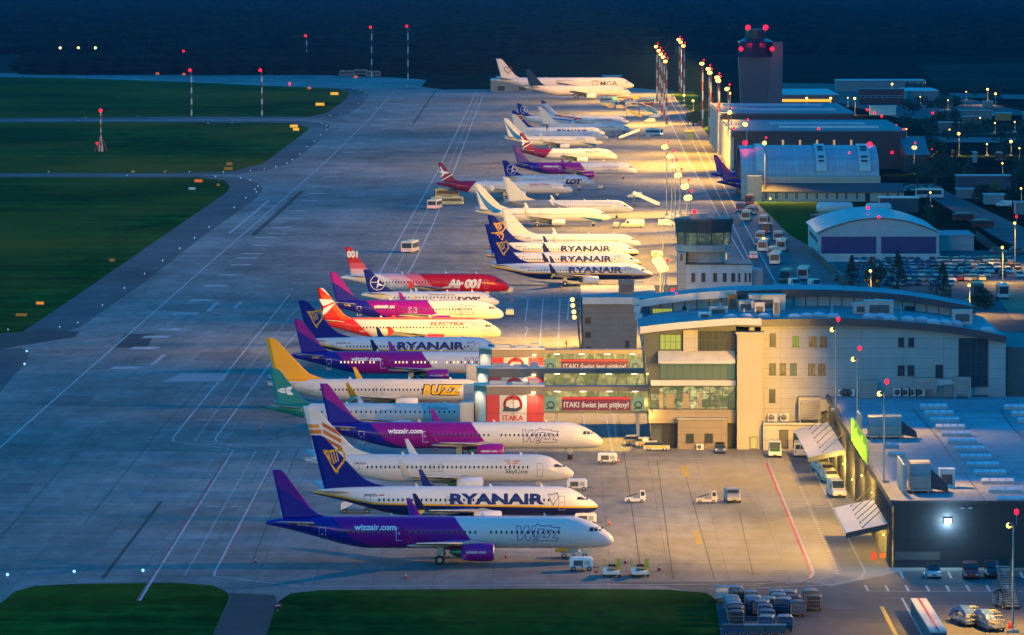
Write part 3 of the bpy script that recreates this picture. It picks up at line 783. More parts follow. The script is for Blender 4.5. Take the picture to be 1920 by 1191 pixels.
def em_mga(o, T, F, y, fin):
    def heart(mb, x, z, s, yy):
        pts = [(x+s*.0625*16*math.sin(t)**3, z+s*.0625*(13*math.cos(t)-5*math.cos(2*t)-2*math.cos(3*t)-math.cos(4*t))) for t in [2*math.pi*i/24 for i in range(24)]]
        stroke(mb, pts, .32*s*.45+.08, yy, True)
    mb = MB(); heart(mb, 6.2, 12.6, 2.1, y-.05); mb.build('heart_emblem', mat('dark_red_emblem', '#7a2030', .4, var=0), fin)
    L = T['L']; mb = MB(); X0 = L*.716; Z0 = T['zb']+.52*(T['zt']-T['zb']); heart(mb, X0, Z0, 1.8, 0)
    mb.v = [(v[0], F.side(v[0], v[2])-.05, v[2]) for v in mb.v]
    mb.build('heart_emblem', mat('dark_red_emblem', '#7a2030', .4, var=0), o)
WB, WM = '#1d1a8c', '#860c88'
def wizz(dx, name):
    return dict(m=livery(name, WB, [
        (WM, [(1.02,1,-14.43),(.42,1,-7.76),(0,-1,5.9)]),
        ('#d8d8d6', [(1.32,1,-37.65+1.32*dx)]),
        (WM, [(.68,1,-10.7),(0,1,-5.82)])]),
        wl=mat('magenta_paint', WM, .35), eng=mat('magenta_paint', WM, .35), belly=None,
        door=mat('pale_seam', (.55,.55,.8), .5, var=0), win=GLASS, mask=False)
wz1, wz0 = wizz(0, 'wizz_long_livery'), wizz(2.7, 'wizz_short_livery')
def wtext(d, reg, L, eng=True, dx=0):
    d = dict(d); f = 1 if L > 40 else 44.5/37.57*.97
    o0 = 0 if L > 40 else -.02
    d['text'] = [('website_lettering', 'wizzair.com', .255*f+o0, .375*f+o0, .69, .72, '#eeeeee', dict(bold=.03)),
                 ('registration', reg, .092*f, .122*f, .74, .36, '#dddddd', dict(bold=.01))]
    d['emblem'] = em_wizz
    if eng: d['engtext'] = ('wizzair.com', '#e0e0e0')
    d['belly'] = MC['magenta_paint']
    return d
RY = dict(m=livery('ryanair_livery', '#dcdcda', [
        ('#f2b41e', [(-.18,-1,4.78)]), ('#f2b41e', [(-.017,-1,3.38)]),
        ('#131f5c', [(-.18,-1,4.5)]), ('#131f5c', [(-.017,-1,3.13)])]),
        fin=mat('navy_fin_paint', '#10207c', .6, var=.08), wl=mat('navy_gold_winglet', '#141f66', .55), split=True,
        belly=mat('navy_fin_paint', '#10207c', .6, var=.08), emblem=em_harp)
def ry(reg, **k):
    d = dict(RY); d['text'] = [('airline_lettering', 'RYANAIR', .481, .813, .605, 1.5, '#16256b', dict(bold=.045)),
        ('registration', reg, .18, .225, .73, .36, '#30343c', dict(bold=.01)), ('flag', '-', .232, .25, .73, .16, '#b02030', dict(bold=.05, slices=0))]
    d.update(k); return d
SKY = dict(m=livery('skyline_livery', '#d6d4d0', [('#c8752a', [(0,1,-7.5),(0,-1,8.2),(-1,-.1,3.35)]), ('#c8752a', [(0,1,-8.4),(0,-1,9.05),(-1,-.1,3.2)]), ('#d8923a', [(0,1,-9.25),(0,-1,9.8),(-1,-.1,3.0)]),
        ('#b8602a', [(.55,1,-10.9),(-.55,-1,11.5),(1,.1,-3.45),(-1,0,5.3)]), ('#c8752a', [(.55,1,-9.9),(-.55,-1,10.5),(1,.1,-3.45),(-1,0,5.3)]), ('#b8602a', [(.55,1,-8.95),(-.55,-1,9.5),(1,.1,-3.45),(-1,0,5.3)]) ]),
        emblem=em_skyline, text=[('airline_lettering', 'SkyLine', .745, .828, .40, .8, '#3a3a40', dict(bold=.01)), ('registration', 'UR-SLH', .185, .225, .70, .34, '#30343c', {})])
BUZZ = dict(m=livery('buzz_livery', '#d8d2c8', [('#f4b010', [(-.6,1,-1.0),(0,1,-5.0)]),('#c9c2b6', [(0,-1,1.9)])]),
        fin=mat('amber_fin_paint', '#f0aa12', .3, var=.06), wl=mat('amber_fin_paint', '#f0aa12'), split=True, wl2=mat('teal_winglet', '#1d8a84', .4))
BUZZ['text'] = [('lettering_outline', 'BUZZ', .676, .857, .56, 1.95, '#1e1a12', dict(bold=.11, shear=.2, space=1.1)), ('airline_lettering', 'BUZZ', .682, .851, .56, 1.65, '#f6c012', dict(bold=.05, shear=.2, space=1.12, off=.05))]
def buzz_em(o, T, F, y, fin):
    for ob in [c for c in KIDS[o.name] if c.name.startswith('lettering_outline')]:
        pass
BUZZ['emblem'] = buzz_em
DOLO = dict(m=livery('dolomiti_livery', '#d2d2cc', [('#14807a', [(-1,.35,5.3)])]), fin=mat('teal_fin_paint', '#14807a', .3, var=.08), emblem=em_dolomiti,
        text=[('airline_lettering', 'AirDolomiti', .727, .82, .79, .5, '#44484c', dict(bold=-.005))])
ELR = dict(m=livery('electra_orange_livery', '#dedad2', [('#df2f12', [(-1,-1.08,14.15)]), ('#f0640f', [(1.2,1,-12.3),(0,1,-5.5),(0,-1,10.3)])]), fence=True,
        wl=mat('orange_red_paint', '#df3a12', .35), eng=mat('orange_red_paint', '#df3a12', .35), emblem=em_electra_red,
        text=[('airline_lettering', 'ELECTRA', .628, .807, .71, .68, '#e0561e', dict(bold=.03)), ('registration', 'LZ-EAO', .25, .28, .35, .3, '#eeeeee', {})])
ELM = dict(m=livery('electra_maroon_livery', '#d4d4d4', [('#7d0f43', [(-1,.83,8.4)])]), emblem=em_electra_plane, fence=True, wl=ENGW,
        text=[('airline_lettering', 'ELECTRA', .684, .83, .73, .7, '#a01650', dict(bold=.03))])
A001 = dict(m=livery('red_pink_livery', '#dcdcdc', [('#eab4bc', [(1,2.1,-20.6)]), ('#e87080', [(1,1.5,-22.3)]), ('#cf1020', [(1,1.15,-24.0)]),
        ('#eab4bc', [(-1,0,9),(0,1,-5.9)]), ('#e25868', [(-1,0,9),(0,1,-6.9)]), ('#d01822', [(-1,0,9),(.0,1,-8.2)])]), fence=True, wl=mat('red_gloss_paint', '#cf1020', .3), eng=mat('red_gloss_paint', '#cf1020', .3),
        emblem=em_001, text=[('airline_lettering', 'Air 001', .625, .835, .46, 2.1, '#eeeeee', dict(bold=.06, shear=.25, space=.9)), ('registration', 'LZ-001', .2, .235, .66, .34, '#40444c', {})])
LOT = dict(m=livery('crane_livery', '#d8d8d8', []), fin=mat('navy_fin_paint', '#10207c', .6, var=.08), emblem=em_lot,
        text=[('airline_lettering', 'LOT', .685, .865, .42, 1.75, '#14245e', dict(bold=.09, shear=.25, space=1.0)), ('small_lettering', 'POLISH AIRLINES', .49, .68, .80, .26, '#50545c', {})])
ENT_L = [('#1173b8', [(-.227,2.704,1,-11.95),(.0769,-1.52,-1,11.78),(-1,0,7.6)]), ('#1173b8', [(-.12,-1,6.6),(.285,1,-11.55),(-1,0,37.)])]
ENT = dict(m=livery('swoosh_livery', '#dedad0', ENT_L), text=[('airline_lettering', 'enter', .729, .815, .735, .8, '#6fa5c8', dict(bold=.02)), ('small_lettering', 'air', .81, .83, .60, .28, '#6fa5c8', {})])
ENW = dict(m=livery('plain_cream_livery', '#e0d8cc', []), text=[('airline_lettering', 'enter', .729, .815, .735, .8, '#6fa5c8', dict(bold=.02))])
PLAIN = dict(m=livery('plain_white_livery', '#ccd0d4', []), text=[('registration', 'YL-LDK', .165, .205, .72, .3, '#40444c', {})])
GRB = dict(m=livery('grey_belly_livery', '#ccd2d8', [('#6f7d94', [(-1,-3.1,29.6)])]), fin=mat('pale_grey_fin', '#b8bec2', .35, var=.06), text=[('registration', 'YL-LDF', .165, .205, .72, .3, '#40444c', {})])
SMW = dict(m=livery('striped_livery', '#d8d8d8', [('#b02028', [(-.13,-1,6.9),(.13,1,-6.2),(1,0,-6),(-1,0,18)]),('#1a3a86', [(-.1,-1,5.1),(.1,1,-4.6),(-1,0,14)]),
        ('#b02028', [(.3,1,-11.1),(-.45,-1,11.5)]), ('#b02028', [(.3,1,-9.2),(-.45,-1,9.9)]), ('#8a9098', [(.3,1,-10.1),(-.45,-1,10.6)]), ('#8a9098', [(.3,1,-8.1),(-.45,-1,8.9)]), ('#17306e', [(0,1,-11.1)])]),
        text=[('airline_lettering', 'smartwings', .61, .80, .60, .85, '#1c2c66', dict(bold=.04))])
MGA = dict(m=livery('cream_widebody_livery', '#dcd0cc', []), emblem=em_mga, win=mat('faint_window', (.3,.28,.28), .3, var=0),
        text=[('airline_lettering', 'MGA', .754, .878, .50, 2.5, '#3a2c34', dict(bold=.01)), ('website_lettering', 'galaxyco.com', .43, .56, .72, .9, '#4a3c44', dict(bold=.01))])
B67 = dict(m=livery('pale_widebody_livery', '#d4c8c8', []), fin=mat('dark_teal_fin', '#0a2a4c', .6, var=.1), win=mat('hidden_window', (.55,.52,.52), .3, var=0))

make_plane('narrowbody_airliner', 'A321', dict(wtext(wz1, '9H-WNJ', 44.5), mask=False), 499, 1152, 880, 'nearest magenta and blue airliner, full length in view with a magenta engine')
make_plane('narrowbody_airliner', 'B738', ry('SP-RZN', wltext=1), 588, 1122, 815, 'white and navy airliner with golden harp tail directly behind the nearest magenta airliner')
make_plane('narrowbody_airliner', 'B738', SKY, 573, 1077, 760.5, 'white airliner lettered SkyLine with orange brown bars on its tail')
make_plane('narrowbody_airliner', 'A321', wtext(wz1, 'HA-LTD', 44.5), 590, 1132, 718.5, 'long magenta and blue airliner registered HA-LTD, in front of the lowest jet bridge')
make_plane('regional_airliner', 'E190', DOLO, 500, 916, 691, 'regional jet with teal tail and white arrow emblem')
make_plane('narrowbody_airliner', 'B738', BUZZ, 502, 930, 633, 'airliner with yellow tail and yellow BUZZ lettering')
make_plane('narrowbody_airliner', 'A321', wtext(wz1, 'ZH-WNC', 44.5), 543, 1000, 597.5, 'magenta and blue airliner with glowing cabin windows, its nose behind the jet bridge', dict(lit=.75))
make_plane('narrowbody_airliner', 'B738', ry('SP-RZM'), 563, 944, 563, 'white and navy harp tail airliner between a magenta airliner and the orange tailed one')
make_plane('narrowbody_airliner', 'A320', ELR, 587, 940, 539.5, 'airliner with orange red tail and orange ELECTRA lettering')
make_plane('narrowbody_airliner', 'A320', wtext(wz0, '9H-WBA', 37.6), 611, 945, 509.6, 'shorter magenta and blue airliner beside the orange tailed airliner')
make_plane('regional_airliner', 'E175', LOT, 677, 937, 505, 'small white jet with navy crane tail beside the red airliner')
make_plane('narrowbody_airliner', 'A320', A001, 640, 956, 462.7, 'red, pink and white airliner lettered Air 001')
make_plane('narrowbody_airliner', 'B738', ry('SP-RST'), 920, 1225, 438, 'nearest of the three harp tail airliners parked wing to wing by the glazed tower')
make_plane('narrowbody_airliner', 'B738', ry('SP-RSW'), 911.5, 1203, 420.3, 'middle one of the three harp tail airliners by the glazed tower')
make_plane('narrowbody_airliner', 'B738', ry('SP-RSX'), 916, 1199, 403, 'farthest of the three harp tail airliners by the glazed tower')
make_plane('narrowbody_airliner', 'B738', PLAIN, 942, 1202.5, 391.4, 'plain white airliner without lettering behind the three harp tail airliners')
make_plane('narrowbody_airliner', 'B738', ENT, 891, 1146, 344, 'cream airliner with blue swoosh on tail and chin, standing beside a yellow and white van')
make_plane('narrowbody_airliner', 'B738', GRB, 944.6, 1188, 331.5, 'white airliner with slate grey rear fuselage')
make_plane('narrowbody_airliner', 'A321', ELM, 817, 1075, 304.9, 'white airliner with maroon tail, standing farthest left of the far row')
make_plane('regional_airliner', 'E175', LOT, 938.6, 1115.8, 300.8, 'small white LOT lettered jet with navy crane tail in front of the far magenta airliner')
make_plane('narrowbody_airliner', 'A321', wtext(wz1, '9H-WNP', 44.5), 958, 1196.4, 272.8, 'far magenta and blue airliner with a cream lit nose, behind a small crane tail jet')
make_plane('narrowbody_airliner', 'A320', ELM, 970, 1157.5, 249.2, 'white airliner with maroon tail directly behind the far magenta airliner')
make_plane('narrowbody_airliner', 'B738', ENT, 946, 1130.3, 221.6, 'far white airliner with blue swoosh on tail and chin, behind the maroon tailed one')
make_plane('narrowbody_airliner', 'B738', ENW, 960.5, 1141, 213.6, 'plain cream airliner wedged between a swoosh tail and a navy harp tail airliner')
make_plane('narrowbody_airliner', 'B738', ry('SP-RKA'), 961, 1136, 207, 'farthest harp tail airliner, mostly hidden behind cream airliners')
make_plane('narrowbody_airliner', 'B738', ENW, 1010, 1183.6, 200, 'cream airliner with plain tail and pale blue lettering in front of the striped tail')
make_plane('regional_airliner', 'E195', LOT, 967, 1128, 193.9, 'far white jet with navy crane tail half hidden behind cream airliners')
make_plane('narrowbody_airliner', 'B738', SMW, 1015, 1180.7, 188, 'airliner with red striped tail, last of the narrow ones')
make_plane('widebody_airliner', 'B767', B67, 985, 1182.7, 129.4, 'wide airliner with dark teal tail and unlettered pale fuselage')
make_plane('widebody_airliner', 'B777', MGA, 931, 1189.6, 110.2, 'largest wide airliner with heart on its tail and MGA lettering')
make_plane('narrowbody_airliner', 'A320', wtext(wz0, 'HA-LWX', 37.6), 1343.5, 1343.5+37.6*5.55, 303.6, 'blue airliner with pink fin tip nosed into the barrel roofed hangar, nearer of two tails')
make_plane('narrowbody_airliner', 'A320', wtext(wz0, 'HA-LWY', 37.6), 1333, 1333+37.6*5.35, 290.5, 'blue airliner with pink fin tip behind another such tail by the hangar')

for k_ in ('navy_fin_paint', 'dark_teal_fin'): MC[k_].node_tree.nodes['Principled BSDF'].inputs['Specular IOR Level'].default_value = .12
def wall_mat(name, c, ph=1.0, pw=6.0, joint=.05, dark=.75, rough=.6, axis='xz', var=.1):
    """cladding panels: joints every pw metres across and ph metres up"""
    if name in MC: return MC[name]
    m, nt, b = newmat(name); N = nt.nodes; K = nt.links
    tc = N.new('ShaderNodeTexCoord'); sp = N.new('ShaderNodeSeparateXYZ'); K.new(tc.outputs['Object'], sp.inputs[0])
    ad = N.new('ShaderNodeMath'); ad.operation = 'ADD'; K.new(sp.outputs[0], ad.inputs[0]); K.new(sp.outputs[1], ad.inputs[1])
    cb = N.new('ShaderNodeCombineXYZ'); K.new(ad.outputs[0], cb.inputs[0]); K.new(sp.outputs[2], cb.inputs[1])
    bk = N.new('ShaderNodeTexBrick'); bk.offset = 0; bk.inputs['Scale'].default_value = 1; bk.inputs['Brick Width'].default_value = pw; bk.inputs['Row Height'].default_value = ph; bk.inputs['Mortar Size'].default_value = joint
    c = srgb(c); bk.inputs['Color1'].default_value = (*[q*.96 for q in c], 1); bk.inputs['Color2'].default_value = (*[min(1, q*1.04) for q in c], 1); bk.inputs['Mortar'].default_value = (*[q*dark for q in c], 1)
    K.new(cb.outputs[0], bk.inputs['Vector'])
    n = N.new('ShaderNodeTexNoise'); n.inputs['Scale'].default_value = .35; n.inputs['Detail'].default_value = 6; K.new(tc.outputs['Object'], n.inputs['Vector'])
    r = N.new('ShaderNodeMapRange'); r.inputs[1].default_value = .3; r.inputs[2].default_value = .7; r.inputs[3].default_value = 1-var; r.inputs[4].default_value = 1+var*.5; K.new(n.outputs[0], r.inputs[0])
    x = N.new('ShaderNodeMix'); x.data_type = 'RGBA'; x.blend_type = 'MULTIPLY'; x.inputs[0].default_value = 1; K.new(bk.outputs['Color'], x.inputs[6]); K.new(r.outputs[0], x.inputs[7])
    K.new(x.outputs[2], b.inputs['Base Color']); b.inputs['Roughness'].default_value = rough
    MC[name] = m; return m
PALE = wall_mat('pale_cladding', (.37,.37,.36), 1.6, 6.5, .05, .72)
TAUPE = wall_mat('taupe_cladding', (.225,.195,.16), 1.15, 7.0, .04, .7)
CREAM = wall_mat('cream_render', (.43,.39,.29), 3.0, 30, .02, .85)
ROOFM = ground_mat('roof_membrane', (.34,.36,.38), .2, (9, 3.2, .05), stain=True, rough=.6)
ROOF2 = ground_mat('metal_roof', (.40,.44,.48), .15, (1.2, 40, .05), stain=False, rough=.4)
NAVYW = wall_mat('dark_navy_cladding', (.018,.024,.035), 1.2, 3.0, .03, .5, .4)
DKRED = mat('dark_red_cladding', (.12,.02,.02), .6)
TRIM = mat('dark_roof_trim', (.05,.06,.075), .45, .3)
WHT = mat('white_coping', (.6,.58,.55), .5)
IN_GREEN = emit('lit_green_yellow_room', (.75,.85,.12), .55)
IN_WARM = emit('lit_warm_room', (1,.68,.28), .7)
IN_DIM = emit('dim_green_room', (.16,.30,.16), .45)
GLS = mat('window_glass', (.03,.045,.055), .15, var=0)
def interior(name, base, c2, s, sx=.35, sz=.6):
    """lit rooms seen through glazing: uneven ceiling light, partitions and openings"""
    if name in MC: return MC[name]
    m, nt, b = newmat(name); N = nt.nodes; K = nt.links
    tc = N.new('ShaderNodeTexCoord'); mp = N.new('ShaderNodeMapping'); mp.inputs['Scale'].default_value = (sx, sx, sz); K.new(tc.outputs['Object'], mp.inputs[0])
    v = N.new('ShaderNodeTexVoronoi'); v.feature = 'F1'; v.distance = 'CHEBYCHEV'; K.new(mp.outputs[0], v.inputs['Vector']); v.inputs['Scale'].default_value = 1
    n = N.new('ShaderNodeTexNoise'); n.inputs['Scale'].default_value = 2.2; n.inputs['Detail'].default_value = 5; K.new(mp.outputs[0], n.inputs['Vector'])
    x = N.new('ShaderNodeMix'); x.data_type = 'RGBA'; r = N.new('ShaderNodeMapRange'); r.inputs[1].default_value = .35; r.inputs[2].default_value = .65; K.new(n.outputs[0], r.inputs[0])
    ad = N.new('ShaderNodeMath'); ad.operation = 'MULTIPLY'; K.new(r.outputs[0], ad.inputs[0]); 
    sp = N.new('ShaderNodeSeparateColor'); K.new(v.outputs['Color'], sp.inputs[0]); K.new(sp.outputs[0], ad.inputs[1])
    K.new(ad.outputs[0], x.inputs[0]); x.inputs[6].default_value = (*base, 1); x.inputs[7].default_value = (*c2, 1)
    K.new(x.outputs[2], b.inputs['Emission Color']); b.inputs['Emission Strength'].default_value = s; b.inputs['Base Color'].default_value = (.02,.03,.03,1); b.inputs['Roughness'].default_value = .15
    MC[name] = m; return m
HALL = interior('lit_departure_hall', (.05,.09,.04), (1,.85,.35), 1.0, .45, .5)
BRG = interior('lit_bridge_interior', (.24,.24,.07), (1,.8,.28), .75, .5, .5)
STORE = interior('lit_baggage_hall', (.05,.03,.01), (1.,.6,.15), .9, .3, .45)

def q4(mb, px0, px1, py0, py1, Y, m=0, d=.1):
    """box on a wall plane facing the apron, cornered at photo columns px and rows py, d metres deep"""
    a = PY(px0, py1, Y); b = PY(px1, py0, Y); mb.box(a.x, b.x, Y-d, Y, a.z, b.z, m); return mb
def wnd(parent, px0, px1, py0, py1, Y, glass=GLS, frame=None, mull=0, name='window', rail=0):
    a = PY(px0, py1, Y); b = PY(px1, py0, Y); t = .09
    mb = MB(); x0, x1, z0, z1 = a.x, b.x, a.z, b.z
    mb.box(x0, x0+t, Y-.12, Y, z0, z1).box(x1-t, x1, Y-.12, Y, z0, z1).box(x0+t, x1-t, Y-.12, Y, z1-t, z1).box(x0-.08, x1+.08, Y-.2, Y, z0-t, z0)
    for i in range(1, mull): x = x0+(x1-x0)*i/mull; mb.box(x-.04, x+.04, Y-.1, Y-.02, z0, z1-t)
    for i in range(1, rail): z = z0+(z1-z0)*i/rail; mb.box(x0+t, x1-t, Y-.09, Y-.03, z-.03, z+.03)
    f = mb.build(name, frame or TRIM, parent)
    MB().box(x0+t, x1-t, Y-.04, Y-.015, z0, z1-t).build('pane', glass, f)
    return f
def prism_y(pts, y0, y1): return MB().prism([(x, y0, z) for x, z in pts], (0, y1-y0, 0))

# ---------- passenger terminal ----------
Y1 = 906.
tb = empty('terminal_building', (0, 0, 0), 0, 'long pale terminal with arched roof and cream stair tower', 'building')

lamp('SPOT', (PY(1205,760,915).x, 925, 7.5), 9000, (1.,.56,.06), aim=(PY(1170,820,912).x, 905, 0), size=.4, spot=150)
def zz(px, py, Y): return PY(px, py, Y).z
arc = [(1427,601.5),(1500,600),(1586,599),(1671,603),(1740,609),(1786,614),(1840,623),(1886,632)]
body = [(PY(x, y, Y1).x, PY(x, y, Y1).z-.5) for x, y in arc]
prism_y([(body[0][0], 0)]+body+[(body[-1][0], 0)][:1], Y1, Y1+49).build('wall', PALE, tb)
prism_y([(PY(1886,842,Y1).x+.01, 0), (PY(1886,842,Y1).x+.01, 16.2), (PY(2080,842,Y1).x, 15.0), (PY(2080,842,Y1).x, 0)], Y1+2, Y1+40).build('wall', mat('dark_teal_panel', (.05,.09,.10), .6), tb)
# roof skin: curved from apron end to landside end
arc2 = [(1200,617),(1260,610),(1340,603),(1380,600.5)]+arc
rp = [(PY(x, y, Y1).x, PY(x, y, Y1).z) for x, y in arc2]
prism_y([(x, z-.45) for x, z in rp][::-1]+[(x, z+.02) for x, z in rp], Y1-.9, Y1+50).build('roof', ROOFM, tb)
prism_y([(x, z-.9) for x, z in rp][::-1]+[(x, z+.25) for x, z in rp], Y1-1.25, Y1-.9).build('roof_edge', [TRIM], tb)
prism_y([(x, z-.62) for x, z in rp[:5]][::-1]+[(x, z+.45) for x, z in rp[:5]], Y1-1.5, Y1-1.25).build('roof_edge', [WHT], tb)
# west end of the front range
WX0 = PY(1217, 800, Y1).x; WX1 = PY(1380, 800, Y1).x; XT1 = PY(1428.5, 842, Y1).x
def zr(px): 
    X = PY(px, 700, Y1).x
    for (a, za), (b, zb) in zip(rp[:-1], rp[1:]):
        if a <= X <= b: return za+(zb-za)*(X-a)/(b-a)
    return rp[-1][1]
MB().prism([(WX0+.6, Y1+1.2, 0), (WX1, Y1+1.2, 0), (WX1, Y1+1.2, zr(1378)-.5), (WX0-.9, Y1+1.2, zr(1214)-.5)], (0, 46, 0)).build('wall', mat('dark_blue_recess', (.05,.07,.09), .5), tb)
Yf = Y1+1.18
q4(MB(), 1281, 1308, 619, 659, Yf, d=.5).build('wall_panel', PALE, tb)
wnd(tb, 1237, 1277, 627, 655, Yf, IN_GREEN, mull=4, rail=2)
wnd(tb, 1309, 1363, 620, 658, Yf, GLS, mull=4, rail=2); wnd(tb, 1368, 1378, 630, 645, Yf, GLS)
a = PY(1234, 676, Y1); b = PY(1378, 660, Y1)
MB().prism([(a.x, Y1+1.1, b.z+.1), (b.x, Y1+1.1, b.z+.1), (b.x, Y1-2.0, a.z), (a.x, Y1-2.0, a.z)], (0, 0, -.35)).build('canopy', WHT, tb)
wnd(tb, 1237, 1379, 680, 711, Yf-.0, IN_DIM, mull=10, rail=1)
q4(MB(), 1220, 1379, 712, 722, Yf, d=1.4).build('wall_band', WHT, tb)
wnd(tb, 1220, 1379, 724, 766, Yf-.0, HALL, mull=13, rail=3)
for a, b in ((1236,1244),(1250,1264),(1280,1292),(1310,1316)): q4(MB(), a, b, 738, 766, Yf-.14, d=.1).build('wall_panel', TAUPE, tb)
q4(MB(), 1216, 1379, 767, 792, Yf, d=1.6).build('wall_band', TAUPE, tb)
q4(MB(), 1242, 1268, 793, 838, Yf, d=.05).build('recess', NAVYW, tb)  # flat dark panel, the shade of a recess put into its colour
# wall lamps of the lit yard beside the end of the terminal
for i, (px, py) in enumerate(((1219,771),(1214,700))):
    c = PY(px, py, Y1-.9); o = empty('yard_lamp', c, 0, ['wall lamp low at the terminal end above the striped cars','wall lamp high at the terminal end beside the bridges','wall lamp above the annex roof','wall lamp in the corner of the cream stair tower'][i], 'wall lamp'); MB().box(-.1,.1,0,.4,-.06,.06).build('bracket', DGREY, o); MB().ball((0,-.1,-.1), .16, n=8).build('lens', EM_WARM, o)
    lamp('POINT', c+Vector((-.5, -1.2, -.2)), [130, 14, 60, 60][i], (1., .55, .1), size=.25)
# tower
X0 = PY(1381, 842, Y1).x
MB().box(X0, XT1, Y1-2.2, Y1+10, 0, 18.4).build('stair_tower', CREAM, tb)
MB().box(X0-.25, XT1+.25, Y1-2.45, Y1+10, 18.4, 18.75).box(X0+2.0, XT1-1.2, Y1+1, Y1+5, 18.75, 19.3).build('tower_coping', ROOFM, tb)
wnd(tb, 1406, 1420, 819, 841, Y1-2.21, emit('lit_yellow_door', (1,.72,.15), .8), name='door')
# windows of the long wall
GW = emit('lit_green_blind', (.25,.7,.05), .35)
for a, b, c, d, g in [(1443,1455,625,650,0),(1486,1498,630,650,1),(1517,1531,631,650,0),(1537,1550,631,650,0),(1442,1455,681,703,0),(1462,1474,681,703,0),(1481,1494,681,703,2),(1515.5,1528,682,703,0),(1534,1547.5,682,703,0),(1442,1454,730,754,0),
                      (1684,1695,633,650,0),(1703,1714,633,650,0),(1683,1696,685,704,0),(1701.6,1714,685,704,0),(1754,1768,684,707,0)]:
    wnd(tb, a, b, c, d, Y1, [GLS, GW, IN_DIM][g], mull=2)
wnd(tb, 1797, 1853, 634, 724, Y1, GLS, mull=5, rail=4); wnd(tb, 1824, 1853, 741, 770, Y1, GLS, name='door')
for px in (1432, 1480, 1500, 1556, 1640, 1745): q4(MB(), px, px+.5, 640, 780, Y1, d=.04).build('downpipe', GREY, tb)
# upper range set back, clerestory
Y2 = 940.
arcu = [(1196,568),(1240,561),(1300,554),(1380,548),(1470,545),(1560,546),(1640,550),(1700,556),(1760,565),(1828,578)]
ru = [(PY(x, y, Y2).x, PY(x, y, Y2).z) for x, y in arcu]
PANELV = wall_mat('vertical_pale_panels', (.42,.43,.44), 30, 2.0, .12, .25)
prism_y([(ru[0][0]+1.2, 12)]+[(x+(1.2 if i == 0 else 0), z-.35) for i, (x, z) in enumerate(ru)]+[(ru[-1][0], 12)], Y2, Y2+14).build('upper_wall', PANELV, tb)
prism_y([(x, z-.4) for x, z in ru][::-1]+[(x, z+.15) for x, z in ru], Y2-1.4, Y2+15).build('upper_roof', ROOFM, tb)
prism_y([(x, z-.75) for x, z in ru[3:]][::-1]+[(x, z+.3) for x, z in ru[3:]], Y2-1.7, Y2-1.4).build('roof_edge', TRIM, tb)
prism_y([(x, z-.7) for x, z in ru[:4]][::-1]+[(x, z+.5) for x, z in ru[:4]], Y2-1.7, Y2-1.4).build('roof_edge', WHT, tb)
wnd(tb, 1223, 1261, 578, 604, Y2, IN_GREEN, mull=6); wnd(tb, 1279, 1288, 574, 592, Y2, GLS, name='door')
wnd(tb, 1638, 1673, 557, 588, Y2, IN_DIM, mull=3); wnd(tb, 1696, 1716, 574, 590, Y2, GLS, mull=2)
# stepped slanting fins on the apron end
for i, (px, py) in enumerate([(1192,566),(1195,580),(1198,594),(1201,608),(1205,622),(1209,636),(1212,650),(1217,668)]):
    Y = 940-i*4.2; c = PY(px, py, Y); MB().obox((c.x, c.y, c.z), 1.1, 1.3, 1.1, 0, ry=.12).build('end_panel', [WHT], tb)
c0 = PY(1190, 560, 942); c1 = PY(1218, 690, 906)
MB().prism([(c0.x, 942, c0.z), (c0.x+1.6, 942, c0.z), (c1.x+1.6, 906.5, c1.z-3), (c1.x, 906.5, c1.z-3)], (0, 0, -1.2)).build('end_frame', TRIM, tb)
# small service annex by the stairs
an = empty('service_annex', (0, 0, 0), 0, 'low taupe annex with two square windows at the terminal foot', 'annex')
a = PY(1271, 841, 904); b = PY(1378, 787, 904)
MB().box(a.x, b.x-1.2, 904, 907, 0, b.z).build('wall', TAUPE, an); MB().box(a.x-.2, b.x-1.0, 903.8, 907, b.z, b.z+.25).build('roof', ROOFM, an)
wnd(an, 1286, 1301, 813, 830, 904, GLS); wnd(an, 1321, 1337, 813, 830, 904, GLS)
def ac_unit(px, py, Y, s=1., label='white air conditioner box standing at the wall foot', z=None, group=None):
    o = empty('air_conditioner', (0, 0, 0), 0, label, 'air conditioner', group); p = PY(px, py, Y); x, y, zb = p.x, Y, p.z if z is None else z
    MB().box(x, x+1.0*s, y-.45*s, y, zb, zb+.8*s).build('housing', WHITE, o); MB().lathe([(-.03,.01),(-.03,.3*s),(0,.32*s)], (x+.4*s, y-.45*s, zb+.4*s), 'y', 14).build('fan_grille', DGREY, o); o2 = o; return o
ac_unit(1306, 840, 903.7, 1.1, 'white air conditioner box between the two annex windows', 0.02)
# equipment deck beside the tower
dk = empty('equipment_deck', (0, 0, 0), 0, 'railed equipment deck on the pale wall beside the cream stair tower', 'deck')
xa, xb = XT1+.05, PY(1562, 842, 902).x
MB().box(xa, xb, 902., Y1-.02, 0, 4.15).build('wall', PALE, dk); MB().box(xa, xb+.2, 901.7, Y1-.02, 4.15, 4.4).build('floor_slab', GREY, dk)
mb = MB(); x = xa+.1
while x < xb: mb.tube((x, 901.85, 4.4), (x, 901.85, 5.5), .03, n=5); x += 1.3
for z in (4.95, 5.5): mb.tube((xa, 901.85, z), (xb, 901.85, z), .03, n=5)
mb.build('railing', STEEL, dk)
wnd(dk, 1461, 1478, 806, 839, 902., DGREY, name='door'); wnd(dk, 1487, 1505, 812, 838, 902., GLS)
for px in (1439, 1462): ac_unit(px, 790, 905.5, 1.5, 'air conditioner box on the equipment deck', 4.45, 'deck air conditioners')
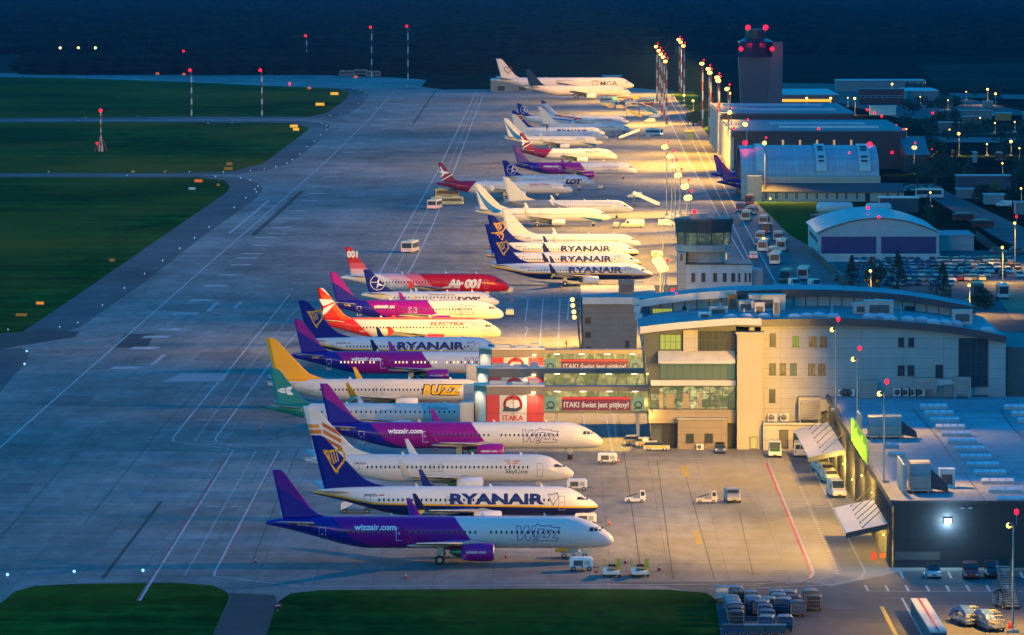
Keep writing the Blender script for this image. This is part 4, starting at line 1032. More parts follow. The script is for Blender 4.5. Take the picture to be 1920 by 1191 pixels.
def hvac(x, y, z, sx, sy, sz, label, duct=1, legs=True):
    o = empty('ventilation_unit', (x, y, z), 0, label, 'ventilation unit')
    b0 = .6 if legs else 0
    mb = MB().box(0, sx, 0, sy, b0, b0+sz)
    mb.build('housing', mat('unit_casing', (.38,.36,.33), .5, .3), o)
    mb = MB(); n = int(sz/.28)
    for i in range(n): zc = b0+.15+i*.28; mb.prism([(.15, -.02, zc), (sx-.15, -.02, zc), (sx-.15, -.16, zc-.1), (.15, -.16, zc-.1)], (0, 0, .05))
    mb.build('louvre', GREY, o)
    mb = MB().box(-.06, .06, -.2, sy, b0, b0+sz+.1).box(sx-.06, sx+.06, -.2, sy, b0, b0+sz+.1).box(.06, sx-.06, -.1, sy, b0+sz, b0+sz+.12); mb.build('casing_frame', STEEL, o)
    if duct: MB().prism([(sx+.06, .2, b0+sz*.95), (sx+2.2, .2, b0+sz*.95), (sx+3.0, .2, b0+sz*.7), (sx+3.0, .2, b0+sz*.5), (sx+.06, .2, b0+sz*.35)], (0, sy*.7, 0)).build('duct', GREY, o)
    if legs:
        mb = MB()
        for a, b in ((.1,.1),(sx-.3,.1),(.1,sy-.3),(sx-.3,sy-.3)): mb.box(a, a+.2, b, b+.2, 0, b0)
        mb.build('support_frame', STEEL, o)
    return o
p = PY(1501, 778, 897); hvac(p.x, 902.5, 4.4, 3.4, 3.2, 3.3, 'large louvred ventilation unit on the equipment deck')
# roof furniture
rf = random.Random(11)
def dome(px, py, Y, z, r, label):
    o = empty('roof_dome', (PY(px, py, Y).x, Y, z), 0, label, 'skylight dome', 'skylight domes along the arched roof')
    MB().box(-r, r, -r, r, -.3, .25).build('kerb', GREY, o); MB().rings([[(math.cos(t)*a, math.sin(t)*a, .25+h) for t in [2*math.pi*k/10+.3 for k in range(10)]] for a, h in ((r*.95, 0), (r*.8, .2), (r*.4, .36), (.05, .4))], 0, False).build('dome', mat('dome_acrylic', (.5,.55,.6), .2), o)
for i, px in enumerate([1370,1400,1432,1490,1512,1535,1562,1630,1652,1668,1702,1728,1750,1772,1792,1850]):
    zb = zr(px)+.1; Y = 911+(i % 3)*1.5; dome(px, 600, Y, zb, 1.1, 'low pale skylight dome near the arched roof edge')
def rbox(px, Y, sx, sy, sz, m, label, name='roof_unit', z=None):
    x = PY(px, 600, Y).x; zb = (zr(px)-.1) if z is None else z
    o = empty(name, (x, Y, zb), 0, label, 'roof unit'); MB().box(0, sx, 0, sy, 0, sz).box(-.08, sx+.08, -.08, sy+.08, sz, sz+.12).build('casing', m, o)
    MB().box(sx*.15, sx*.85, -.06, 0, sz*.2, sz*.75).build('grille', DGREY, o); return o
rbox(1330, 925, 3, 2, 1.2, GREY, 'grey ventilation box on the roof left of the stair tower'); rbox(1310, 918, 2.0, 1.6, .9, WHITE, 'white ventilation box near the lit roof edge')
rbox(1404, 930, 6, 4, 2.6, GREY, 'tall grey louvred plant box in the middle of the arched roof'); rbox(1385, 927, 2.4, 2.4, 1.8, GREY, 'small grey plant box left of the tall one')
rbox(1450, 914, 1.0, .5, 3.3, WHT, 'thin pale upright flue on the arched roof edge', 'roof_flue'); rbox(1415, 917, 1.6, .6, 2.2, WHT, 'pale upright panel beside the plant boxes', 'roof_panel')
rbox(1600, 921, 3.6, 2.4, 1.7, GREY, 'grey plant box under the vertical panels'); rbox(1622, 919, 4.6, 3.0, 2.3, GREY, 'large grey plant box before the dark opening'); rbox(1786, 915, 3.2, 2.0, 2.2, GREY, 'grey plant box near the low end of the arched roof'); rbox(1365, 935, 1.5, 1.2, 2.4, ORANGE, 'rust coloured vent cowl on the arched roof')
for px, Y in ((1290,930),(1350,932),(1395,915),(1478,935),(1560,922),(1690,925)):
    o = empty('roof_vent', (PY(px, 600, Y).x, Y, zr(px)), 0, 'thin vent pipe sticking out of the arched roof', 'vent pipe', 'vent pipes on the arched roof'); MB().tube((0,0,-.2), (0,0,1.1), .12).build('pipe', GREY, o); MB().ball((0,0,1.2), .25, n=8, sz=.6).build('cowl', GREY, o)
for i in range(5):
    ac_unit(1574+i*8 if i < 3 else 1690, 0, 905.2, 1.3, 'white box unit low on the shaded terminal wall', 8.5, 'white units on the shaded wall') if i < 3 else None
for i in range(4): ac_unit(1678+i*14, 0, 905.2, 1.5, 'white box unit in the row of four on the low roof by the terminal wall', 8.5, 'row of four white units')
p = PY(1612, 750, 902); hvac(p.x, 901, 8.45, 2.6, 2.2, 2.6, 'slim ventilation unit against the shaded terminal wall', 0, False)
p = PY(1712, 750, 902); hvac(p.x, 901, 9.3, 3.6, 2.2, 1.6, 'dark ducted unit against the shaded terminal wall', 1)
p = PY(1788, 750, 902); hvac(p.x, 901, 8.45, 2.6, 2.2, 2.6, 'framed ventilation unit beside the tall dark glazing', 0, True)

# ---------- baggage hall (low wide building) ----------
bh = empty('baggage_hall', (0, 0, 0), 0, 'low wide hall with flat skylit roof and black front wall', 'building')
HX0, HY0, HY1, HZ = 43.8, 731., 905., 8.4; HX1 = 150.
MB().box(HX0+.4, HX1, HY0+.3, HY1-.05, 0, HZ-.2).build('wall', TAUPE, bh)
MB().box(HX0+.3, HX1, HY0, HY0+.3, 0, HZ).build('front_wall', NAVYW, bh)
MB().box(HX0+.35, HX1, HY0+.3, HY1-.06, HZ-.2, HZ).build('roof', ROOFM, bh)
MB().box(HX0-.1, HX0+.35, HY0-.05, HY1-.06, HZ-.45, HZ+.35).box(HX0+.35, HX1, HY0-.05, HY0+.25, HZ, HZ+.3).build('parapet', TRIM, bh)
MB().box(HX0+.1, HX0+.38, HY0+.4, HY1-.2, .2, HZ-.5).build('side_glazing', STORE, bh)
mb = MB(); y = HY0+.2
while y < HY1-12: mb.box(HX0-.25, HX0+.1, y, y+.16, 0, HZ-.5); y += 1.55
mb.box(HX0-.05, HX0+.09, HY0+.2, HY1-12, 3.2, 3.4).box(HX0-.05, HX0+.09, HY0+.2, HY1-12, 5.6, 5.75)
mb.build('mullions', TRIM, bh)
q4(MB(), 1678, 1762, 1035, 1050, HY0-.0, d=.05).build('vent_strip', DGREY, bh)
for a, b in ((1801,1808),(1816,1823)): q4(MB(), a, b, 952, 954, HY0-.06, d=.05).build('wall_light', emit('dim_cool_strip', (.3,.6,.9), .5), bh)
# wall floodlight
wl = empty('wall_floodlight', PY(1777, 977, HY0-.35), 0, 'very bright cool white floodlight on the black wall', 'floodlight')
MB().box(-.45, .45, -.12, .12, -.35, .35).build('housing', DGREY, wl); MB().box(-.38, .38, -.17, -.12, -.28, .28).build('lens', emit('lit_cool_floodlight', (.85,1,.97), 90), wl)
lamp('POINT', tuple(wl.location+Vector((0, -.6, -.1))), 250, (.6, .9, 1.), size=.4)
SKYL = mat('skylight_polycarbonate', (.62,.66,.7), .3)
k = 3.502
cnt = 0
for col_, lst in enumerate([[(858,1040,95),(890,1080,138),(925,1118,183),(962,1155,230),(1002,1198,275),(1042,1240,325),(1088,1285,375),(1125,1330,428),(1170,1380,480),(1215,1425,532),(1262,1478,590),(1310,1530,648),(1365,1580,708)],
             [(1413,1600,98),(1460,1650,142),(1500,1700,187),(1545,1745,233)]]):
    for a, b, y in lst:
        p = P(1480+a/k, 740+y/k, HZ); q = P(1480+b/k, 740+y/k, HZ)
        o = empty('roof_skylight', (p.x, p.y, HZ), 0, 'long pale rooflight in the diagonal column on the low hall roof' if col_ == 0 else 'long pale rooflight at the far edge of the low hall roof', 'rooflight', 'rooflights on the low hall roof' if col_ == 0 else 'edge rooflights')
        L = q.x-p.x; MB().box(0, L, 0, 1.5, 0, .45).build('kerb', GREY, o)
        mb = MB(); n = 4
        for i in range(n): x0 = L*i/n+.06; x1 = L*(i+1)/n-.06; mb.prism([(x0, .05, .45), (x0, .75, .8), (x0, 1.45, .45)], (x1-x0, 0, 0))
        mb.build('glazing', SKYL, o)
for a, b, y in ((622,718,350),(648,760,405)):
    p = P(1480+a/k, 740+y/k, HZ); q = P(1480+b/k, 740+y/k, HZ); o = empty('roof_skylight', (p.x, p.y, HZ), 0, 'short rooflight between the two big roof units', 'rooflight', 'short rooflights'); MB().box(0, q.x-p.x, 0, 1.4, 0, .35).build('kerb', GREY, o); MB().prism([(.05,.05,.35),(.05,.7,.6),(.05,1.35,.35)], (q.x-p.x-.1, 0, 0)).build('glazing', SKYL, o)
# cable runs
for pts in ([(808,90),(860,150),(920,220),(1000,320),(1050,390),(1110,460),(1180,560),(1240,640),(1300,715)], [(1385,100),(1430,170),(1480,235),(1541,290)]):
    q = [P(1480+a/k, 740+b/k, HZ) for a, b in pts]; mb = MB()
    for a, b in zip(q[:-1], q[1:]): mb.tube((a.x, a.y, HZ+.08), (b.x, b.y, HZ+.08), .07, n=5)
    tag(mb.build('lightning_cable', DGREY), 'thin dark cable snaking down the low hall roof', 'cable', 'cables on the low hall roof')
# two big roof plants
def plant(pxa, pxb, py, depth, h, label, flip=False):
    p = P(pxa, py, HZ); q = P(pxb, py, HZ); L = q.x-p.x
    o = empty('roof_plant', (p.x, p.y, HZ), 0, label, 'air handling unit')
    rs = []
    prof = [(0,.6),(0,h*.55),(.25,h*.62),(.7,h*.95),(1.3,h),(depth,h),(depth,.6)]
    MB().prism([(0, y, z) for y, z in prof], (L, 0, 0)).build('casing', mat('unit_casing', (.38,.36,.33), .5, .3), o)
    mb = MB(); n = 6
    for i in range(n+1):
        x = L*i/n; mb.prism([(x-.04, y-.03, z+.02) for y, z in prof], (.08, 0, 0))
    mb.build('casing_ribs', STEEL, o)
    MB().box(-.3, L+.3, -.4, depth+.4, .35, .55).box(.2, .4, 0, .2, 0, .35).box(L-.4, L-.2, 0, .2, 0, .35).box(.2, .4, depth-.2, depth, 0, .35).box(L-.4, L-.2, depth-.2, depth, 0, .35).build('support_frame', STEEL, o)
    MB().prism([(L+.0, .6, h*.8), (L+2.2, .6, h*.3), (L+2.4, .6, .1), (L, .6, .6)], (0, depth*.5, 0)).build('duct', TRIM, o)
    return o
plant(1629, 1690, 823, 3.2, 3.3, 'boxy brown ribbed roof unit by the green lit sign'); plant(1708, 1745, 925, 4.5, 4.0, 'tall curved ducted roof unit near the black front wall')
for (a, b, c, d, lb) in ((1610, 822, 6.2, 3.6, 'tall pale acoustic screen beside the brown roof unit'), (1693, 927, 13, 3.9, 'tall pale acoustic screen beside the curved roof unit')):
    p = P(a, b, HZ); o = empty('acoustic_screen', (p.x, p.y, HZ), 0, lb, 'screen'); MB().box(0, .25, 0, c, .2, d).build('panel', GREY, o); mb = MB()
    for y in (0, c*.5, c-.15): mb.box(.25, .5, y, y+.15, 0, d-.1)
    mb.build('post', STEEL, o)
p = P(1762, 915, HZ); ob = rbox(1762, 770, 2.0, 2.0, 2.4, WHITE, 'white cube unit beside the curved roof unit', z=HZ); ob.location = (p.x, p.y, HZ)
# green lettering block on the parapet, seen at a raking angle
sg = empty('rooftop_sign', (0, 0, 0), 0, 'tall glowing yellow green sign letters along the roof edge', 'sign')
LIME = emit('lit_lime_lettering', (.45,1.,.02), 1.6)
def at_edge(py, z): # y where the parapet line crosses photo row py
    return (CAMH-z)*FPX/(py+100)
ya, yb = at_edge(872, 8.6), at_edge(828, 8.6)
txt = 'Katowice'
me = text_mesh(txt, .05); bm = bmesh.new(); bm.from_mesh(me); xs = [v.co.x for v in bm.verts]; ys = [v.co.y for v in bm.verts]
for v in bm.verts:
    u = (v.co.x-min(xs))/(max(xs)-min(xs)); t = (v.co.y-min(ys))/(max(ys)-min(ys))
bx0, bx1, by0, by1 = min(xs), max(xs), min(ys), max(ys)
for v in bm.verts:
    u = (v.co.x-bx0)/(bx1-bx0); t = (v.co.y-by0)/(by1-by0); zc = v.co.z
    v.co = Vector((HX0-.35, yb+(ya-yb)*u, HZ+.3+3.2*t))
r = bmesh.ops.extrude_face_region(bm, geom=bm.faces[:]); bmesh.ops.translate(bm, verts=[e for e in r['geom'] if isinstance(e, bmesh.types.BMVert)], vec=(-.15, 0, 0)); bmesh.ops.recalc_face_normals(bm, faces=bm.faces[:])
mm = bpy.data.meshes.new('letters'); bm.to_mesh(mm); bm.free(); mm.materials.append(LIME); lo = bpy.data.objects.new('letters', mm); col.objects.link(lo); setparent(lo, sg)
MB().box(HX0-.3, HX0-.2, ya, yb, HZ+.2, HZ+3.6).build('backing_panel', emit('lit_lime_backing', (.35,.8,.02), .5), sg)
mb = MB()
for i in range(6): y = ya+(yb-ya)*i/5; mb.box(HX0-.2, HX0+.6, y-.05, y+.05, HZ+.2, HZ+.35).tube((HX0+.5, y, HZ), (HX0-.15, y, HZ+3.2), .05, n=5)
mb.build('bracket', STEEL, sg)
# canopies on the apron side
def canopy_roof(y0, y1, label):
    o = empty('entrance_canopy', (0, 0, 0), 0, label, 'canopy'); w_ = 5.6
    MB().prism([(HX0-.3, y0, 5.3), (HX0-w_, y0, 4.1), (HX0-w_, y0, 3.85), (HX0-.3, y0, 5.0)], (0, y1-y0, 0)).build('canopy_sheet', WHT, o)
    MB().prism([(HX0-.3, y0-.08, 5.4), (HX0-w_-.1, y0-.08, 4.2), (HX0-w_-.1, y0-.08, 3.5), (HX0-.3, y0-.08, 4.7)], (0, .08, 0)).build('fascia', TRIM, o)
    n = 6
    for i in range(n): y = y0+(y1-y0)*(i+.3)/n; MB().tube((HX0-.2, y, 7.7), (HX0-w_*.62, y, 4.75), .06, n=5).ball((HX0-w_*.62, y, 4.75), .12, n=6).build('tie_rod', TRIM, o)
    return o
canopy_roof(734, 768, 'white tied canopy at the near corner of the low hall'); canopy_roof(843, 893, 'long white tied canopy at the far end of the low hall')

for i, (y, e) in enumerate(((738, 900), (748, 900), (765, 500), (790, 500), (815, 700), (840, 900), (866, 900))):
    o = empty('facade_lamp', (HX0-.5, y, 3.6 if i not in (2, 3) else 6.5), 0, 'warm lamp on the apron side of the low hall', 'wall lamp', 'facade lamps of the low hall'); MB().box(0, .3, -.15, .15, -.08, .08).build('bracket', DGREY, o); MB().ball((-.1, 0, -.05), .14, n=8).build('lens', EM_WARM, o)
    lamp('POINT', (HX0-.9, y, 3.3 if i not in (2, 3) else 6.0), e, (1., .55, .1), size=.2)
# ---------- jet bridges ----------
LOGO_RED = mat('sign_red', (.55,.04,.04), .45, var=.08)
BANNER = emit('lit_magenta_banner', (.28,.01,.05), .8)
CRW = mat('cream_panel', (.62,.58,.52), .5)
def jet_bridge(yg, px0, px1, pxr, label, words, logo, idx):
    Y = gy(yg); s = pxm(yg); o = empty('jet_bridge', (0, 0, 0), 0, label, 'jet bridge', 'boarding bridges on the apron side of the terminal')
    X = lambda px: PY(px, 700, Y).x
    xa, xb, xc = X(px0), X(px0+24), X(px1); xr = X(pxr)
    # rotunda block with chamfered corner
    MB().prism([(xa, Y+3.2, 0), (xb, Y, 0), (xc, Y, 0), (xc, Y+5, 0), (xa, Y+5, 0)], (0, 0, 9.3)).build('rotunda_wall', TAUPE, o)
    MB().prism([(xa-.15, Y+3.1, 9.3), (xb-.05, Y-.15, 9.3), (xc+.1, Y-.15, 9.3), (xc+.1, Y+5.1, 9.3), (xa-.15, Y+5.1, 9.3)], (0, 0, .25)).build('roof', WHT, o)
    MB().prism([(xa+.25, Y+2.85, .3), (xb-.12, Y+.02, .3), (xb-.12, Y+.02, 8.4), (xa+.25, Y+2.85, 8.4)], (-.05, -.06, 0)).build('white_wall_panel', CRW, o)
    zt = 7.9; w_ = xc-xb
    cols = [(0,.22,LOGO_RED),(.225,.46,CRW),(.465,.70,CRW),(.705,.86,LOGO_RED),(.865,.985,LOGO_RED)]
    for a, b, m in cols: MB().box(xb+w_*a+.05, xb+w_*b, Y-.07, Y, .3, zt).build('door_panel', m, o)
    mb = MB()
    for z in (2.2, 5.0): mb.box(xb+.05, xc, Y-.09, Y-.0, z-.03, z+.03)
    mb.build('panel_joint', TRIM, o)
    cx = xb+w_*.46; cz = 5.75
    mb = MB(); N = 20; pts = [(cx+1.35*math.cos(math.pi*(1.15-1.3*i/N)), cz+1.35*math.sin(math.pi*(1.15-1.3*i/N))+.6) for i in range(N+1)]
    stroke(mb, pts, .42, Y-.1); stroke(mb, [(cx-.9, cz+1.5), (cx-.2, cz+1.75), (cx+.6, cz+1.6)], .5, Y-.104)
    mb.build('hat_emblem', LOGO_RED, o)
    mb = MB(); mb.poly([(x, Y-.11, z) for x, z in [(cx-1.8, cz-.5), (cx-1.1, cz+.4), (cx-.4, cz+.1), (cx+.5, cz+.05), (cx+1.5, cz+.5), (cx+1.3, cz-.1), (cx+.7, cz-.5)]]); mb.build('dark_emblem', TRIM, o)
    label_mesh('sign_lettering', 'ITAKA', cx-1.7, cx+1.7, cz-1.95, cz-1.05, lambda x, z: Y-.08, LOGO_RED, o, bold=.03, slices=0)
    # wall light over the doors
    MB().box(xb+w_*.78, xb+w_*.85, Y-.35, Y-.1, 8.25, 8.45).build('wall_lamp', emit('lit_wall_lamp', (1,.7,.3), 5), o)
    lamp('SPOT', (xb+w_*.81, Y-.6, 8.3), 160, (1,.78,.45), aim=(xb+w_*.7, Y-.2, 2), size=.2, spot=140)
    lamp('SPOT', (xa-.2, Y+1.0, 8.8), 60, (1,.75,.4), aim=(xa+.8, Y+1.6, 3), size=.25, spot=130)
    mb = MB(); 
    for i, (a, b, h) in enumerate(((.05,.35,.5),(.45,.7,.35),(.75,.9,.7))): mb.box(xb+w_*a, xb+w_*b, Y+1.5, Y+3.2, 9.55, 9.55+h)
    mb.build('roof_equipment', GREY, o)
    # tunnel
    z0, z1 = 5.3, 8.55
    MB().box(xc, xr, Y, Y+3, z0-.35, z0).build('tunnel_floor', TAUPE, o)
    MB().box(xc, xr, Y-.1, Y+3.1, z1, z1+.75).build('tunnel_roof', TAUPE, o)
    MB().box(xc+.02, xr, Y+.75, Y+.85, z0, z1).build('interior_wall', BRG, o)
    L = xr-xc; mb = MB(); n = 10
    for i in range(n+1): x = xc+L*i/n; mb.box(x-.04, x+.04, Y-.02, Y+.08, z0, z1)
    mb.box(xc, xr, Y-.02, Y+.08, z0+1.5, z0+1.56)
    for i in range(0, n, 2): a, b = xc+L*(i+.6)/n, xc+L*(i+1.3)/n; mb.tube((a, Y+.12, z0+.1), (b, Y+.12, z1-.1), .07, n=5)
    mb.build('glazing_frame', STEEL, o)
    mb = MB()
    for i in range(4): x = xc+L*(i+.5)/4; mb.box(x-.5, x+.5, Y+.3, Y+.6, z1-.12, z1-.03)
    mb.build('ceiling_lamp', emit('lit_ceiling_lamp', (1,.85,.5), 6), o)
    if words:
        MB().box(xc+L*.17, xc+L*.83, Y-.06, Y-.03, z0+.15, z0+2.35).build('banner', BANNER, o)
        label_mesh('banner_lettering', 'ITAKI \u015bwiat jest pi\u0119kny!', xc+L*.19, xc+L*.81, z0+.35, z0+1.6, lambda x, z: Y-.062, emit('lit_banner_lettering', (.85,.7,.5), .8), o, bold=.025, slices=0)
        MB().box(xc+L*.17, xc+L*.83, Y-.065, Y-.06, z0+1.95, z0+2.25).build('banner_light', emit('lit_red_strip', (1.,.03,.02), 1.1), o)
        for u in (.06, .9):
            MB().box(xc+L*(u-.05), xc+L*(u+.06), Y-.06, Y-.03, z0+.1, z0+2.35).build('logo_panel', emit('lit_pale_green_panel', (.3,.5,.28), .6), o)
            mb = MB(); x0 = xc+L*u+.05; stroke(mb, [(x0+.55*math.cos(math.pi*(1.1-1.2*i/10)), z0+1.0+.55*math.sin(math.pi*(1.1-1.2*i/10))) for i in range(11)], .22, Y-.07); mb.poly([(x, Y-.07, z) for x, z in [(x0-.8, z0+.35), (x0-.4, z0+.8), (x0+.6, z0+.8), (x0+.5, z0+.35)]]); mb.build('hat_emblem', TRIM, o)
    # legs
    mb = MB()
    for u in (.12, .9): x = xc+L*u; mb.box(x-.25, x+.25, Y+1, Y+1.5, 0, z0-.35)
    mb.build('column', GREY, o)
    # aircraft-side cab
    MB().prism([(xa-2.2, Y+1.5, 2.9), (xa, Y+1.5, 2.9), (xa, Y+4.8, 2.9), (xa-2.2, Y+4.8, 2.9)], (0, 0, 3.6)).build('docking_cab', GREY, o)
    return o
jet_bridge(832.7, 888, 1020, 1216, 'nearest boarding bridge with hat emblem doors and lit banner', True, True, 0)
jet_bridge(795.8, 893, 1020, 1214, 'middle boarding bridge of three, with no banner in its glazing', False, True, 1)
jet_bridge(754.6, 898, 1020, 1210, 'farthest boarding bridge of three, with lit banner, below the taupe block', True, True, 2)

# ---------- taupe gate block ----------
gb = empty('gate_block', (0, 0, 0), 0, 'large windowless looking taupe block with grey flat roof behind the jet bridges', 'building')
Yg = 1100.; xa, xb = PY(1092, 600, Yg).x, PY(1194, 600, Yg).x
MB().box(xa, xb, Yg, Yg+38, 0, 12).build('wall', TAUPE, gb); MB().box(xa-.2, xb+4, Yg-.2, Yg+38.2, 12, 12.25).build('roof', ROOFM, gb)
MB().box(xa, xb-.6, Yg-.5, Yg-.2, 10.9, 12.2).build('coping', WHT, gb)
MB().prism([(xa-.02, Yg-.2, 0), (xa-.02, Yg+38, 0), (xa-1.2, Yg+38, 12), (xa-1.2, Yg-.2, 12)], (-.3, 0, 0)).build('slanted_side', TRIM, gb)
for y in (600, 627, 655): wnd(gb, 1097, 1108, y-5, y+6, Yg)
wnd(gb, 1172, 1180, 638, 652, Yg)
rbox(1160, 1108, 3.0, 3, 2.6, TAUPE, 'square taupe roof box on the gate block', z=12.25)
def bridge_stub(px0, px1, yg, h, label):
    Y = gy(yg); o = empty('passenger_stairs_tower', (0, 0, 0), 0, label, 'boarding cab'); xa, xb = PY(px0, 500, Y).x, PY(px1, 500, Y).x
    MB().box(xa, xb, Y, Y+3.5, 0, h).build('wall', CRW, o); MB().box(xa-.2, xb+.2, Y-.2, Y+3.7, h, h+.25).build('roof', GREY, o)
    MB().box(xb, xb+14, Y+.6, Y+3.2, h-3.2, h-.4).build('corridor', TAUPE, o)
    return o
bridge_stub(1186, 1205, 583, 5.9, 'cream boarding cab at the nose of the nearest harp tail airliner of the three')

# ---------- glazed old control tower ----------
ct = empty('control_tower', (0, 0, 0), 0, 'stubby control tower with wide glazed cab above a white office block', 'control tower')
Yt = 1250.; cxt = PY(1321, 440, Yt).x
def ngon(r, z, n=12, cy=0, k=1.): return [(cxt+math.cos(2*math.pi*(i+.5)/n)*r, Yt+7+math.sin(2*math.pi*(i+.5)/n)*r*k, z) for i in range(n)]
T = lambda py: 80-(py+100)*Yt/FPX
MB().rings([ngon(4.9, 0), ngon(4.9, T(472))], smooth=False).build('stem', PALE, ct)
MB().rings([ngon(6.3, T(473)), ngon(6.5, T(461)), ngon(6.0, T(460))], smooth=False).build('gallery', PALE, ct)
MB().rings([ngon(5.8, T(460)), ngon(6.2, T(436))], smooth=False).build('glazing', interior('tower_cab_glass', (.04,.08,.07), (.35,.42,.22), .5, .3, .3), ct)
mb = MB()
for a, b in zip(ngon(5.85, T(460)), ngon(6.25, T(436))): mb.tube(a, b, .14, n=5)
mb.build('mullion', TRIM, ct)
MB().rings([ngon(6.3, T(437)), ngon(6.75, T(415)), ngon(6.75, T(411)), ngon(6.2, T(411))], smooth=False).build('roof', TRIM, ct)
mb = MB(); pr = ngon(6.6, T(411)); pr2 = ngon(6.6, T(402))
for i in range(12): mb.tube(pr[i], pr2[i], .05, n=5); mb.tube(pr2[i], pr2[(i+1) % 12], .05, n=5); mb.tube(((Vector(pr[i])+Vector(pr2[i]))/2), ((Vector(pr[(i+1) % 12])+Vector(pr2[(i+1) % 12]))/2), .04, n=5)
mb.build('railing', STEEL, ct)
mb = MB()
for i in range(7): mb.tube((cxt-5+i*1.6, Yt+5+(i % 3), T(411)), (cxt-5+i*1.6, Yt+5+(i % 3), T(411)+1.5+(i*37 % 5)*.5), .05, n=5)
mb.box(cxt-3, cxt-1, Yt+5, Yt+7, T(411), T(411)+1).box(cxt+1, cxt+2.2, Yt+6, Yt+7, T(411), T(411)+1.3); mb.build('antenna', STEEL, ct)
MB().box(PY(1361,480,Yt).x, PY(1363.5,480,Yt).x, Yt+1.6, Yt+1.9, T(487), T(475)).build('lit_opening', IN_WARM, ct)
x0, x1 = PY(1286,520,Yt).x, PY(1409,520,Yt).x
MB().box(x0, x1, Yt-3, Yt+14, 0, T(495)).build('office_wall', mat('white_render', (.5,.5,.5), .6), ct); MB().box(x0-.2, x1+.2, Yt-3.2, Yt+14.2, T(495), T(493)).build('office_roof', TRIM, ct)
MB().box(PY(1271,520,Yt).x, x0, Yt, Yt+10, 0, T(474)).build('side_wall', PALE, ct)
MB().box(x1, PY(1431,520,Yt).x, Yt+2, Yt+12, 0, T(507)).build('side_wall', PALE, ct)
for px in (1296,1315,1337,1355,1371,1384,1396,1404): wnd(ct, px, px+7.5 if px < 1380 else px+4, 512, 528, Yt-3)
wnd(ct, 1275, 1280, 476, 488, Yt)

# ---------- sheds and hangars ----------
def shed(name, label, px0, px1, yg, h, depth, wm, rm=ROOF2, cat='hangar', win=None, ridge=0, pm=GLS):
    Y = gy(yg); o = empty(name, (0, 0, 0), 0, label, cat); x0, x1 = PY(px0, yg, Y).x, PY(px1, yg, Y).x
    MB().box(x0, x1, Y, Y+depth, 0, h).build('wall', wm, o)
    if ridge: MB().prism([(x0-.4, Y-.4, h), (x0-.4, Y+depth/2, h+ridge), (x0-.4, Y+depth+.4, h)], (x1-x0+.8, 0, 0)).build('roof', rm, o)
    else: MB().box(x0-.3, x1+.3, Y-.3, Y+depth+.3, h, h+.35).build('roof', rm, o)
    if win:
        n, z0, z1, wd = win
        for i in range(n): x = x0+(x1-x0)*(i+.5)/n; f = MB().box(x-wd/2, x+wd/2, Y-.08, Y, z0, z1).build('window', WHT, o); MB().box(x-wd/2+.12, x+wd/2-.12, Y-.12, Y-.08, z0+.12, z1-.12).build('pane', pm, f)
    return o
# small arched hangar
ah = empty('arched_hangar', (0, 0, 0), 0, 'small arched hangar with two wide dark blue doors', 'hangar')
Ya = gy(482); xa, xb = PY(1534, 480, Ya).x, PY(1761, 480, Ya).x; n = 22
def arch(x0, x1, he, ha): return [(x0+(x1-x0)*i/n, he+(ha-he)*math.sin(math.pi*(i/n))**.85) for i in range(n+1)]
pr = arch(xa, xb, 6.0, 9.9)
MB().prism([(xa, Ya, 0)]+[(x, Ya, z) for x, z in pr]+[(xb, Ya, 0)], (0, 58, 0)).build('wall', mat('pale_blue_render', (.40,.42,.44), .6), ah)
prr = arch(xa-.5, xb+.5, 6.1, 10.15); prism_y([(x, z-.05) for x, z in prr][::-1]+[(x, z+.2) for x, z in prr], Ya-.6, Ya+59).build('roof', ROOF2, ah)
DOORB = mat('dark_blue_door', (.012,.025,.14), .5, var=.1)
for a, b in ((1540,1643),(1652,1755)):
    p0, p1 = PY(a, 480, Ya).x, PY(b, 480, Ya).x; d = MB().box(p0, p1, Ya-.12, Ya, .3, 5.3).build('hangar_door', DOORB, ah)
    mb = MB()
    for i in range(1, 5): x = p0+(p1-p0)*i/5; mb.box(x-.05, x+.05, Ya-.16, Ya-.12, .3, 5.3)
    mb.build('door_joint', TRIM, d)
MB().prism([(xa-.06, Ya+4, 3.4), (xa-.06, Ya+50, 3.4), (xa-.06, Ya+50, 4.6), (xa-.06, Ya+4, 4.6)], (.05, 0, 0)).build('side_window', GLS, ah)
shed('low_store', 'low flat white store right of the arched hangar', 1762, 1826, 470, 3.8, 25, PALE, ROOFM, 'store')
shed('fence_wall', 'long low pale wall in front of the arched hangar', 1540, 1760, 491, 1.7, .3, WHT, WHT, 'wall')
# barrel hangar with office annex
bar = empty('barrel_hangar', (0, 0, 0), 0, 'pale blue barrel roofed hangar with cream office annex', 'hangar')
Yb = gy(378); bx0, bx1 = PY(1401, 378, Yb).x, PY(1653, 378, Yb).x; R0 = 7.6; n = 20
prof = [(Yb+14, 0)]+[(Yb+14+25-25*math.cos(math.pi*i/n), R0+8.8*math.sin(math.pi*i/n)) for i in range(n+1)]+[(Yb+64, 0)]
MB().add([(bx0-1.5, y, z) for y, z in prof]+[(bx1, y, z) for y, z in prof], [(i, i+1, len(prof)+i+1, len(prof)+i) for i in range(len(prof)-1)], smooth=True).build('barrel_roof', ROOF2, bar)
MB().poly([(bx1, y, z) for y, z in prof]).build('gable_wall', PALE, bar)
prin = [(Yb+14+2, 0)]+[(Yb+14+25-23*math.cos(math.pi*i/n), R0-.5+8.2*math.sin(math.pi*i/n)) for i in range(n+1)]+[(Yb+62, 0)]
N1 = len(prof)
MB().add([(bx0-1.5, y, z) for y, z in prof]+[(bx0-1.45, y, z) for y, z in prin], [(i, i+1, N1+i+1, N1+i) for i in range(N1-1)]).build('gable_frame', mat('violet_grey_trim', (.16,.12,.2), .5), bar)
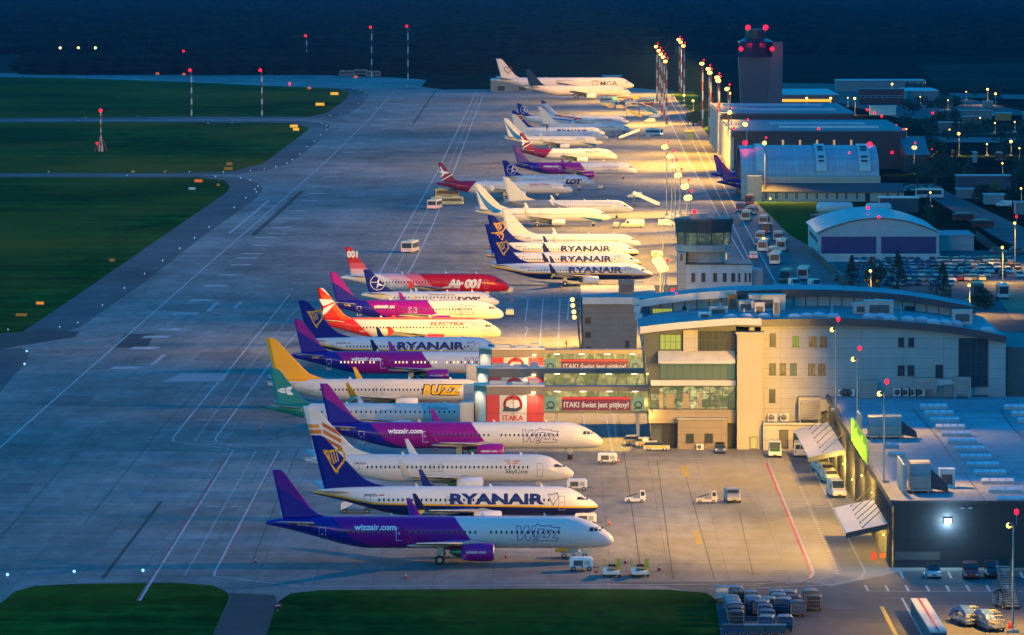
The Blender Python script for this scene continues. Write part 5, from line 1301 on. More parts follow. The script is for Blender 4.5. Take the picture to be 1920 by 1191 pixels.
MB().poly([(bx0+30, y, z) for y, z in prin]).build('inner_wall', DGREY, bar)
for a, b in ((1417,1433),(1529,1549),(1609,1631)):
    xa, xb = PY(a, 300, Yb+20).x, PY(b, 300, Yb+20).x; pp = [(Yb+14+25-25.5*math.cos(math.pi*i/n), R0+9.25*math.sin(math.pi*i/n)) for i in range(1, 12)]
    st = MB().add([(xa, y, z) for y, z in pp]+[(xb, y, z) for y, z in pp], [(i, i+1, len(pp)+i+1, len(pp)+i) for i in range(len(pp)-1)], smooth=True).build('rooflight_band', mat('warm_translucent', (.6,.55,.48), .4), bar)
    if a > 1500:
        for q in (2, 3, 5, 6): MB().add([(xa+.8, pp[q][0]-.1, pp[q][1]+.12), (xb-.8, pp[q][0]-.1, pp[q][1]+.12), (xb-.8, pp[q][0]+1.3, pp[q][1]+.75), (xa+.8, pp[q][0]+1.3, pp[q][1]+.75)], [(0,1,2,3)]).build('vent_flap', TRIM, st)
MB().box(bx0, PY(1428,378,Yb).x, Yb-1, Yb+16, 0, 8.1).build('corner_block', CREAM, bar)
BEIGE = wall_mat('beige_cladding', (.42,.38,.30), 3.2, 7.5, .06, .7)
x0, x1 = PY(1428,378,Yb).x+.02, PY(1653,378,Yb).x
MB().box(x0, x1, Yb+6, Yb+14, 0, 7.6).build('upper_annex_wall', BEIGE, bar)
MB().prism([(x0, Yb-.8, 3.2), (x0, Yb+6, 5.6), (x0, Yb+6, 5.3), (x0, Yb-.8, 2.9)], (x1-x0+7, 0, 0)).build('annex_roof', mat('dark_shingle_roof', (.07,.075,.08), .7), bar)
MB().box(x0, x1+7, Yb, Yb+6, 0, 3.1).build('annex_wall', BEIGE, bar)
for px in (595,680,762,845,928,1010,1092,1175,1250,1340,1590,1675):
    c = 1300+px/4.364; wnd(bar, c-2.8, c+2.8, 361, 373.5, Yb, GLS, WHT, 2)
wnd(bar, 1622, 1631, 362, 377, Yb, GLS, name='door')
# long dark hangars
def big_hangar(label, y0, y1, h, px1, strips, lit):
    o = empty('maintenance_hangar', (0, 0, 0), 0, label, 'hangar'); x0 = PY(1376, 246, 2050).x; x1 = PY(px1, 246, 2050).x
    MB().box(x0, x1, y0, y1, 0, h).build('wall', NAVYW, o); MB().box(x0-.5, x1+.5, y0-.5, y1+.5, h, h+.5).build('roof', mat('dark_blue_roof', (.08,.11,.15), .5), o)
    for a, b, y, m in strips: MB().box(PY(a, 240, 2050).x, PY(b, 240, 2050).x, y, y+4, h+.5, h+1.2).build('rooflight_strip', m, o)
    for px in lit: wnd(o, px-2.5, px+2.5, 262, 274, y0, emit('lit_beige_pane', (.9,.6,.35), .55), TRIM)
    y = y0+2
    while y < y1-2: MB().box(x0-1.2, x0, y, y+2.0, 0, h).build('door_pier', WHT, o); y += 16
    MB().box(x0-.8, x0, y0, y1, h-2, h-.2).build('door_head', TRIM, o)
    return o
LS = mat('blue_rooflight', (.35,.5,.62), .4); LS2 = mat('pale_rooflight', (.62,.62,.62), .4)
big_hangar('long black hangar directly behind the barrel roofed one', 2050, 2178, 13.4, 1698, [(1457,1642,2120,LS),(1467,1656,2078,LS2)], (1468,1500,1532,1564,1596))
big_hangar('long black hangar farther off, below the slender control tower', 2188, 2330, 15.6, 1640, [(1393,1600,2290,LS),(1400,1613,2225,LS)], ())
# slender control tower
nt_ = empty('control_tower', (0, 0, 0), 0, 'tall slender dark control tower with red warning lights', 'control tower')
Yn = 2400.; TZ = lambda py: 80-(py+100)*Yn/FPX; TX = lambda px: PY(px, 100, Yn).x
VIO = mat('violet_grey_cladding', (.09,.085,.11), .55); SLATE = mat('slate_cladding', (.045,.06,.08), .5)
MB().add([(TX(1393),Yn,0),(TX(1432),Yn,0),(TX(1432),Yn+9,0),(TX(1393),Yn+9,0),(TX(1385),Yn,TZ(107)),(TX(1449),Yn,TZ(107)),(TX(1449),Yn+12,TZ(107)),(TX(1385),Yn+12,TZ(107))], [(0,3,2,1),(4,5,6,7),(0,1,5,4),(1,2,6,5),(2,3,7,6),(3,0,4,7)]).build('shaft', SLATE, nt_)
MB().prism([(TX(1433),Yn-.5,0),(TX(1466),Yn-.5,0),(TX(1468),Yn-.5,TZ(79)),(TX(1450),Yn-.5,TZ(79))], (0, 10, 0)).build('side_slab', VIO, nt_)
MB().rings([[(TX(1417)+math.cos(t)*r, Yn+6+math.sin(t)*r, z) for t in [2*math.pi*k/14 for k in range(14)]] for r, z in ((7.4,TZ(107)),(7.6,TZ(98)),(6.6,TZ(98)),(7.3,TZ(80)),(7.6,TZ(78)),(5.5,TZ(74)),(4.6,TZ(72)),(4.6,TZ(56)),(3.5,TZ(54)))], smooth=False).build('cab', mat('cab_dark_glass', (.02,.02,.05), .2), nt_)
mb = MB()
for x in (1402, 1418, 1435): mb.tube((TX(x), Yn+3, TZ(60)), (TX(x), Yn+3, TZ(52)), .15, n=5)
mb.build('antenna', STEEL, nt_)
for px, py in ((1402,51),(1435,51),(1389,91),(1447,91)):
    MB().ball((TX(px), Yn-2.8, TZ(py)), 1.1 if py < 60 else .9, n=10).build('warning_light', EM_RED, nt_); lamp('POINT', (TX(px), Yn-4.2, TZ(py)), 40, (1,.02,.08), size=.8)  # balls oversized, the red halo put into their shape
# far sheds
shed('cargo_shed', 'grey shed with bright orange lit strip right of the slender tower', 1467, 1572, 216, 9.5, 110, mat('violet_grey_cladding', (.09,.085,.11), .55), ROOF2)
tag(shed('cargo_shed', 'small shed of two roofs behind the grey shed', 1700, 1760, 193, 6, 60, mat('blue_grey_cladding', (.14,.18,.2), .6), ROOF2))
p0 = P(1466, 215); MB_ = MB().box(PY(1466,186,gy(216)-.3).x, PY(1558,186,gy(216)-.3).x, gy(216)-.5, gy(216)-.3, 6.4, 7.6); tag(MB_.build('light_strip', emit('lit_orange_strip', (1,.42,.03), 1.6)), 'bright orange lit strip on the grey shed wall', 'light strip')
shed('container_office', 'stacked dark red and black site office beyond the hangars', 1612, 1695, 196, 7.5, 14, DKRED, TRIM, 'office', (8, 3.4, 4.6, 2.2), 0)
shed('trailer', 'cream lit trailer body beside the dark red office', 1631, 1680, 216, 4.2, 5, CRW, WHT, 'trailer')
shed('long_shed', 'long dim shed at the edge of the far wood', 1570, 1735, 172, 6, 30, mat('blue_grey_cladding', (.14,.18,.2), .6), ROOF2, 'shed')
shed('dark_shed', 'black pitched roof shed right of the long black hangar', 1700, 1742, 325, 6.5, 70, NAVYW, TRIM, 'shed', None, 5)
shed('distant_hangar', 'pale box hangar behind the largest wide airliner', 920, 1040, 172, 6.2, 40, mat('blue_grey_cladding', (.14,.18,.2), .6), ROOF2, 'hangar', (3, .3, 3.4, 4.5))
shed('distant_store', 'small pale store beyond the nose of the largest airliner', 1130, 1165, 158, 4.5, 20, mat('blue_grey_cladding', (.14,.18,.2), .6), ROOF2, 'store')
for i, (a, b, yg, h, c, lb) in enumerate([(1762,1800,250,4.5,(.12,.14,.14),'low grey shed among bushes beyond the landside road'),(1765,1860,224,4,(.16,.16,.15),'long pale roofed store with brick end'),(1845,1862,206,4,(.28,.2,.16),'small pinkish block beyond the storage yard'),(1806,1840,236,4,(.2,.1,.06),'small brick store with two blue containers'),(1868,1896,226,3.2,(.42,.17,.03),'orange site container on the yard'),(1920,1990,228,4,(.12,.14,.14),'grey shed at the right edge of the yard'),(1795,1895,356,4.5,(.05,.06,.09),'dark blue shed with a parked van before it'),(1795,1835,372,2.8,(.16,.18,.17),'pale low garage left of the bushes'),(1847,1883,383,2.8,(.22,.24,.25),'pale container under the green trees'),(1905,1960,402,3.4,(.14,.18,.22),'blue grey container at the right edge'),(1826,1832,305,3.6,(.4,.4,.36),'white upright board between yellow pillars')]):
    shed('outbuilding', lb, a, b, yg, h, 8, mat('outbuilding_wall_%d' % i, c, .6), ROOFM if i % 2 else ROOF2, 'outbuilding')
# ---------------- masts and lamps ----------------
REDW = mat('mast_red', (.28,.02,.02), .5, var=.05); MW = mat('mast_white', (.55,.55,.55), .5, var=.05)
SOD = (1.0, .50, .055)
def flood_mast(px, pyb, H, label, power=0, striped=False, heads=4, aim=(-1, 0), red=True, z0=0, group=None, name='floodlight_mast', reach=55, side=None, color=SOD, spot=160, kind='SPOT', spill=0):
    b = P(px, pyb, z0); o = empty(name, b, 0, label, 'light mast', group)
    if striped:
        n = 7
        for i in range(n):
            MB().tube((0,0,H*i/n), (0,0,H*(i+1)/n), .42-.2*i/n, .42-.2*(i+1)/n, 8, cap=(i == n-1)).build('pole_section', REDW if i % 2 == 0 else MW, o)
        mb = MB()
        mb.box(-.5, -.42, -.1, .1, .5, H)
        mb.build('ladder', STEEL, o)
    else: MB().tube((0,0,0), (0,0,H), .2 if H > 14 else .13, .11, 8).build('pole', STEEL, o)
    MB().box(-.7, .7, -.7, .7, -.02, .35).build('base', mat('concrete_footing', (.3,.3,.3), .8), o)
    a = Vector((aim[0], aim[1], 0)).normalized(); t = Vector((-a.y, a.x, 0)); w_ = .62*heads if heads > 1 else 0
    if w_: MB().tube(t*(-w_/2)+Vector((0,0,H)), t*(w_/2)+Vector((0,0,H)), .08, n=6).build('crossarm', STEEL, o)
    for i in range(heads):
        c = t*(w_*((i+.5)/heads-.5) if heads > 1 else 0)+Vector((0,0,H+.05))+a*.35
        hd = MB().obox(c, .35, .62, .42, math.atan2(a.y, a.x), ry=.5).build('lamp_head', DGREY, o)
        MB().obox(c+a*.22+Vector((0,0,-.12)), .08, .56, .40, math.atan2(a.y, a.x), ry=.5).ball(c+a*.24+Vector((0,0,-.12)), (.34 if pyb > 420 else .3 if H < 5 else .6) if H < 15 else .68, n=8).build('lens', EM_WARM, hd)  # ball larger than the real lens, the lamp's glow put into its shape
    if red:
        MB().tube((.35,0,H), (.35,0,H+1.3), .05, n=5).build('red_light_stem', STEEL, o); MB().ball((.35,0,H+1.55), .28, n=8, sz=1.3).build('red_light', EM_RED, o)
    if power:
        lamp(kind, b+Vector((a.x*1.7, a.y*1.7, H-.9)), power, color, aim=b+a*reach, size=.5, spot=spot, blend=.5)
        if spill: lamp('SPOT', b+Vector((.8, -.6, H-.9)), power*spill, color, aim=b+Vector((5, -9, 0)), size=.5, spot=125, blend=1.)
    return o
# near row of three on the low hall roof line, and the corner mast
flood_mast(1567, 770, 12.6, 'light mast farthest from the corner of the low hall, by the equipment deck', 11000, spot=172, z0=8.4, heads=2, name='light_mast', aim=(-1,.12), reach=35)
flood_mast(1607, 805, 10.5, 'middle light mast of the three over the low hall roof', 16000, spill=.2, spot=172, z0=8.4, heads=2, name='light_mast', aim=(-1,.12), reach=35)
flood_mast(1657, 905, 12.0, 'light mast over the low hall roof nearest its black front wall', 26000, spill=.14, spot=172, z0=8.4, heads=2, name='light_mast', aim=(-1,.15), reach=35)
flood_mast(1899, 1186, 12.6, 'single light mast with red light in front of the black wall', 5000, heads=1, name='light_mast', aim=(-.6,.4), reach=8, spot=130)
# behind the terminal roofs
for i, (x, yb) in enumerate([(1238,645),(1243,651),(1248,658)]):
    flood_mast(x, yb, 17-i*.3, 'floodlight mast in the dazzling cluster beside the glazed tower', 17000, heads=5, red=i == 2, group='masts rising behind the terminal end', aim=(-1,.45), reach=26)
for x, yb in ((1257,788),(1264,800)):
    flood_mast(x, yb, 20.5, 'floodlight mast poking through the lit end of the terminal roof', 24000, heads=3, group='masts at the terminal roof end', aim=(-.45,1), reach=26)
# wall floods on the taupe block
for i, (px, py) in enumerate([(1083,562),(1084,573),(1086,585),(1087,595)]):
    c = PY(px, py, 1100+30-i*8)+Vector((-.75, 0, 0)); o = empty('wall_floodlight', c, 0, 'bright floodlight stacked on the edge of the taupe gate block', 'floodlight', 'edge floodlights of the gate block')
    MB().box(-.1, 1.0, -.1, .1, -.1, .1).build('bracket', STEEL, o); MB().ball((-.3, 0, 0), .42, n=10).build('lens', EM_WARM, o)
    if i in (0, 3): lamp('SPOT', c+Vector((-1.4, -.3, -.2)), 26000, SOD, aim=(c.x-40, c.y+45, 0), size=.4, spot=140)
# unlit-pole row along the stands
for i, (x, yt) in enumerate([(1250,275),(1260,293),(1266,310),(1275,328),(1288,349),(1294,370)]):
    flood_mast(x, (yt+100)*80/59.5-100, 20.5, 'tall plain floodlight mast in the row climbing toward the glazed tower', 26000, heads=4, group='plain floodlight masts of the middle apron', aim=(-1,.45), reach=26)
flood_mast(1243, 486, 10, 'short bent lamp post by the noses of the harp tail airliners', 9000, heads=1, red=False, name='lamp_post', aim=(-1,0), reach=12)
# striped high masts
for i, (x, yt) in enumerate([(1232,87.5),(1237,95),(1241,101.6),(1245.5,107),(1250,115)]):
    flood_mast(x, (yt+100)*80/51.5-100, 28.5, 'red and white banded mast in the close row of five', 60000 if i % 2 == 0 else 0, True, 4, (-1, .35), group='row of five banded masts', reach=34)
for i, (x, yt) in enumerate([(1274,74),(1278,79),(1283,86)]):
    flood_mast(x, (yt+100)*80/51.5-100, 28.5, 'red and white banded mast in the far cluster of three', 50000 if i == 1 else 0, True, 5, (-1, -.3), group='far cluster of three banded masts', reach=32)
for i, (x, yt) in enumerate([(1318,119),(1330,129),(1333,136),(1347,145),(1349,151)]):
    flood_mast(x, (yt+100)*80/51.5-100, 28.5, 'red and white banded mast beside the service road left of the slender tower', 36000 if i in (0, 2, 4) else 0, True, 4, (-1, -.4), group='banded masts beside the service road', reach=32)
flood_mast(1366, 310, 28, 'banded mast with very bright lamps before the far black hangar', 70000, True, 5, (-1, .25), reach=40)
flood_mast(1371, 314, 20, 'bright mast at the corner where the two black hangars meet', 70000, False, 6, (-1, .1), reach=40)
flood_mast(1400, 340, 19.5, 'bright mast between the black hangar and the barrel roof', 30000, False, 6, (-1, -.1), reach=40)
flood_mast(1434, 378, 18.5, 'tall thin lamp post in front of the barrel hangar annex', 9000, False, 1, (-.3, -1), reach=20)
flood_mast(1714, 327, 9.5, 'twin headed lamp post beside the black pitched shed', 1500, False, 2, (0, -1), reach=8, name='street_lamp')
flood_mast(1590, 376, 13.5, 'thin unlit pole with red top light before the barrel hangar', 0, False, 0, (0, -1), name='obstacle_pole')
for px, py, H, pw, lb in [(1633,552,5.5,1500,'street lamp by the dark trees behind the terminal roof'),(1818,590,6.5,3500,'street lamp at the near edge of the crowded car park'),(1880,530,8.5,2500,'street lamp standing among the parked cars at the right'),(1903,500,11.,2500,'tall red topped street lamp by the right edge'),
        (1798,292,8.5,4000,'street lamp beyond the black shed, above the lawns'),(1603,216,8,2500,'street lamp in front of the cream trailer'),(1673,186,8,1200,'street lamp above the dark red site office'),(1513,220,9,3000,'first street lamp before the grey shed with the orange strip'),(1558,220,9,3000,'second street lamp before the grey shed with the orange strip'),
        (1852,197,8,1500,'lone far street lamp at the edge of the wood'),(1867,194,5,0,'tiny street lamp beside the lone far one'),(1851,292,4.5,700,'small lamp beside the yellow striped gate'),(1896,292,5.5,500,'small lamp near the parked coach'),(1283,197,5,1500,'low lamp beyond the banded masts'),(1300,208,5,1500,'low lamp by the gatehouse at the service road'),(1781,256,3,0,'tiny lamp beyond the lawns'),
        (1369,205,8,2500,'lamp just left of the slender tower foot'),(1445,378,1,0,'low bollard light by the annex door')]:
    flood_mast(px, py, H, lb, pw, heads=1, red=('red topped' in lb), name='street_lamp', aim=(-.3,-1), reach=3, z0=0, spot=160)
for px, py in [(1726,198),(1778,205),(1812,188),(1838,240),(1903,248),(1757,300),(1912,300),(1700,262),(1880,330),(1745,388),(1915,380),(1866,250),(1735,170),(1590,200)]:
    flood_mast(px, py, 4.5, 'small dim lamp among the sheds and bushes beyond the hangars', 120, heads=1, red=False, name='street_lamp', aim=(-.3,-1), reach=3, spot=160, group='small lamps beyond the hangars')
# lights on roof edges
def red_dot(px, py, Y, label, group, r=.35, pw=0):
    c = PY(px, py, Y); o = empty('warning_beacon', c, 0, label, 'warning light', group); MB().tube((0,0,-.9), (0,0,-.2), .06, n=5).build('stem', STEEL, o); MB().ball((0,0,0), r, n=8).build('lens', EM_RED, o)
    if pw: lamp('POINT', c+Vector((0,-.8,.2)), pw*.02, (1,.02,.08), size=.4)
for px, py, Y in [(1492,208,2330),(1507,217,2290),(1512,228,2240),(1535,242,2060),(1626,206,2325),(1640,212,2290),(1653,218,2250),(1664,229,2200),(1680,236,2130),(1695,243,2060),(1673,286,2049),(1348,210,2320),(1356,218,2270),(1361,227,2200),(1376,240,2055)]: red_dot(px, py, Y, 'small red light on the black hangar roof edge', 'red lights of the black hangars', .5)
red_dot(1397, 268, 1815, 'strong red light on the near rim of the barrel roof', None, .8, 6000); red_dot(1631, 271, 1826, 'strong red light at the far right of the barrel roof', None, .9, 7000)
red_dot(1627, 390, 1490, 'red light on top of the arched hangar roof', None, .4, 0); red_dot(1648, 407, 1464, 'red light at the front gable of the arched hangar', None, .35, 0)
red_dot(1302, 397, 1256, 'pair of red lights on the glazed tower roof', None, .5, 600)
red_dot(1748, 279, 2200, 'lone red light beyond the black shed', None, .4); red_dot(1749, 212, 2400, 'red light over the storage yard', None, .5)
# navigation masts on the far left field
for x, yt, yb, lb in [(346,97,137,'far banded mast left of the taxiway crossing'),(575,68,137,'banded mast at the far end of the middle lawn'),(697,52,146,'banded mast beside the far parked vehicles'),(765,50,150,'tallest far banded mast, right of the others'),(359,133,217,'left one of two equal banded masts on the upper lawn'),(491,133,217,'right one of two equal banded masts on the upper lawn')]:
    b = P(x, yb); H = (yb-yt)/pxm(yb); o = empty('obstacle_mast', b, 0, lb, 'mast')
    n = 8
    for i in range(n): MB().tube((0,0,H*i/n), (0,0,H*(i+1)/n), .35 if i % 2 == 0 else .33, n=6, cap=False).build('pole_section', mat('mast_pale', (.5,.55,.6), .5) if i % 2 == 0 else mat('mast_dark', (.05,.03,.05), .5), o)
    MB().ball((-.7,0,H+.3), .75, n=8).build('red_light', EM_RED, o); MB().box(-.8, .2, -.1, .1, H-.3, H-.1).build('bracket', DGREY, o)
b = P(189, 284); o = empty('antenna_tripod', b, 0, 'red and white splay legged antenna mast on the second lawn', 'antenna')
for i in range(4): a = i*math.pi/2+.4; MB().tube((math.cos(a)*2.6, math.sin(a)*2.6, 0), (0,0,6.5), .16, n=6).build('leg', MW if i % 2 else REDW, o)
for i in range(6): MB().tube((0,0,6+i*1.6), (0,0,7.6+i*1.6), .22, n=6).build('pole_section', MW if i % 2 else REDW, o)
for i in range(5): MB().box(-1.1+.44*i, -.66+.44*i, -1.4, -1.3, 0, 2.6).build('striped_panel', REDW if i % 2 == 0 else MW, o)
MB().ball((0,0,16.0), .7, n=8).build('red_light', EM_RED, o); MB().ball((-1.4,-1,3.2), .45, n=8).build('red_light', EM_RED, o)
# blue taxiway edge lights
def edge_light(px, py, grp, lb, r=.1, m=EM_BLUE):
    o = empty('edge_light', P(px, py), 0, lb, 'ground light', grp); MB().tube((0,0,0), (0,0,.3), .07, n=5).build('stem', STEEL, o); MB().ball((0,0,.38), r*(1 if py > 500 else 1.25), n=6).build('lens', m, o)
for x, y in [(478,357),(481,362),(461,373),(439,391),(392,428),(365,448),(337,468),(305,491),(271,516),(233,543),(192,575),(146,608),(112,616),(15,621),(451,336),(469,340),(484,351)]: edge_light(x, y, 'edge lights round the largest lawn', 'blue light on the shoulder of the largest lawn')
for x, y in [(604,233),(612,237),(620,240),(613,245),(601,255),(589,266),(576,277),(562,290),(548,301),(538,308),(517,314),(496,318),(470,322),(419,324),(355,324),(251,324),(91,324),(404,333),(238,331)]: edge_light(x, y, 'edge lights round the second lawn', 'blue light on the shoulder of the second lawn')
for x, y in [(663,168),(676,170),(686,175),(684,182),(672,195),(658,208),(639,214),(619,218),(258,219),(160,222),(147,228),(390,232),(435,232),(197,138),(364,154),(157,146),(257,150),(775,149),(763,163),(818,169)]: edge_light(x, y, 'edge lights round the farthest lawn', 'blue light on the shoulder of the farthest lawn')
for x, y in [(14,1083),(139,1077),(268,1075),(50,662),(46,686)]: edge_light(x, y, 'edge lights of the near taxiway', 'blue light at the edge of the near taxiway', .2)
for x, y in [(113,93),(147,95),(179,90)]:
    c = P(x, 128); o = empty('distant_lamp', c, 0, 'pale yellow lamp of the distant work site at the far left', 'street lamp', 'distant work site lamps'); MB().tube((0,0,0), (0,0,13), .2, n=5).build('pole', STEEL, o); MB().ball((0,0,13.4), .9, n=8).build('lens', emit('lit_pale_lamp', (.9,.85,.3), 2.5), o)
# yellow guidance signs
for x, y, w_, m, lb in [(75,569,18,1,'amber sign on the near tip of the largest lawn, upper of two'),(40,591,26,0,'dull amber sign on the near tip of the largest lawn, lower of two'),(210,488,12,0,'dull amber sign midway along the largest lawn'),(372,339,18,2,'orange sign at the top edge of the largest lawn'),(409,346,7,0,'small dull sign at the lawn tip'),(430,307,14,0,'amber sign on the second lawn, lower right, upper of two'),(428,316,20,0,'dull amber sign on the second lawn, lower of two'),(551,236,18,3,'bright yellow sign pair at the second lawn tip, upper'),(555,242,14,3,'bright yellow sign at the second lawn tip, lower'),(600,195,20,3,'bright yellow sign on the farthest lawn, lower'),(627,175,18,3,'bright yellow sign on the farthest lawn, upper'),(295,137,8,2,'small orange sign by the far taxiway'),(345,138,7,2,'small orange sign at the foot of the far left mast'),(248,321,5,0,'thin amber post sign on the second lawn, left'),(309,321,5,0,'thin amber post sign on the second lawn, right'),(580,164,8,2,'small orange sign on the strip above the farthest lawn'),(667,143,8,2,'small orange sign near the far parked vehicles')]:
    c = P(x, y+4); s = pxm(y); W = w_/s*.8; hh = 5/s if w_ > 8 else 4/s
    o = empty('guidance_sign', c, 0, lb, 'sign'); MB().box(-W/2, W/2, -.1, .1, .25, .25+hh).build('sign_face', [emit('lit_dull_amber', (.8,.42,.03), .2), emit('lit_amber', (1,.35,.02), .7), emit('lit_orange', (1,.2,.02), .6), emit('lit_bright_yellow', (1,.5,.02), 1.0)][m], o); MB().box(-W/2-.05, W/2+.05, -.05, .15, .22, .25).box(-W/3, -W/3+.1, 0, .1, 0, .22).box(W/3-.1, W/3, 0, .1, 0, .22).build('frame', DGREY, o)
o = empty('no_entry_sign', P(521, 1147), 0, 'round red no entry sign at the grass corner', 'sign'); MB().tube((0,0,0), (0,0,.5), .04, n=6).build('post', STEEL, o); MB().lathe([(-.04,.01),(-.04,.45),(.04,.45),(.04,.01)], (0,0,.75), 'y', 18).build('disc', mat('sign_dark_red', (.35,.02,.05), .5), o); MB().box(-.3, .3, -.06, -.045, .68, .82).build('white_bar', WHT, o)
o = empty('stop_bar_light', P(543, 163), 0, 'upright red lit marker on the strip above the farthest lawn', 'signal light'); MB().tube((0,0,0), (0,0,1.6), .15, n=6).build('stem', STEEL, o); MB().ball((0,0,2.0), .7, n=8).ball((0,0,.9), .4, n=8).build('red_light', emit('lit_dull_red', (1,.02,.05), 3), o)
o = empty('white_info_board', P(360, 357), 0, 'pale blue board standing on the largest lawn', 'board'); MB().box(-1.1, 1.1, -.06, .06, .2, 1.0).build('board', mat('blue_white_board', (.4,.6,.75), .5), o); MB().box(-.9, -.8, -.03, .03, 0, .2).box(.8, .9, -.03, .03, 0, .2).build('legs', STEEL, o)
# ---------------- vehicles and ground equipment ----------------
def carpaint(name, c): return mat('paint_'+name, c, .3, .1, var=.05, coat=.5)
PW, PS, PB, PK, PR, PG, PV = carpaint('white', (.62,.62,.6)), carpaint('silver', (.33,.34,.35)), carpaint('blue', (.03,.07,.25)), carpaint('black', (.02,.02,.022)), carpaint('red', (.3,.02,.02)), carpaint('grey', (.12,.125,.13)), carpaint('green', (.05,.2,.03))
HEAD = emit('lit_headlight', (1,.85,.55), 12); TAILL = emit('lit_tail_light', (1,.01,.01), 5); LENS = mat('lamp_lens', (.5,.5,.5), .2, var=0); RLENS = mat('red_lens', (.3,.01,.01), .3, var=0)
def wheel_at(o, x, y, r, w_=.22):
    MB().lathe([(-w_/2,r*.55),(-w_/2,r*.93),(-w_/3,r),(w_/3,r),(w_/2,r*.93),(w_/2,r*.55)], (x, y, r), 'y', 14).lathe([(-w_/2+.02,.01),(-w_/2+.02,r*.56)], (x, y, r), 'y', 10, 1).lathe([(w_/2-.02,r*.56),(w_/2-.02,.01)], (x, y, r), 'y', 10, 1).build('wheel', [BLACK, PS], o)
def lofted(st, W, m, name, o, tw=.86):
    """st: (x, z_bottom, z_shoulder, z_top, roof width share)"""
    rs = []
    for x, zb, zs, zt, k in st:
        h = W/2; rs.append([(x,-h*.96,zb),(x,-h,zb+.15),(x,-h,zs),(x,-h*k,zt),(x,h*k,zt),(x,h,zs),(x,h,zb+.15),(x,h*.96,zb)])
    return MB().rings(rs, smooth=False).build(name, m, o)
def make_car(label, paint, L=4.2, van=False, lights=False, stripe=None, wheels=True, name='parked_car', cat='car', simple=False, group=None):
    """x forward; origin on the ground at the centre"""
    o = empty(name, (0,0,0), 0, label, cat, group); a, b = -L/2, L/2; W = 1.78 if not van else 2.0
    if van:
        H = 2.45 if L > 5 else 1.95
        lofted([(a,.35,1.2,H-.1,.93),(a+.08,.3,1.2,H,.9),(b-1.75,.3,1.2,H,.9),(b-.95,.3,1.15,1.35,.86),(b-.12,.32,.9,1.0,.82),(b,.4,.7,.75,.8)], W, paint, 'body', o)
        MB().prism([(b-1.68,-W*.43,H-.12),(b-1.68,W*.43,H-.12),(b-.93,W*.41,1.4),(b-.93,-W*.41,1.4)], (.04,0,.03)).build('windscreen', GLS, o)
        [MB().box(b-2.3,b-1.5,y-.018,y+.018,1.25,H-.45).build('side_window', GLS, o) for y in (-W/2, W/2)]
        if not simple: MB().box(a-.02,a+.03,-W*.36,-.05,1.3,H-.45).box(a-.02,a+.03,.05,W*.36,1.3,H-.45).build('rear_window', GLS, o)
    else:
        lofted([(a,.35,.75,.85,.9),(a+.08,.25,.85,.95,.88),(a+.6,.22,.9,.98,.86),(b-1.25,.22,.88,.95,.86),(b-.35,.24,.75,.82,.84),(b-.02,.3,.6,.66,.8)], W, paint, 'body', o)
        lofted([(a+.12,.85,.9,.96,.86),(a+.5,.85,1.0,1.4,.72),(a+1.2,.85,1.0,1.47,.72),(b-1.95,.85,1.0,1.44,.72),(b-1.1,.85,.9,.94,.84)], W*.97, GLS, 'windows', o)
        if not simple: lofted([(a+.46,1.37,1.39,1.43,.74),(b-1.98,1.41,1.43,1.475,.74)], W*.8, paint, 'roof_panel', o)
        else: MB().box(a+.48, b-1.95, -W*.36, W*.36, 1.42, 1.485).build('roof_panel', paint, o)
    if simple: return o
    if wheels:
        r = .33
        for x in (a+.8, b-.8):
            for y in (-W/2+.1, W/2-.1): wheel_at(o, x, y, r)
    for y in (-W*.36, W*.36):
        MB().box(b-.14,b+.01,y-.17,y+.17,.6,.8).build('headlight', HEAD if lights else LENS, o)
        MB().box(a-.02,a+.06,y-.13,y+.13,.75,1.0).build('tail_light', TAILL if lights == 2 else RLENS, o)
    MB().box(b-.1,b+.03,-.28,.28,.38,.55).build('grille', PK, o)
    if stripe: MB().box(a+.3,b-.5,-W/2-.03,-W/2-.005,.55,.82).box(a+.3,b-.5,W/2+.005,W/2+.03,.55,.82).build('side_stripe', stripe, o)
    return o
def at(o, px, py, rz): o.location = P(px, py); o.rotation_euler.z = R(rz); return o
# vehicles near the terminal
at(make_car('white car with yellow side stripe, left one by the terminal recess', PW, stripe=YEL), 1193, 834, 0)
at(make_car('white car with yellow side stripe, right one by the terminal recess', PW, stripe=YEL), 1231, 845, 0)
at(make_car('white car half hidden behind the two striped cars', PW, stripe=YEL), 1216, 838, 0)
at(make_car('small dark blue car parked nose out at the annex', PB), 1350, 849, -90)
def van(label, paint, px, py, rz, L=5.4, **k): return at(make_car(label, paint, L, True, name='van', cat='van', **k), px, py, rz)
van('white van with bright green bonnet beside the grey door', PW, 1453, 856, -92)
o = KIDS[[x for x in bpy.data.objects if x.get('label','').startswith('white van with bright green')][0].name]
MB().prism([(1.95,-.78,1.33),(1.95,.78,1.33),(2.62,.76,.98),(2.62,-.76,.98)], (0,0,.05)).build('green_bonnet', emit('glowing_lime_paint', (.12,.6,.02), .25), bpy.data.objects[[x.name for x in bpy.data.objects if x.get('label','').startswith('white van with bright green')][0]])  # bonnet is no lamp: a glow is put into its paint colour
van('plain white van parked tail out under the canopy edge', PW, 1500, 855, 88)
van('lit white van farthest back in the line at the hall canopy', PW, 1540, 884, -82, lights=True); van('car with lit headlamps second in the line at the hall canopy', PW, 1549, 893, -80, 4.6, lights=True)
van('white and lime van with lit headlamps third in the line by the hall', PW, 1556, 905, -80, 4.8, lights=True, stripe=emit('glowing_lime_paint', (.12,.6,.02), .25))  # side stripe uses the same paint with a glow put into it
van('unlit white van at the front of the line by the hall', PW, 1568, 931, -82)
van('blue white van parked alone on the near apron', PS, 1373, 941, -85, 4.8)
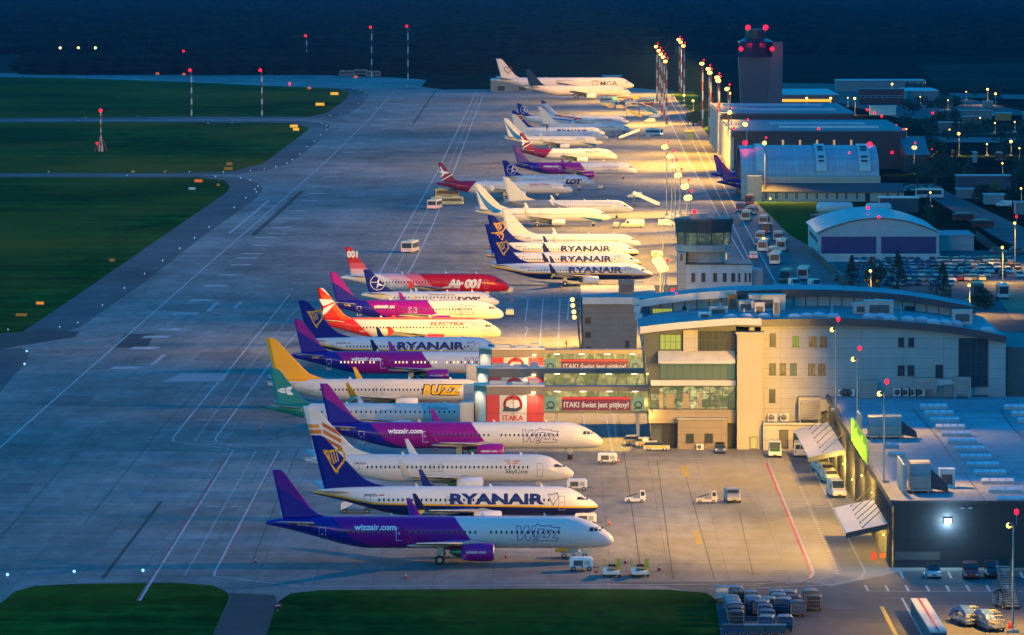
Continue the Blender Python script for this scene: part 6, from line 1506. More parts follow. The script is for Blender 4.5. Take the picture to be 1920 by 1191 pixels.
at(make_car('pale green white car parked at the foot of the black wall', PW), 1750, 1082, -90); van('dark red van parked at the foot of the black wall', PR, 1820, 1084, -92, 4.9); van('black van parked beside the dark red one', PK, 1861, 1082, -92, 4.9)
van('yellow and white van beside the swoosh tailed airliner', PW, 1186, 427, 180, 6.6, stripe=YEL)
van('small white van near the nose of the farthest harp tail airliner', PW, 1262, 412, 180, 4.8); van('white van left of a lamp post on the middle apron', PW, 1250, 424, 0, 4.8)
van('white van with red tail lights driving on the service road', PW, 1412, 486, 92, 4.8, lights=2)
van('white van left in the middle apron lit by floods', PW, 1190, 372, 180, 4.6)
# apron buses and lorries
def make_bus(label, paint, L=9.5, W=2.6, H=3.0, lit=0, lowfloor=True, name='apron_bus', cat='bus', group=None):
    o = empty(name, (0,0,0), 0, label, cat, group); a, b = -L/2, L/2
    lofted([(a,.4,2.0,H-.15,.96),(a+.15,.3,2.0,H,.94),(b-.25,.3,2.0,H,.94),(b,.4,1.4,H-.3,.93)], W, paint, 'body', o)
    MB().box(b-.05,b+.03,-W*.42,W*.42,1.15,H-.45).build('windscreen', GLS, o); MB().box(a-.03,a+.05,-W*.42,W*.42,1.35,H-.45).build('rear_window', GLS, o)
    for s in (-1, 1): MB().box(a+.5,b-.6,s*W/2-.02,s*W/2+.02,1.3,H-.55).build('side_window', GLS, o)
    MB().box(a+1.2,a+3.4,-.8,.8,H,H+.22).box(b-3.4,b-1.6,-.7,.7,H,H+.18).build('roof_unit', PS, o)
    for x in (a+1.9, b-1.9):
        for y in (-W/2+.15, W/2-.15): wheel_at(o, x, y, .45, .28)
    for y in (-W*.38, W*.38):
        MB().box(b-.02,b+.06,y-.2,y+.2,.65,.9).build('headlight', HEAD if lit == 1 else LENS, o); MB().box(a-.05,a+.02,y-.16,y+.16,.7,1.1).build('tail_light', TAILL if lit == 2 else RLENS, o)
    return o
at(make_bus('white bus alone on the taxi lane, its red tail lights lit', PW, 11, 3.0, 3.1, 2), 769, 473, 82)
at(make_bus('lit bus with red tail lights at the tail of the maroon tailed jet', PW, 9, 2.9, 3.0, 2), 815, 392, 80)
at(make_bus('long pale green tanker like bus beside the maroon tailed jet', mat('paint_pale_green', (.22,.30,.24), .4), 10, 2.5, 2.7, 1, name='fuel_truck', cat='fuel truck'), 838, 385, 8)
at(make_bus('dark service truck with amber lamps under the maroon tail', PG, 8, 2.6, 2.9, 0, name='service_truck', cat='truck'), 838, 371, 10)
for i, (x, y, p, lb) in enumerate([(1400,414,mat('paint_cream', (.5,.5,.35), .4),'cream bus second in the line beside the lawn'),(1433,422,PS,'grey backed lorry beside the upper lawn'),(1389,397,PB,'dark blue fronted bus behind the cream one'),(1437,438,PK,'black lorry alone on the parking road'),(1410,402,PS,'silver blue truck behind the grey backed lorry'),(1405,384,PR,'red truck at the head of the line beside the annex'),
        (1432,471,PW,'white bus facing the terminal, left one of a pair'),(1466,470,PW,'white bus facing the terminal, right one of a pair'),(1426,452,PS,'pale truck just behind the left bus of the pair'),(1460,452,PS,'pale truck just behind the right bus of the pair'),
        (1455,495,PW,'white bus with faint red roof in the middle of the parking road'),(1450,482,PS,'grey lorry between the pair of buses and the red roofed one'),(1474,528,PG,'dark faced silver bus in the last row of the parking road'),(1507,524,PW,'white bus beside the dark faced silver one'),(1425,462,PB,'small blue truck squeezed left of the pair')]):
    at(make_bus(lb, p, [9,9,7.5,7.5,7,8,10,10,6,6,11,7,9,10,5][i], 2.6, [3,2.8,2.7,2.8,2.6,3,3.1,3.1,2.6,2.6,3.1,2.6,2.9,3.1,2.2][i], 2 if i == 20 else 0), x, y, -96)
van('white minibus below the last row of buses', PW, 1490, 542, -80, 5.6); van('white minibus parked right of the other by the hedge road', PW, 1528, 543, -75, 5.6); at(make_bus('parked coach by the far yellow gate', PK, 11, 2.6, 3.2), 1873, 302, -95)
# ground power units, carts
def gpu(label, px, py, rz=0, c=WHITE, group=None):
    o = empty('ground_power_unit', (0,0,0), 0, label, 'ground power unit', group)
    lofted([(-1.5,.55,1.3,1.55,.95),(-1.3,.45,1.4,1.75,.93),(1.2,.45,1.4,1.75,.93),(1.5,.55,1.2,1.45,.92)], 1.7, c, 'body', o)
    for x in (-1, 1):
        for y in (-.75, .75): wheel_at(o, x, y, .33)
    MB().box(-1.0,.2,-.9,-.84,.7,1.4).build('louvre', DGREY, o); MB().box(.4,1.1,-.88,-.84,.75,1.35).build('side_hatch', GREY, o); MB().tube((1.5,0,.5), (2.4,0,.35), .05, n=5).build('tow_bar', DGREY, o)
    return at(o, px, py, rz)
gpu('white ground power unit by the nose of the nearest airliner', 1090, 1070); gpu('white ground power unit near the nose of the long airliner below the bridge', 1139, 870); gpu('white unit half hidden behind the nose of the nearest airliner', 1082, 920); gpu('grey unit standing below the nose of a magenta airliner', 956, 594, 90, GREY); gpu('pale cart at the nose of the red airliner', 950, 552, 0, CRW); gpu('white unit behind the nose of the second airliner from the front', 1098, 985)
gpu('small unit at the nose of the small crane tail jet', 1126, 356, 90, GREY); gpu('small unit beside the yellow and white van', 1155, 428, 90, GREY); gpu('grey unit to the right of the middle harp tail airliner', 1232, 483, 0, GREY)
# conveyor belt loaders
def belt_loader(label, px, py, rz=-90):
    o = empty('belt_loader', (0,0,0), 0, label, 'belt loader')
    MB().prism([(-2.6,-.45,.9),(2.6,-.45,1.6),(2.6,-.45,1.75),(-2.6,-.45,1.05)], (0,.9,0)).build('belt', BLACK, o)
    MB().prism([(-2.6,-.55,.8),(2.6,-.55,1.5),(2.6,-.55,1.85),(-2.6,-.55,1.15)], (0,.09,0)).prism([(-2.6,.46,.8),(2.6,.46,1.5),(2.6,.46,1.85),(-2.6,.46,1.15)], (0,.09,0)).build('belt_rail', YEL, o)
    MB().box(-2.0,1.9,-1.1,1.1,.4,.75).box(-1.9,-.6,.6,1.1,.75,1.3).box(.8,1.9,-1.15,-.6,.75,1.25).build('chassis', WHITE, o); MB().box(-.4,-.2,.6,1.0,.75,2.2).box(1.6,1.75,-1.1,-.95,1.2,2.4).box(1.6,1.75,.95,1.1,.75,2.4).build('post', YEL, o)
    for x in (-1.4, 1.3):
        for y in (-1.0, 1.0): wheel_at(o, x, y, .36)
    return at(o, px, py, rz)
belt_loader('belt loader with yellow rails, nearer the nose of the nearest airliner', 1147, 1080); belt_loader('belt loader with yellow rails, farther right of two', 1200, 1080)
belt_loader('belt loader folded under the nose of the nearest airliner', 1078, 1046, 0)
def tug(label, px, py, rz=0, c=WHITE):
    o = empty('pushback_tug', (0,0,0), 0, label, 'tug')
    MB().box(-2.6,2.2,-1.1,1.1,.35,.85).box(-2.5,-.6,-1.0,1.0,.85,1.15).build('chassis', c, o); MB().prism([(-2.2,-.5,1.2),(.4,-.5,2.0),(.4,-.5,2.15),(-2.2,-.5,1.35)], (0,1.0,0)).build('belt', BLACK, o)
    lofted([(1.0,.85,1.5,2.7,.9),(1.15,.85,1.6,2.8,.9),(2.1,.85,1.6,2.8,.88),(2.35,.85,1.3,1.6,.85)], 1.5, c, 'cab', o); MB().box(2.2,2.3,-.6,.6,1.65,2.5).box(1.2,2.0,-.78,-.74,1.6,2.55).build('cab_window', GLS, o)
    MB().tube((1.6,.2,2.8), (1.6,.2,3.3), .05, n=5).ball((1.6,.2,3.4), .14, n=6).build('beacon', ORANGE, o)
    for x in (-1.7, 1.4):
        for y in (-1.0, 1.0): wheel_at(o, x, y, .42, .3)
    o.scale = (.62, .62, .62)
    return at(o, px, py, rz)
tug('flat loader with tall white cab, left one on the open apron', 1192, 942); tug('flat loader with tall white cab, beside the lone van', 1326, 943, 0, CRW)
# cones
def cone(px, py, lb):
    o = empty('traffic_cone', P(px, py), 0, lb, 'cone', 'orange cones round the stands'); MB().box(-.25,.25,-.25,.25,0,.05).build('base', BLACK, o); MB().lathe([(.05,.2),(.3,.14),(.3,.141),(.5,.09),(.8,.03)], (0,0,0), 'z', 10).build('cone_body', mat('cone_orange_red', (.75,.06,.03), .5), o); MB().lathe([(.36,.13),(.5,.1)], (0,0,0), 'z', 10).build('reflective_band', WHT, o)
for x, y in [(479,1056),(761,1085),(949,1047),(1092,1072),(1118,1075),(1173,1057),(1236,1070),(1142,985),(488,807),(487,764),(817,846),(960,566),(1021,541),(1052,541),(1160,868),(620,1010)]: cone(x, y, 'small orange red cone standing on the apron')
# passenger stairs
def stairs(label, px, py, rz, h=3.3, L=7., cover=False, c=WHITE):
    o = empty('passenger_stairs', (0,0,0), 0, label, 'mobile stairs'); n = 16; mb = MB()
    for i in range(n): x = -L/2+L*i/n; z = .5+h*i/n; mb.box(x, x+L/n, -.8, .8, z, z+.06)
    mb.build('steps', GREY, o); s_ = h/L
    for s in (-1, 1): MB().prism([(-L/2,s*.85,.4),(L/2,s*.85,.4+h),(L/2,s*.85,1.4+h),(-L/2,s*.85,1.4)], (0,.05,0)).build('side_panel', c, o)
    MB().box(-L/2,L/2+.6,-.9,.9,.35,.5).box(L/2-.2,L/2,-.8,-.6,.5,h).box(L/2-.2,L/2,.6,.8,.5,h).box(L/2,L/2+1.4,-.85,.85,h+.4,h+.5).build('chassis', DGREY, o)
    if cover: MB().prism([(-L/2,-.9,2.6),(L/2,-.9,2.6+h),(L/2,-.9,2.75+h),(-L/2,-.9,2.75)], (0,1.8,0)).build('roof', c, o)
    for x in (-L/2+.5, L/2-.3):
        for y in (-.8, .8): wheel_at(o, x, y, .35)
    return at(o, px, py, rz)
stairs('bright mobile stairs right of the slate grey airliner', 1212, 388, 168, 3.4, 8); stairs('pale mobile stairs in front of a cream airliner nose', 1180, 262, 8, 3.2, 8.5); stairs('yellow mobile stairs in the crowd of far equipment', 1189, 222, 172, 3., 7, c=YEL); stairs('steep dark mobile stairs standing by the black wall', 1890, 1138, 95, 4.0, 6.5, c=mat('paint_dark_teal', (.06,.12,.14), .4)); stairs('covered teal mobile stairs among the far equipment', 1215, 216, 165, 3.5, 9, True, mat('paint_teal', (.10,.32,.42), .4))
stairs('white mobile stairs under the second airliner tail', 666, 962, 0, 2.2, 4.)
# baggage carts bottom right
BC = mat('cart_canvas_blue', (.02,.05,.12), .6); BT = mat('cart_roof_pale', (.12,.16,.19), .5); BK = mat('cart_canvas_black', (.02,.022,.03), .6); BC2 = mat('cart_canvas_grey', (.05,.07,.08), .6)
def cart(label, px, py, rz, m, roof, L=2.9, H=1.75):
    o = empty('baggage_cart', (0,0,0), 0, label, 'baggage cart', 'baggage carts parked in the corner')
    MB().box(-L/2,L/2,-.85,.85,.4,.52).build('deck', DGREY, o)
    rs = [[(x,-.85,.55),(x,-.85,H),(x,-.7,H+.07),(x,0,H+.1),(x,.7,H+.07),(x,.85,H),(x,.85,.55)] for x in (-L/2+.08, L/2-.08)]
    MB().rings(rs, smooth=False).build('curtain', m, o)
    MB().add([(x,y,z+.03) for x in (-L/2,L/2) for y,z in ((-.9,H-.06),(-.72,H+.08),(0,H+.12),(.72,H+.08),(.9,H-.06))], [(i,i+1,i+6,i+5) for i in range(4)]).build('roof', roof, o)
    mb = MB()
    for x in (-L/2, L/2-.05):
        for y in (-.88, .83): mb.box(x,x+.05,y,y+.05,.5,H-.1)
    for z in (.95, 1.35): mb.box(-L/2,L/2,-.9,-.87,z,z+.03).box(-L/2,-L/2+.03,-.88,.88,z,z+.03)
    mb.build('frame', STEEL, o)
    for x in (-.95, .95):
        for y in (-.7, .7): wheel_at(o, x, y, .22, .14)
    MB().tube((L/2,0,.42), (L/2+.9,0,.25), .04, n=5).build('tow_bar', DGREY, o)
    return at(o, px, py, rz)
rr = random.Random(5)
cs = [(1355,1128,0),(1378,1128,0),(1385,1136,3),(1372,1146,1),(1374,1152,1),(1377,1158,1),(1380,1166,3),(1381,1175,3),(1407,1137,0),(1412,1146,1),(1414,1152,2),(1428,1155,1),(1434,1163,2),(1440,1149,0),(1455,1135,0),(1460,1142,0),(1468,1150,1),(1480,1136,1),(1487,1145,3),(1494,1155,2),(1520,1134,0),(1527,1145,3),(1438,1173,2),(1437,1184,1),(1472,1184,1)]
wd = ['front','back','middle']
for i, (x, y, k) in enumerate(cs):
    cart('covered baggage cart with %s in the corner beside the grass' % ['cream side','dark curtain','rumpled blue cover','black cover'][k], x, y, 88+rr.uniform(-7, 7), [CRW if i == 0 else BC2, BC, BC, BK][k], [BT, BT, BC, BK][k])['group'] = 'baggage carts, kind %s' % 'abcd'[k]
for i, x in enumerate((1368,1408,1448)):
    o = empty('covered_trailer', (0,0,0), 0, ['dark flat topped trailer at the bottom edge','pale blue flat topped trailer, left of two at the bottom edge','pale blue flat topped trailer, right of two at the bottom edge'][i], 'trailer'); MB().box(-1.2,1.2,-.8,.8,.4,1.2).build('body', BC if i == 0 else BC2, o); MB().box(-1.25,1.25,-.85,.85,1.2,1.26).build('roof', BK if i == 0 else BT, o)
    for a in (-.8, .8):
        for b in (-.75, .75): wheel_at(o, a, b, .2, .14)
    at(o, x+6, 1191, 0)
# open rack trolleys with blue sheets
def rack(label, px, py, rz, n):
    o = empty('equipment_trolley', (0,0,0), 0, label, 'trolley'); L = n*1.15; mb = MB()
    MB().box(0,L,-1.1,1.1,.4,.5).build('deck', DGREY, o)
    for i in range(n+1):
        x = L*i/n; h = 1.0+1.2*math.sin(math.pi*min(1, (i+1)/(n+1)))
        mb.tube((x,-1.05,.5), (x,-1.05,h), .035, n=5).tube((x,1.05,.5), (x,1.05,h), .035, n=5).tube((x,-1.05,h), (x,1.05,h), .035, n=5).tube((x,-1.05,.9), (x,1.05,.9), .03, n=5)
    for z in (.8, 1.15, 1.5): mb.tube((0,-1.05,z*.8), (L,-1.05,z), .025, n=4).tube((0,1.05,z*.8), (L,1.05,z), .025, n=4)
    mb.build('rack_frame', STEEL, o)
    rs = []; r2 = random.Random(n)
    for i in range(n*3+1): x = L*i/(n*3); h = 1.0+1.2*math.sin(math.pi*min(1, (i/3+1)/(n+1))); rs.append([(x, y, h+.06+r2.uniform(-.1, .14)) for y in (0, .35, .7, 1.1)]+[(x, 1.2, h-.4-r2.uniform(0, .3))])
    N = 5; mb = MB(); v = [p for r_ in rs for p in r_]; mb.add(v, [(k*N+i, k*N+i+1, (k+1)*N+i+1, (k+1)*N+i) for k in range(len(rs)-1) for i in range(N-1)]); mb.build('blue_sheet', mat('blue_tarpaulin', (.04,.09,.28), .35, var=.2), o)
    for x in (.4, L/2, L-.4):
        for y in (-.95, .95): wheel_at(o, x, y, .24, .15)
    return at(o, px, py, rz)
rack('low wire rack trolley with blue sheet, left of two in the corner', 1828, 1177, 102, 6); rack('long wire rack trolley with blue sheet beside the stairs', 1868, 1186, 100, 7); rack('stack of blue wrapped gear behind the right rack trolley', 1868, 1140, 20, 2)
# long louvred white screen bottom right
o = empty('louvre_screen', (0,0,0), 0, 'long white and red capped ribbed barrier running to the bottom edge', 'barrier')
a, b = P(1722, 1152), P(1760, 1215); d = (b-a); L = d.length; d.normalize(); o.location = a; o.rotation_euler.z = math.atan2(d.y, d.x)
MB().box(0,L,-.9,.9,0,1.75).build('body', mat('dark_blue_panel', (.04,.08,.12), .6), o); n = int(L/.42)
for i in range(0, n, 1):
    x = L*i/n; MB().box(x,x+.28,-.95,.95,1.75,1.95).build('rib', WHT, o); 
MB().box(0,L,-.12,.12,1.955,2.0).build('red_line', LINER, o)
o = empty('hydrant', P(1893, 1181), 0, 'red hydrant between yellow posts at the lamp foot', 'hydrant'); MB().lathe([(0,.2),(.6,.2),(.9,.16),(1.0,.05)], (0,0,0), 'z', 10).build('body', REDP, o); MB().tube((-.4,-.3,0), (-.4,-.3,.6), .12).build('guard_post', YEL, o); MB().tube((.55,-.3,0), (.55,-.3,.6), .12).build('guard_post', YEL, o)
o = empty('fire_point', P(1638, 1050), 0, 'red cabinet and orange barriers at the hall corner door', 'fire cabinet'); MB().box(-.3,.3,-.25,.25,0,1.1).build('cabinet', mat('dull_red_cabinet', (.25,.02,.02), .6), o); MB().box(.8,2.0,-.2,-.1,.3,.9).build('barrier', ORANGE, o)
# far equipment park
rr = random.Random(21)
park = []
cols_ = [(PW,'white'),(YEL,'yellow'),(BLUEP,'blue'),(PS,'silver'),(carpaint('tan', (.4,.3,.2)),'tan'),(mat('paint_teal', (.10,.32,.42), .4),'teal'),(PR,'red')]
for i in range(34):
    x = rr.uniform(1135, 1228); y = rr.uniform(186, 232) if x > 1190 else rr.uniform(186, 205)
    if x < 1200 and y > 205: continue
    m, nm = cols_[i % 7]; k = i % 3
    if k == 0: oo = make_bus('%s service truck in the crowded far equipment park' % nm, m, 6.5, 2.5, 2.6, name='service_truck', cat='truck', group='%s trucks of the far equipment park' % nm)
    elif k == 1: oo = make_car('%s van in the crowded far equipment park' % nm, m, 5.0, True, name='van', cat='van', group='%s vans of the far equipment park' % nm)
    else:
        oo = empty('container_dolly', (0,0,0), 0, 'container dolly with %s box in the far equipment park' % nm, 'dolly', '%s dollies of the far equipment park' % nm); MB().box(-1.7,1.7,-1.2,1.2,.35,.5).build('deck', DGREY, oo); MB().prism([(-1.5,-1.1,.5),(1.5,-1.1,.5),(1.5,-1.1,1.6),(.9,-1.1,2.2),(-1.5,-1.1,2.2)], (0,2.2,0)).build('container', m, oo)
        for a in (-1.2, 1.2):
            for b in (-1.05, 1.05): wheel_at(oo, a, b, .25, .15)
    at(oo, x, y, rr.choice([0, 90, 180, 170, 5]))
for x, y, lb, L_ in [(1215,262,'blue box cart left of the pale stairs',1),(1150,258,'blue box cart before the cream airliner nose',1),(1238,250,'bright headlamped loader on the far apron',2),(1273,262,'dark and yellow striped stack beside the service road',3),(1170,255,'dark box cart under the pale stairs',1)]:
    if L_ == 2: at(make_bus('white truck with dazzling headlamps on the far apron', PW, 7, 2.6, 2.8, 1, name='service_truck', cat='truck'), 1226, 254, -20)
    elif L_ == 3:
        oo = empty('board_stack', P(1293, 263), 0, 'row of dark upright boards with yellow tops on the service road', 'boards')
        for i in range(4): MB().box(-2.1+i*1.05,-1.15+i*1.05,0,.6,0,3.6).build('board', [BLUEP, DGREY, mat('board_green', (.05,.12,.1), .6), DGREY][i], oo)
        MB().box(-2.1,2.1,-.05,.65,3.65,4.1).build('cap', YEL, oo)
    else: cart(lb, x, y, 90, BLUEP, BLUEP, 3.0, 2.2)['group'] = 'far blue box carts' if 'left' in lb else 'far box carts'
# far left vehicles by the masts
for x, y, lb in [(650,143,'dim parked truck, left of three by the far masts'),(676,141,'dim upright vehicle, middle of three by the far masts'),(700,144,'long dim truck, right of three by the far masts')]: at(make_bus(lb, PG, 9, 2.6, 3.4, name='service_truck', cat='truck'), x, y, 0)
# fuel and cargo tanks behind the arched hangar
def tank(px0, px1, yg, r, lb):
    Y = gy(yg); x0, x1 = PY(px0, yg, Y).x, PY(px1, yg, Y).x; o = empty('storage_tank', (0,0,0), 0, lb, 'tank'); MB().lathe([(0,.1),(.3,r*.7),(.8,r),(x1-x0-.8,r),(x1-x0-.3,r*.7),(x1-x0,.1)], (x0,Y,r+.8), 'x', 18).build('shell', mat('pale_tank_paint', (.5,.55,.55), .4), o); MB().box(x0+2,x0+2.4,Y-r*.8,Y+r*.8,0,1.4).box(x1-2.4,x1-2,Y-r*.8,Y+r*.8,0,1.4).build('saddle', GREY, o)
tank(1530, 1600, 405, 1.7, 'long pale cylindrical tank left behind the arched hangar'); tank(1622, 1672, 404, 1.5, 'shorter pale cylindrical tank behind the arched hangar crest')
shed('pipe_rack', 'open flat roofed rack over pipes behind the arched hangar', 1650, 1722, 398, 4.2, 8, mat('dark_rack', (.04,.06,.08), .7), mat('pale_tank_paint', (.5,.55,.55), .4), 'shed')
at(make_bus('pale tanker lorry parked above the arched hangar', PW, 9, 2.6, 3.2, name='tanker', cat='tanker'), 1742, 372, 0)
for x, y, m, lb in [(1540,418,PR,'dark red truck left of the arched hangar'),(1843,428,PR,'red tractor on the lit red yard'),(1806,415,PR,'small red vehicle beside the low store')]: at(make_bus(lb, m, 6, 2.4, 2.4, name='service_truck', cat='truck'), x, y, 20)
van('white van parked by the right container', PW, 1882, 388, 180, 4.8)
# car park
rr = random.Random(9)
pc = [(PW,'white'),(PS,'silver'),(PG,'dark grey'),(PB,'blue'),(PK,'black'),(PR,'red')]
protos = {}
rowsp = [(492,1605,1905,21,'first, farthest'),(499,1645,1905,22,'second'),(505.5,1610,1900,20,'third'),(512,1650,1905,20,'fourth'),(519,1645,1880,17,'fifth'),(527,1655,1870,15,'sixth'),(535,1660,1800,9,'nearest')]
for y, xa, xb, n, rw in rowsp:
    for i in range(n):
        if rr.random() < .12: continue
        x = xa+(xb-xa)*(i+rr.uniform(-.15, .15))/n; k = rr.choices(range(6), [5,5,4,2,2,1])[0]; m, nm = pc[k]
        if nm not in protos: protos[nm] = make_car('x', m, 4.3, simple=True)
        place(protos[nm], USED, P(x, y+rr.uniform(-1.2, 1.2)), R(rr.choice([-92, 88, -88, 95, -80])), '%s car in the %s row of the car park' % (nm, rw), '%s cars of the %s car park row' % (nm, rw), rr.uniform(.94, 1.06))
for x, y, k, lb in [(1570,527,4,'dark car at the left end of the car park, by the red lamp'),(1815,575,1,'silver car left of two by the terminal end'),(1843,572,0,'white car right of two by the terminal end'),(1908,505,2,'dark car on the bare earth at the right'),(1880,518,4,'black car on the bare earth'),(1912,520,0,'white car at the right edge on the bare earth')]: at(make_car(lb, pc[k][0], 4.3, simple=True), x, y, -90)
for x, y, k in [(1840,212,1),(1850,214,3),(1858,217,0),(1868,216,4),(1846,218,2)]: at(make_car('small %s car parked on the far storage yard' % pc[k][1], pc[k][0], 4.3, simple=True), x, y, 30)
for x, y, lb in [(1833,560,'grey box lorry standing beside the car park lamp'),(1880,562,'white box lorry near the right end of the car park')]: at(make_bus(lb, PG if 'grey' in lb else PW, 7, 2.5, 3.3, name='lorry', cat='lorry'), x, y-3, -90)
# white bollards along the sloping kerb
for i in range(9): o = empty('bollard', P(1535+i*5.2, 487+i*4.0), 0, 'small white bollard in the slanting row by the car park', 'bollard', 'white bollards by the car park'); MB().box(-.35,.35,-.1,.1,0,.8).build('post', WHT, o); MB().box(-.36,.36,-.11,.11,.5,.6).build('band', DGREY, o)
# people
def person(px, py, rz, label, vest, s=1.0):
    o = empty('person', P(px, py), R(rz), label, 'person'); me = bpy.data.meshes.new('body')
    V = [(0,0,.95),(0,0,1.2),(0,0,1.42),(0,0,1.52),(0,.02,1.68),(0,.17,1.42),(.05,.24,1.15),(.14,.25,.92),(0,-.17,1.42),(.05,-.24,1.15),(.14,-.25,.92),(.02,.1,.9),(.04,.11,.5),(0,.11,.08),(.12,.11,.04),(-.02,-.1,.9),(-.06,-.11,.5),(-.1,-.11,.08),(.02,-.11,.04)]
    E = [(0,1),(1,2),(2,3),(3,4),(2,5),(5,6),(6,7),(2,8),(8,9),(9,10),(0,11),(11,12),(12,13),(13,14),(0,15),(15,16),(16,17),(17,18)]
    rad = [.15,.15,.16,.06,.11,.07,.05,.04,.07,.05,.04,.1,.07,.05,.045,.1,.07,.05,.045]
    me.from_pydata(V, E, []); ob = bpy.data.objects.new('body', me); col.objects.link(ob); setparent(ob, o)
    sk = ob.modifiers.new('s', 'SKIN'); ob.modifiers.new('u', 'SUBSURF').levels = 1; ob.modifiers['u'].render_levels = 1
    for i, r_ in enumerate(rad): me.skin_vertices[0].data[i].radius = (r_, r_)
    me.skin_vertices[0].data[0].use_root = True
    me.materials.append(mat('dark_workwear', (.02,.03,.06), .8))
    MB().rings([[(math.cos(t)*.17, math.sin(t)*.22, z) for t in [2*math.pi*k/12 for k in range(12)]] for z in (.95, 1.2, 1.45)]).build('safety_vest', vest, o)
    MB().ball((0,.0,1.72), .115, n=10).build('helmet', YEL, o); o.scale = (s, s, s)
VEST = emit('glowing_lime_vest', (.35,.8,.03), .35)  # vest cloth emits: its brightness is put into the colour as glow
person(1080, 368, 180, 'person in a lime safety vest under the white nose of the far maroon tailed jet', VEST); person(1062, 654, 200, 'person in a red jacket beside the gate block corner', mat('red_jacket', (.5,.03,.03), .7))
# ---------------- trees ----------------
LEAF = mat('dark_leaves', (.022,.042,.016), .8, var=.5, scale=.35); LEAF2 = mat('bright_leaves', (.10,.16,.015), .8, var=.4, scale=.35); BARK = mat('bark', (.06,.04,.03), .9)
def tree(px, py, H, W, label, conifer=False, m=LEAF, group=None, n=420):
    o = empty('conifer_tree' if conifer else 'leafy_tree', P(px, py), 0, label, 'tree', group); r2 = random.Random(int(px*7+py)); mb = MB()
    MB().tube((0,0,0), (.1,.05,H*.45), W*.045+.1, W*.03+.05, 7).tube((.1,.05,H*.45), (0,.1,H*.85), W*.03+.05, .04, 6).tube((.05,0,H*.3), (W*.25,.1,H*.55), .1, .04, 5).tube((.05,0,H*.35), (-W*.25,-.1,H*.6), .1, .04, 5).build('trunk', BARK, o)
    lob = [(r2.uniform(-.28, .28)*W, r2.uniform(-.28, .28)*W, r2.uniform(.35, .85)*H, r2.uniform(.18, .3)*W) for _ in range(9)]
    for i in range(n):
        if conifer:
            t = r2.random()**.8; z = H*(.08+.92*t); rad = W/2*(1-t)**.9*r2.uniform(.45, 1.12)*(1+.15*math.sin(z*5)); a = r2.uniform(0, 6.283); c = Vector((math.cos(a)*rad, math.sin(a)*rad, z))
        else:
            lx, ly, lz, lr = lob[r2.randrange(9)]; d = Vector((r2.gauss(0, 1), r2.gauss(0, 1), r2.gauss(0, 1))).normalized()*lr*r2.uniform(.6, 1.1); c = Vector((lx, ly, lz))+Vector((d.x, d.y, d.z*H/W*.55 if H > W else d.z))
        s = r2.uniform(.35, .8)*max(.4, W/9); u = Vector((r2.gauss(0, 1), r2.gauss(0, 1), r2.gauss(0, 1))).normalized()*s; v = u.orthogonal().normalized()*s*r2.uniform(.5, 1)
        mb.add([c-u, c-v*.8, c+u, c+v*.8], [(0,1,2,3)])
    mb.build('crown', m, o); return o
tree(1769, 330, 13, 9.5, 'large round dark tree right of the black shed', n=900)
for x, y, H, W, c, lb in [(1740,425,9,4.5,1,'dark pointed conifer right of the arched hangar'),(1597,543,8,5,1,'dark conifer left of the street lamp by the terminal roof'),(1645,550,7,7,0,'dark bushy tree right of that street lamp'),(1683,548,9.5,6,1,'broad dark conifer before the car park, largest of the group'),(1768,553,7.5,5,1,'dark conifer at the middle of the car park edge'),(1830,381,5.5,4,1,'dark conifer left of the bright green tree'),(1843,378,6,5,0,'dark bush right behind the pair of garages'),(1890,378,5,3,1,'slim dark conifer near the right container'),(1905,362,8,6,0,'dark tree at the right edge'),(1760,236,6,9,0,'dark round tree in front of the cream trailer'),(1790,226,5,8,0,'dark tree beside the storage yard'),(1712,215,5,6,0,'dark tree below the site office'),(1843,578,4,6,0,'dark bushes beside the box lorries'),(1300,236,6,9,0,'green bushes by the banded masts'),(1320,205,5,8,0,'bushes behind the gatehouse'),(1917,330,7,6,0,'bushy tree at the far right edge'),(1858,192,5,6,0,'dark tree under the far street lamp')]: tree(x, y, H, W, lb, bool(c))
tree(1864, 378, 6.5, 4, 'bright yellow green tree between the garages', False, LEAF2)
for i, x in enumerate((1745,1756,1766,1774,1781)): tree(x, 556+i*3, 3.6, 1.5, 'slim pale columnar shrub in the row behind the terminal roof', True, mat('pale_leaves', (.08,.12,.10), .8, var=.3), 'columnar shrubs behind the terminal', 160)
rr = random.Random(4)
for i in range(26):
    x = rr.uniform(1700, 1925); y = rr.choice([rr.uniform(232, 262), rr.uniform(196, 208), rr.uniform(272, 300)]); tree(x, y, rr.uniform(2, 5), rr.uniform(4, 10), 'dark rounded bush on the rough ground beyond the hangars', False, LEAF, 'bushes on the rough ground', 200)
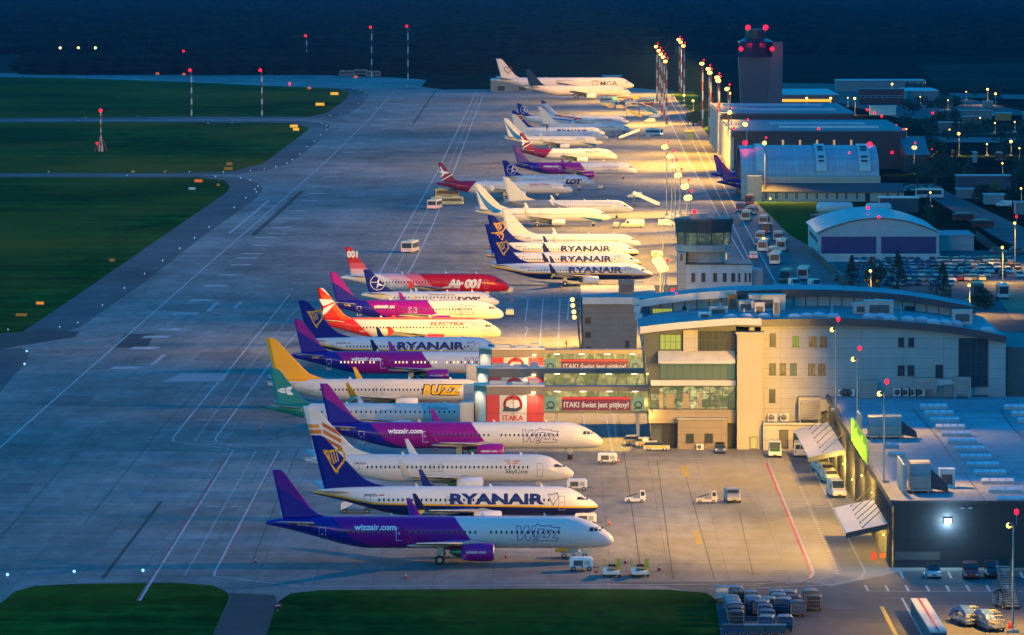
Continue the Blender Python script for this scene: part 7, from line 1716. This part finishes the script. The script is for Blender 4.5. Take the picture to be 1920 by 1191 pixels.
for i in range(34):
    x = rr.uniform(1700, 1925); y = rr.choice([rr.uniform(170, 182), rr.uniform(188, 200), rr.uniform(238, 262), rr.uniform(262, 285), rr.uniform(335, 350)]); tree(x, y, rr.uniform(4, 8), rr.uniform(5, 9), 'tall dark tree in the scattered belt beyond the hangars', rr.random() < .3, LEAF, 'scattered tree belt', 220)
for i in range(22):
    x, y = rr.choice([(rr.uniform(1838, 1880), rr.uniform(206, 222)), (rr.uniform(1700, 1760), rr.uniform(352, 362)), (rr.uniform(1845, 1925), rr.uniform(470, 484)), (rr.uniform(1775, 1830), rr.uniform(448, 466))]); at(make_car('small parked car on the yards beyond the car park', pc[rr.randrange(5)][0], 4.3, simple=True, group='cars on the outer yards'), x, y, rr.choice([-90, 0, 30]))
# fences
def fence(pts, h, label, m=None):
    q = [P(a, b) for a, b in pts]; o = empty('fence', (0,0,0), 0, label, 'fence')
    for a, b in zip(q[:-1], q[1:]):
        L = (b-a).length; n = max(1, int(L/3)); mb = MB()
        for z in (.05, h*.5, h): mb.tube(a+Vector((0,0,z)), b+Vector((0,0,z)), .035, n=4)
        for i in range(n*5): p = a+(b-a)*i/(n*5); mb.tube(p, p+Vector((0,0,h)), .02, n=3, cap=False)
        mb.build('mesh_panel', m or STEEL, o)
        for i in range(n+1): p = a+(b-a)*i/n; MB().tube(p, p+Vector((0,0,h+.2)), .06, n=5).build('post', m or STEEL, o)
fence([(1522,480),(1590,545)], 2.2, 'wire fence slanting down between the bus road and the car park', DGREY); fence([(1700,440),(1830,448),(1880,486)], 2.2, 'wire fence behind the right side of the car park', DGREY)

# ---------------- evening air ----------------
hz = MB().box(-3500, 3500, -60, 12500, -1.0, 150).build('haze', None or mat('haze', (0,0,0), var=0))
hm, ht, hb = newmat('haze_air'); ht.nodes.remove(hb)
pv = ht.nodes.new('ShaderNodeVolumePrincipled'); pv.inputs['Color'].default_value = (.22,.5,1,1); pv.inputs['Density'].default_value = HAZE; pv.inputs['Anisotropy'].default_value = .72
ht.links.new(pv.outputs[0], ht.nodes['Material Output'].inputs['Volume'])
hz.data.materials.clear(); hz.data.materials.append(hm); tag(hz, 'blue evening haze over the whole airfield', 'haze', kind='stuff')
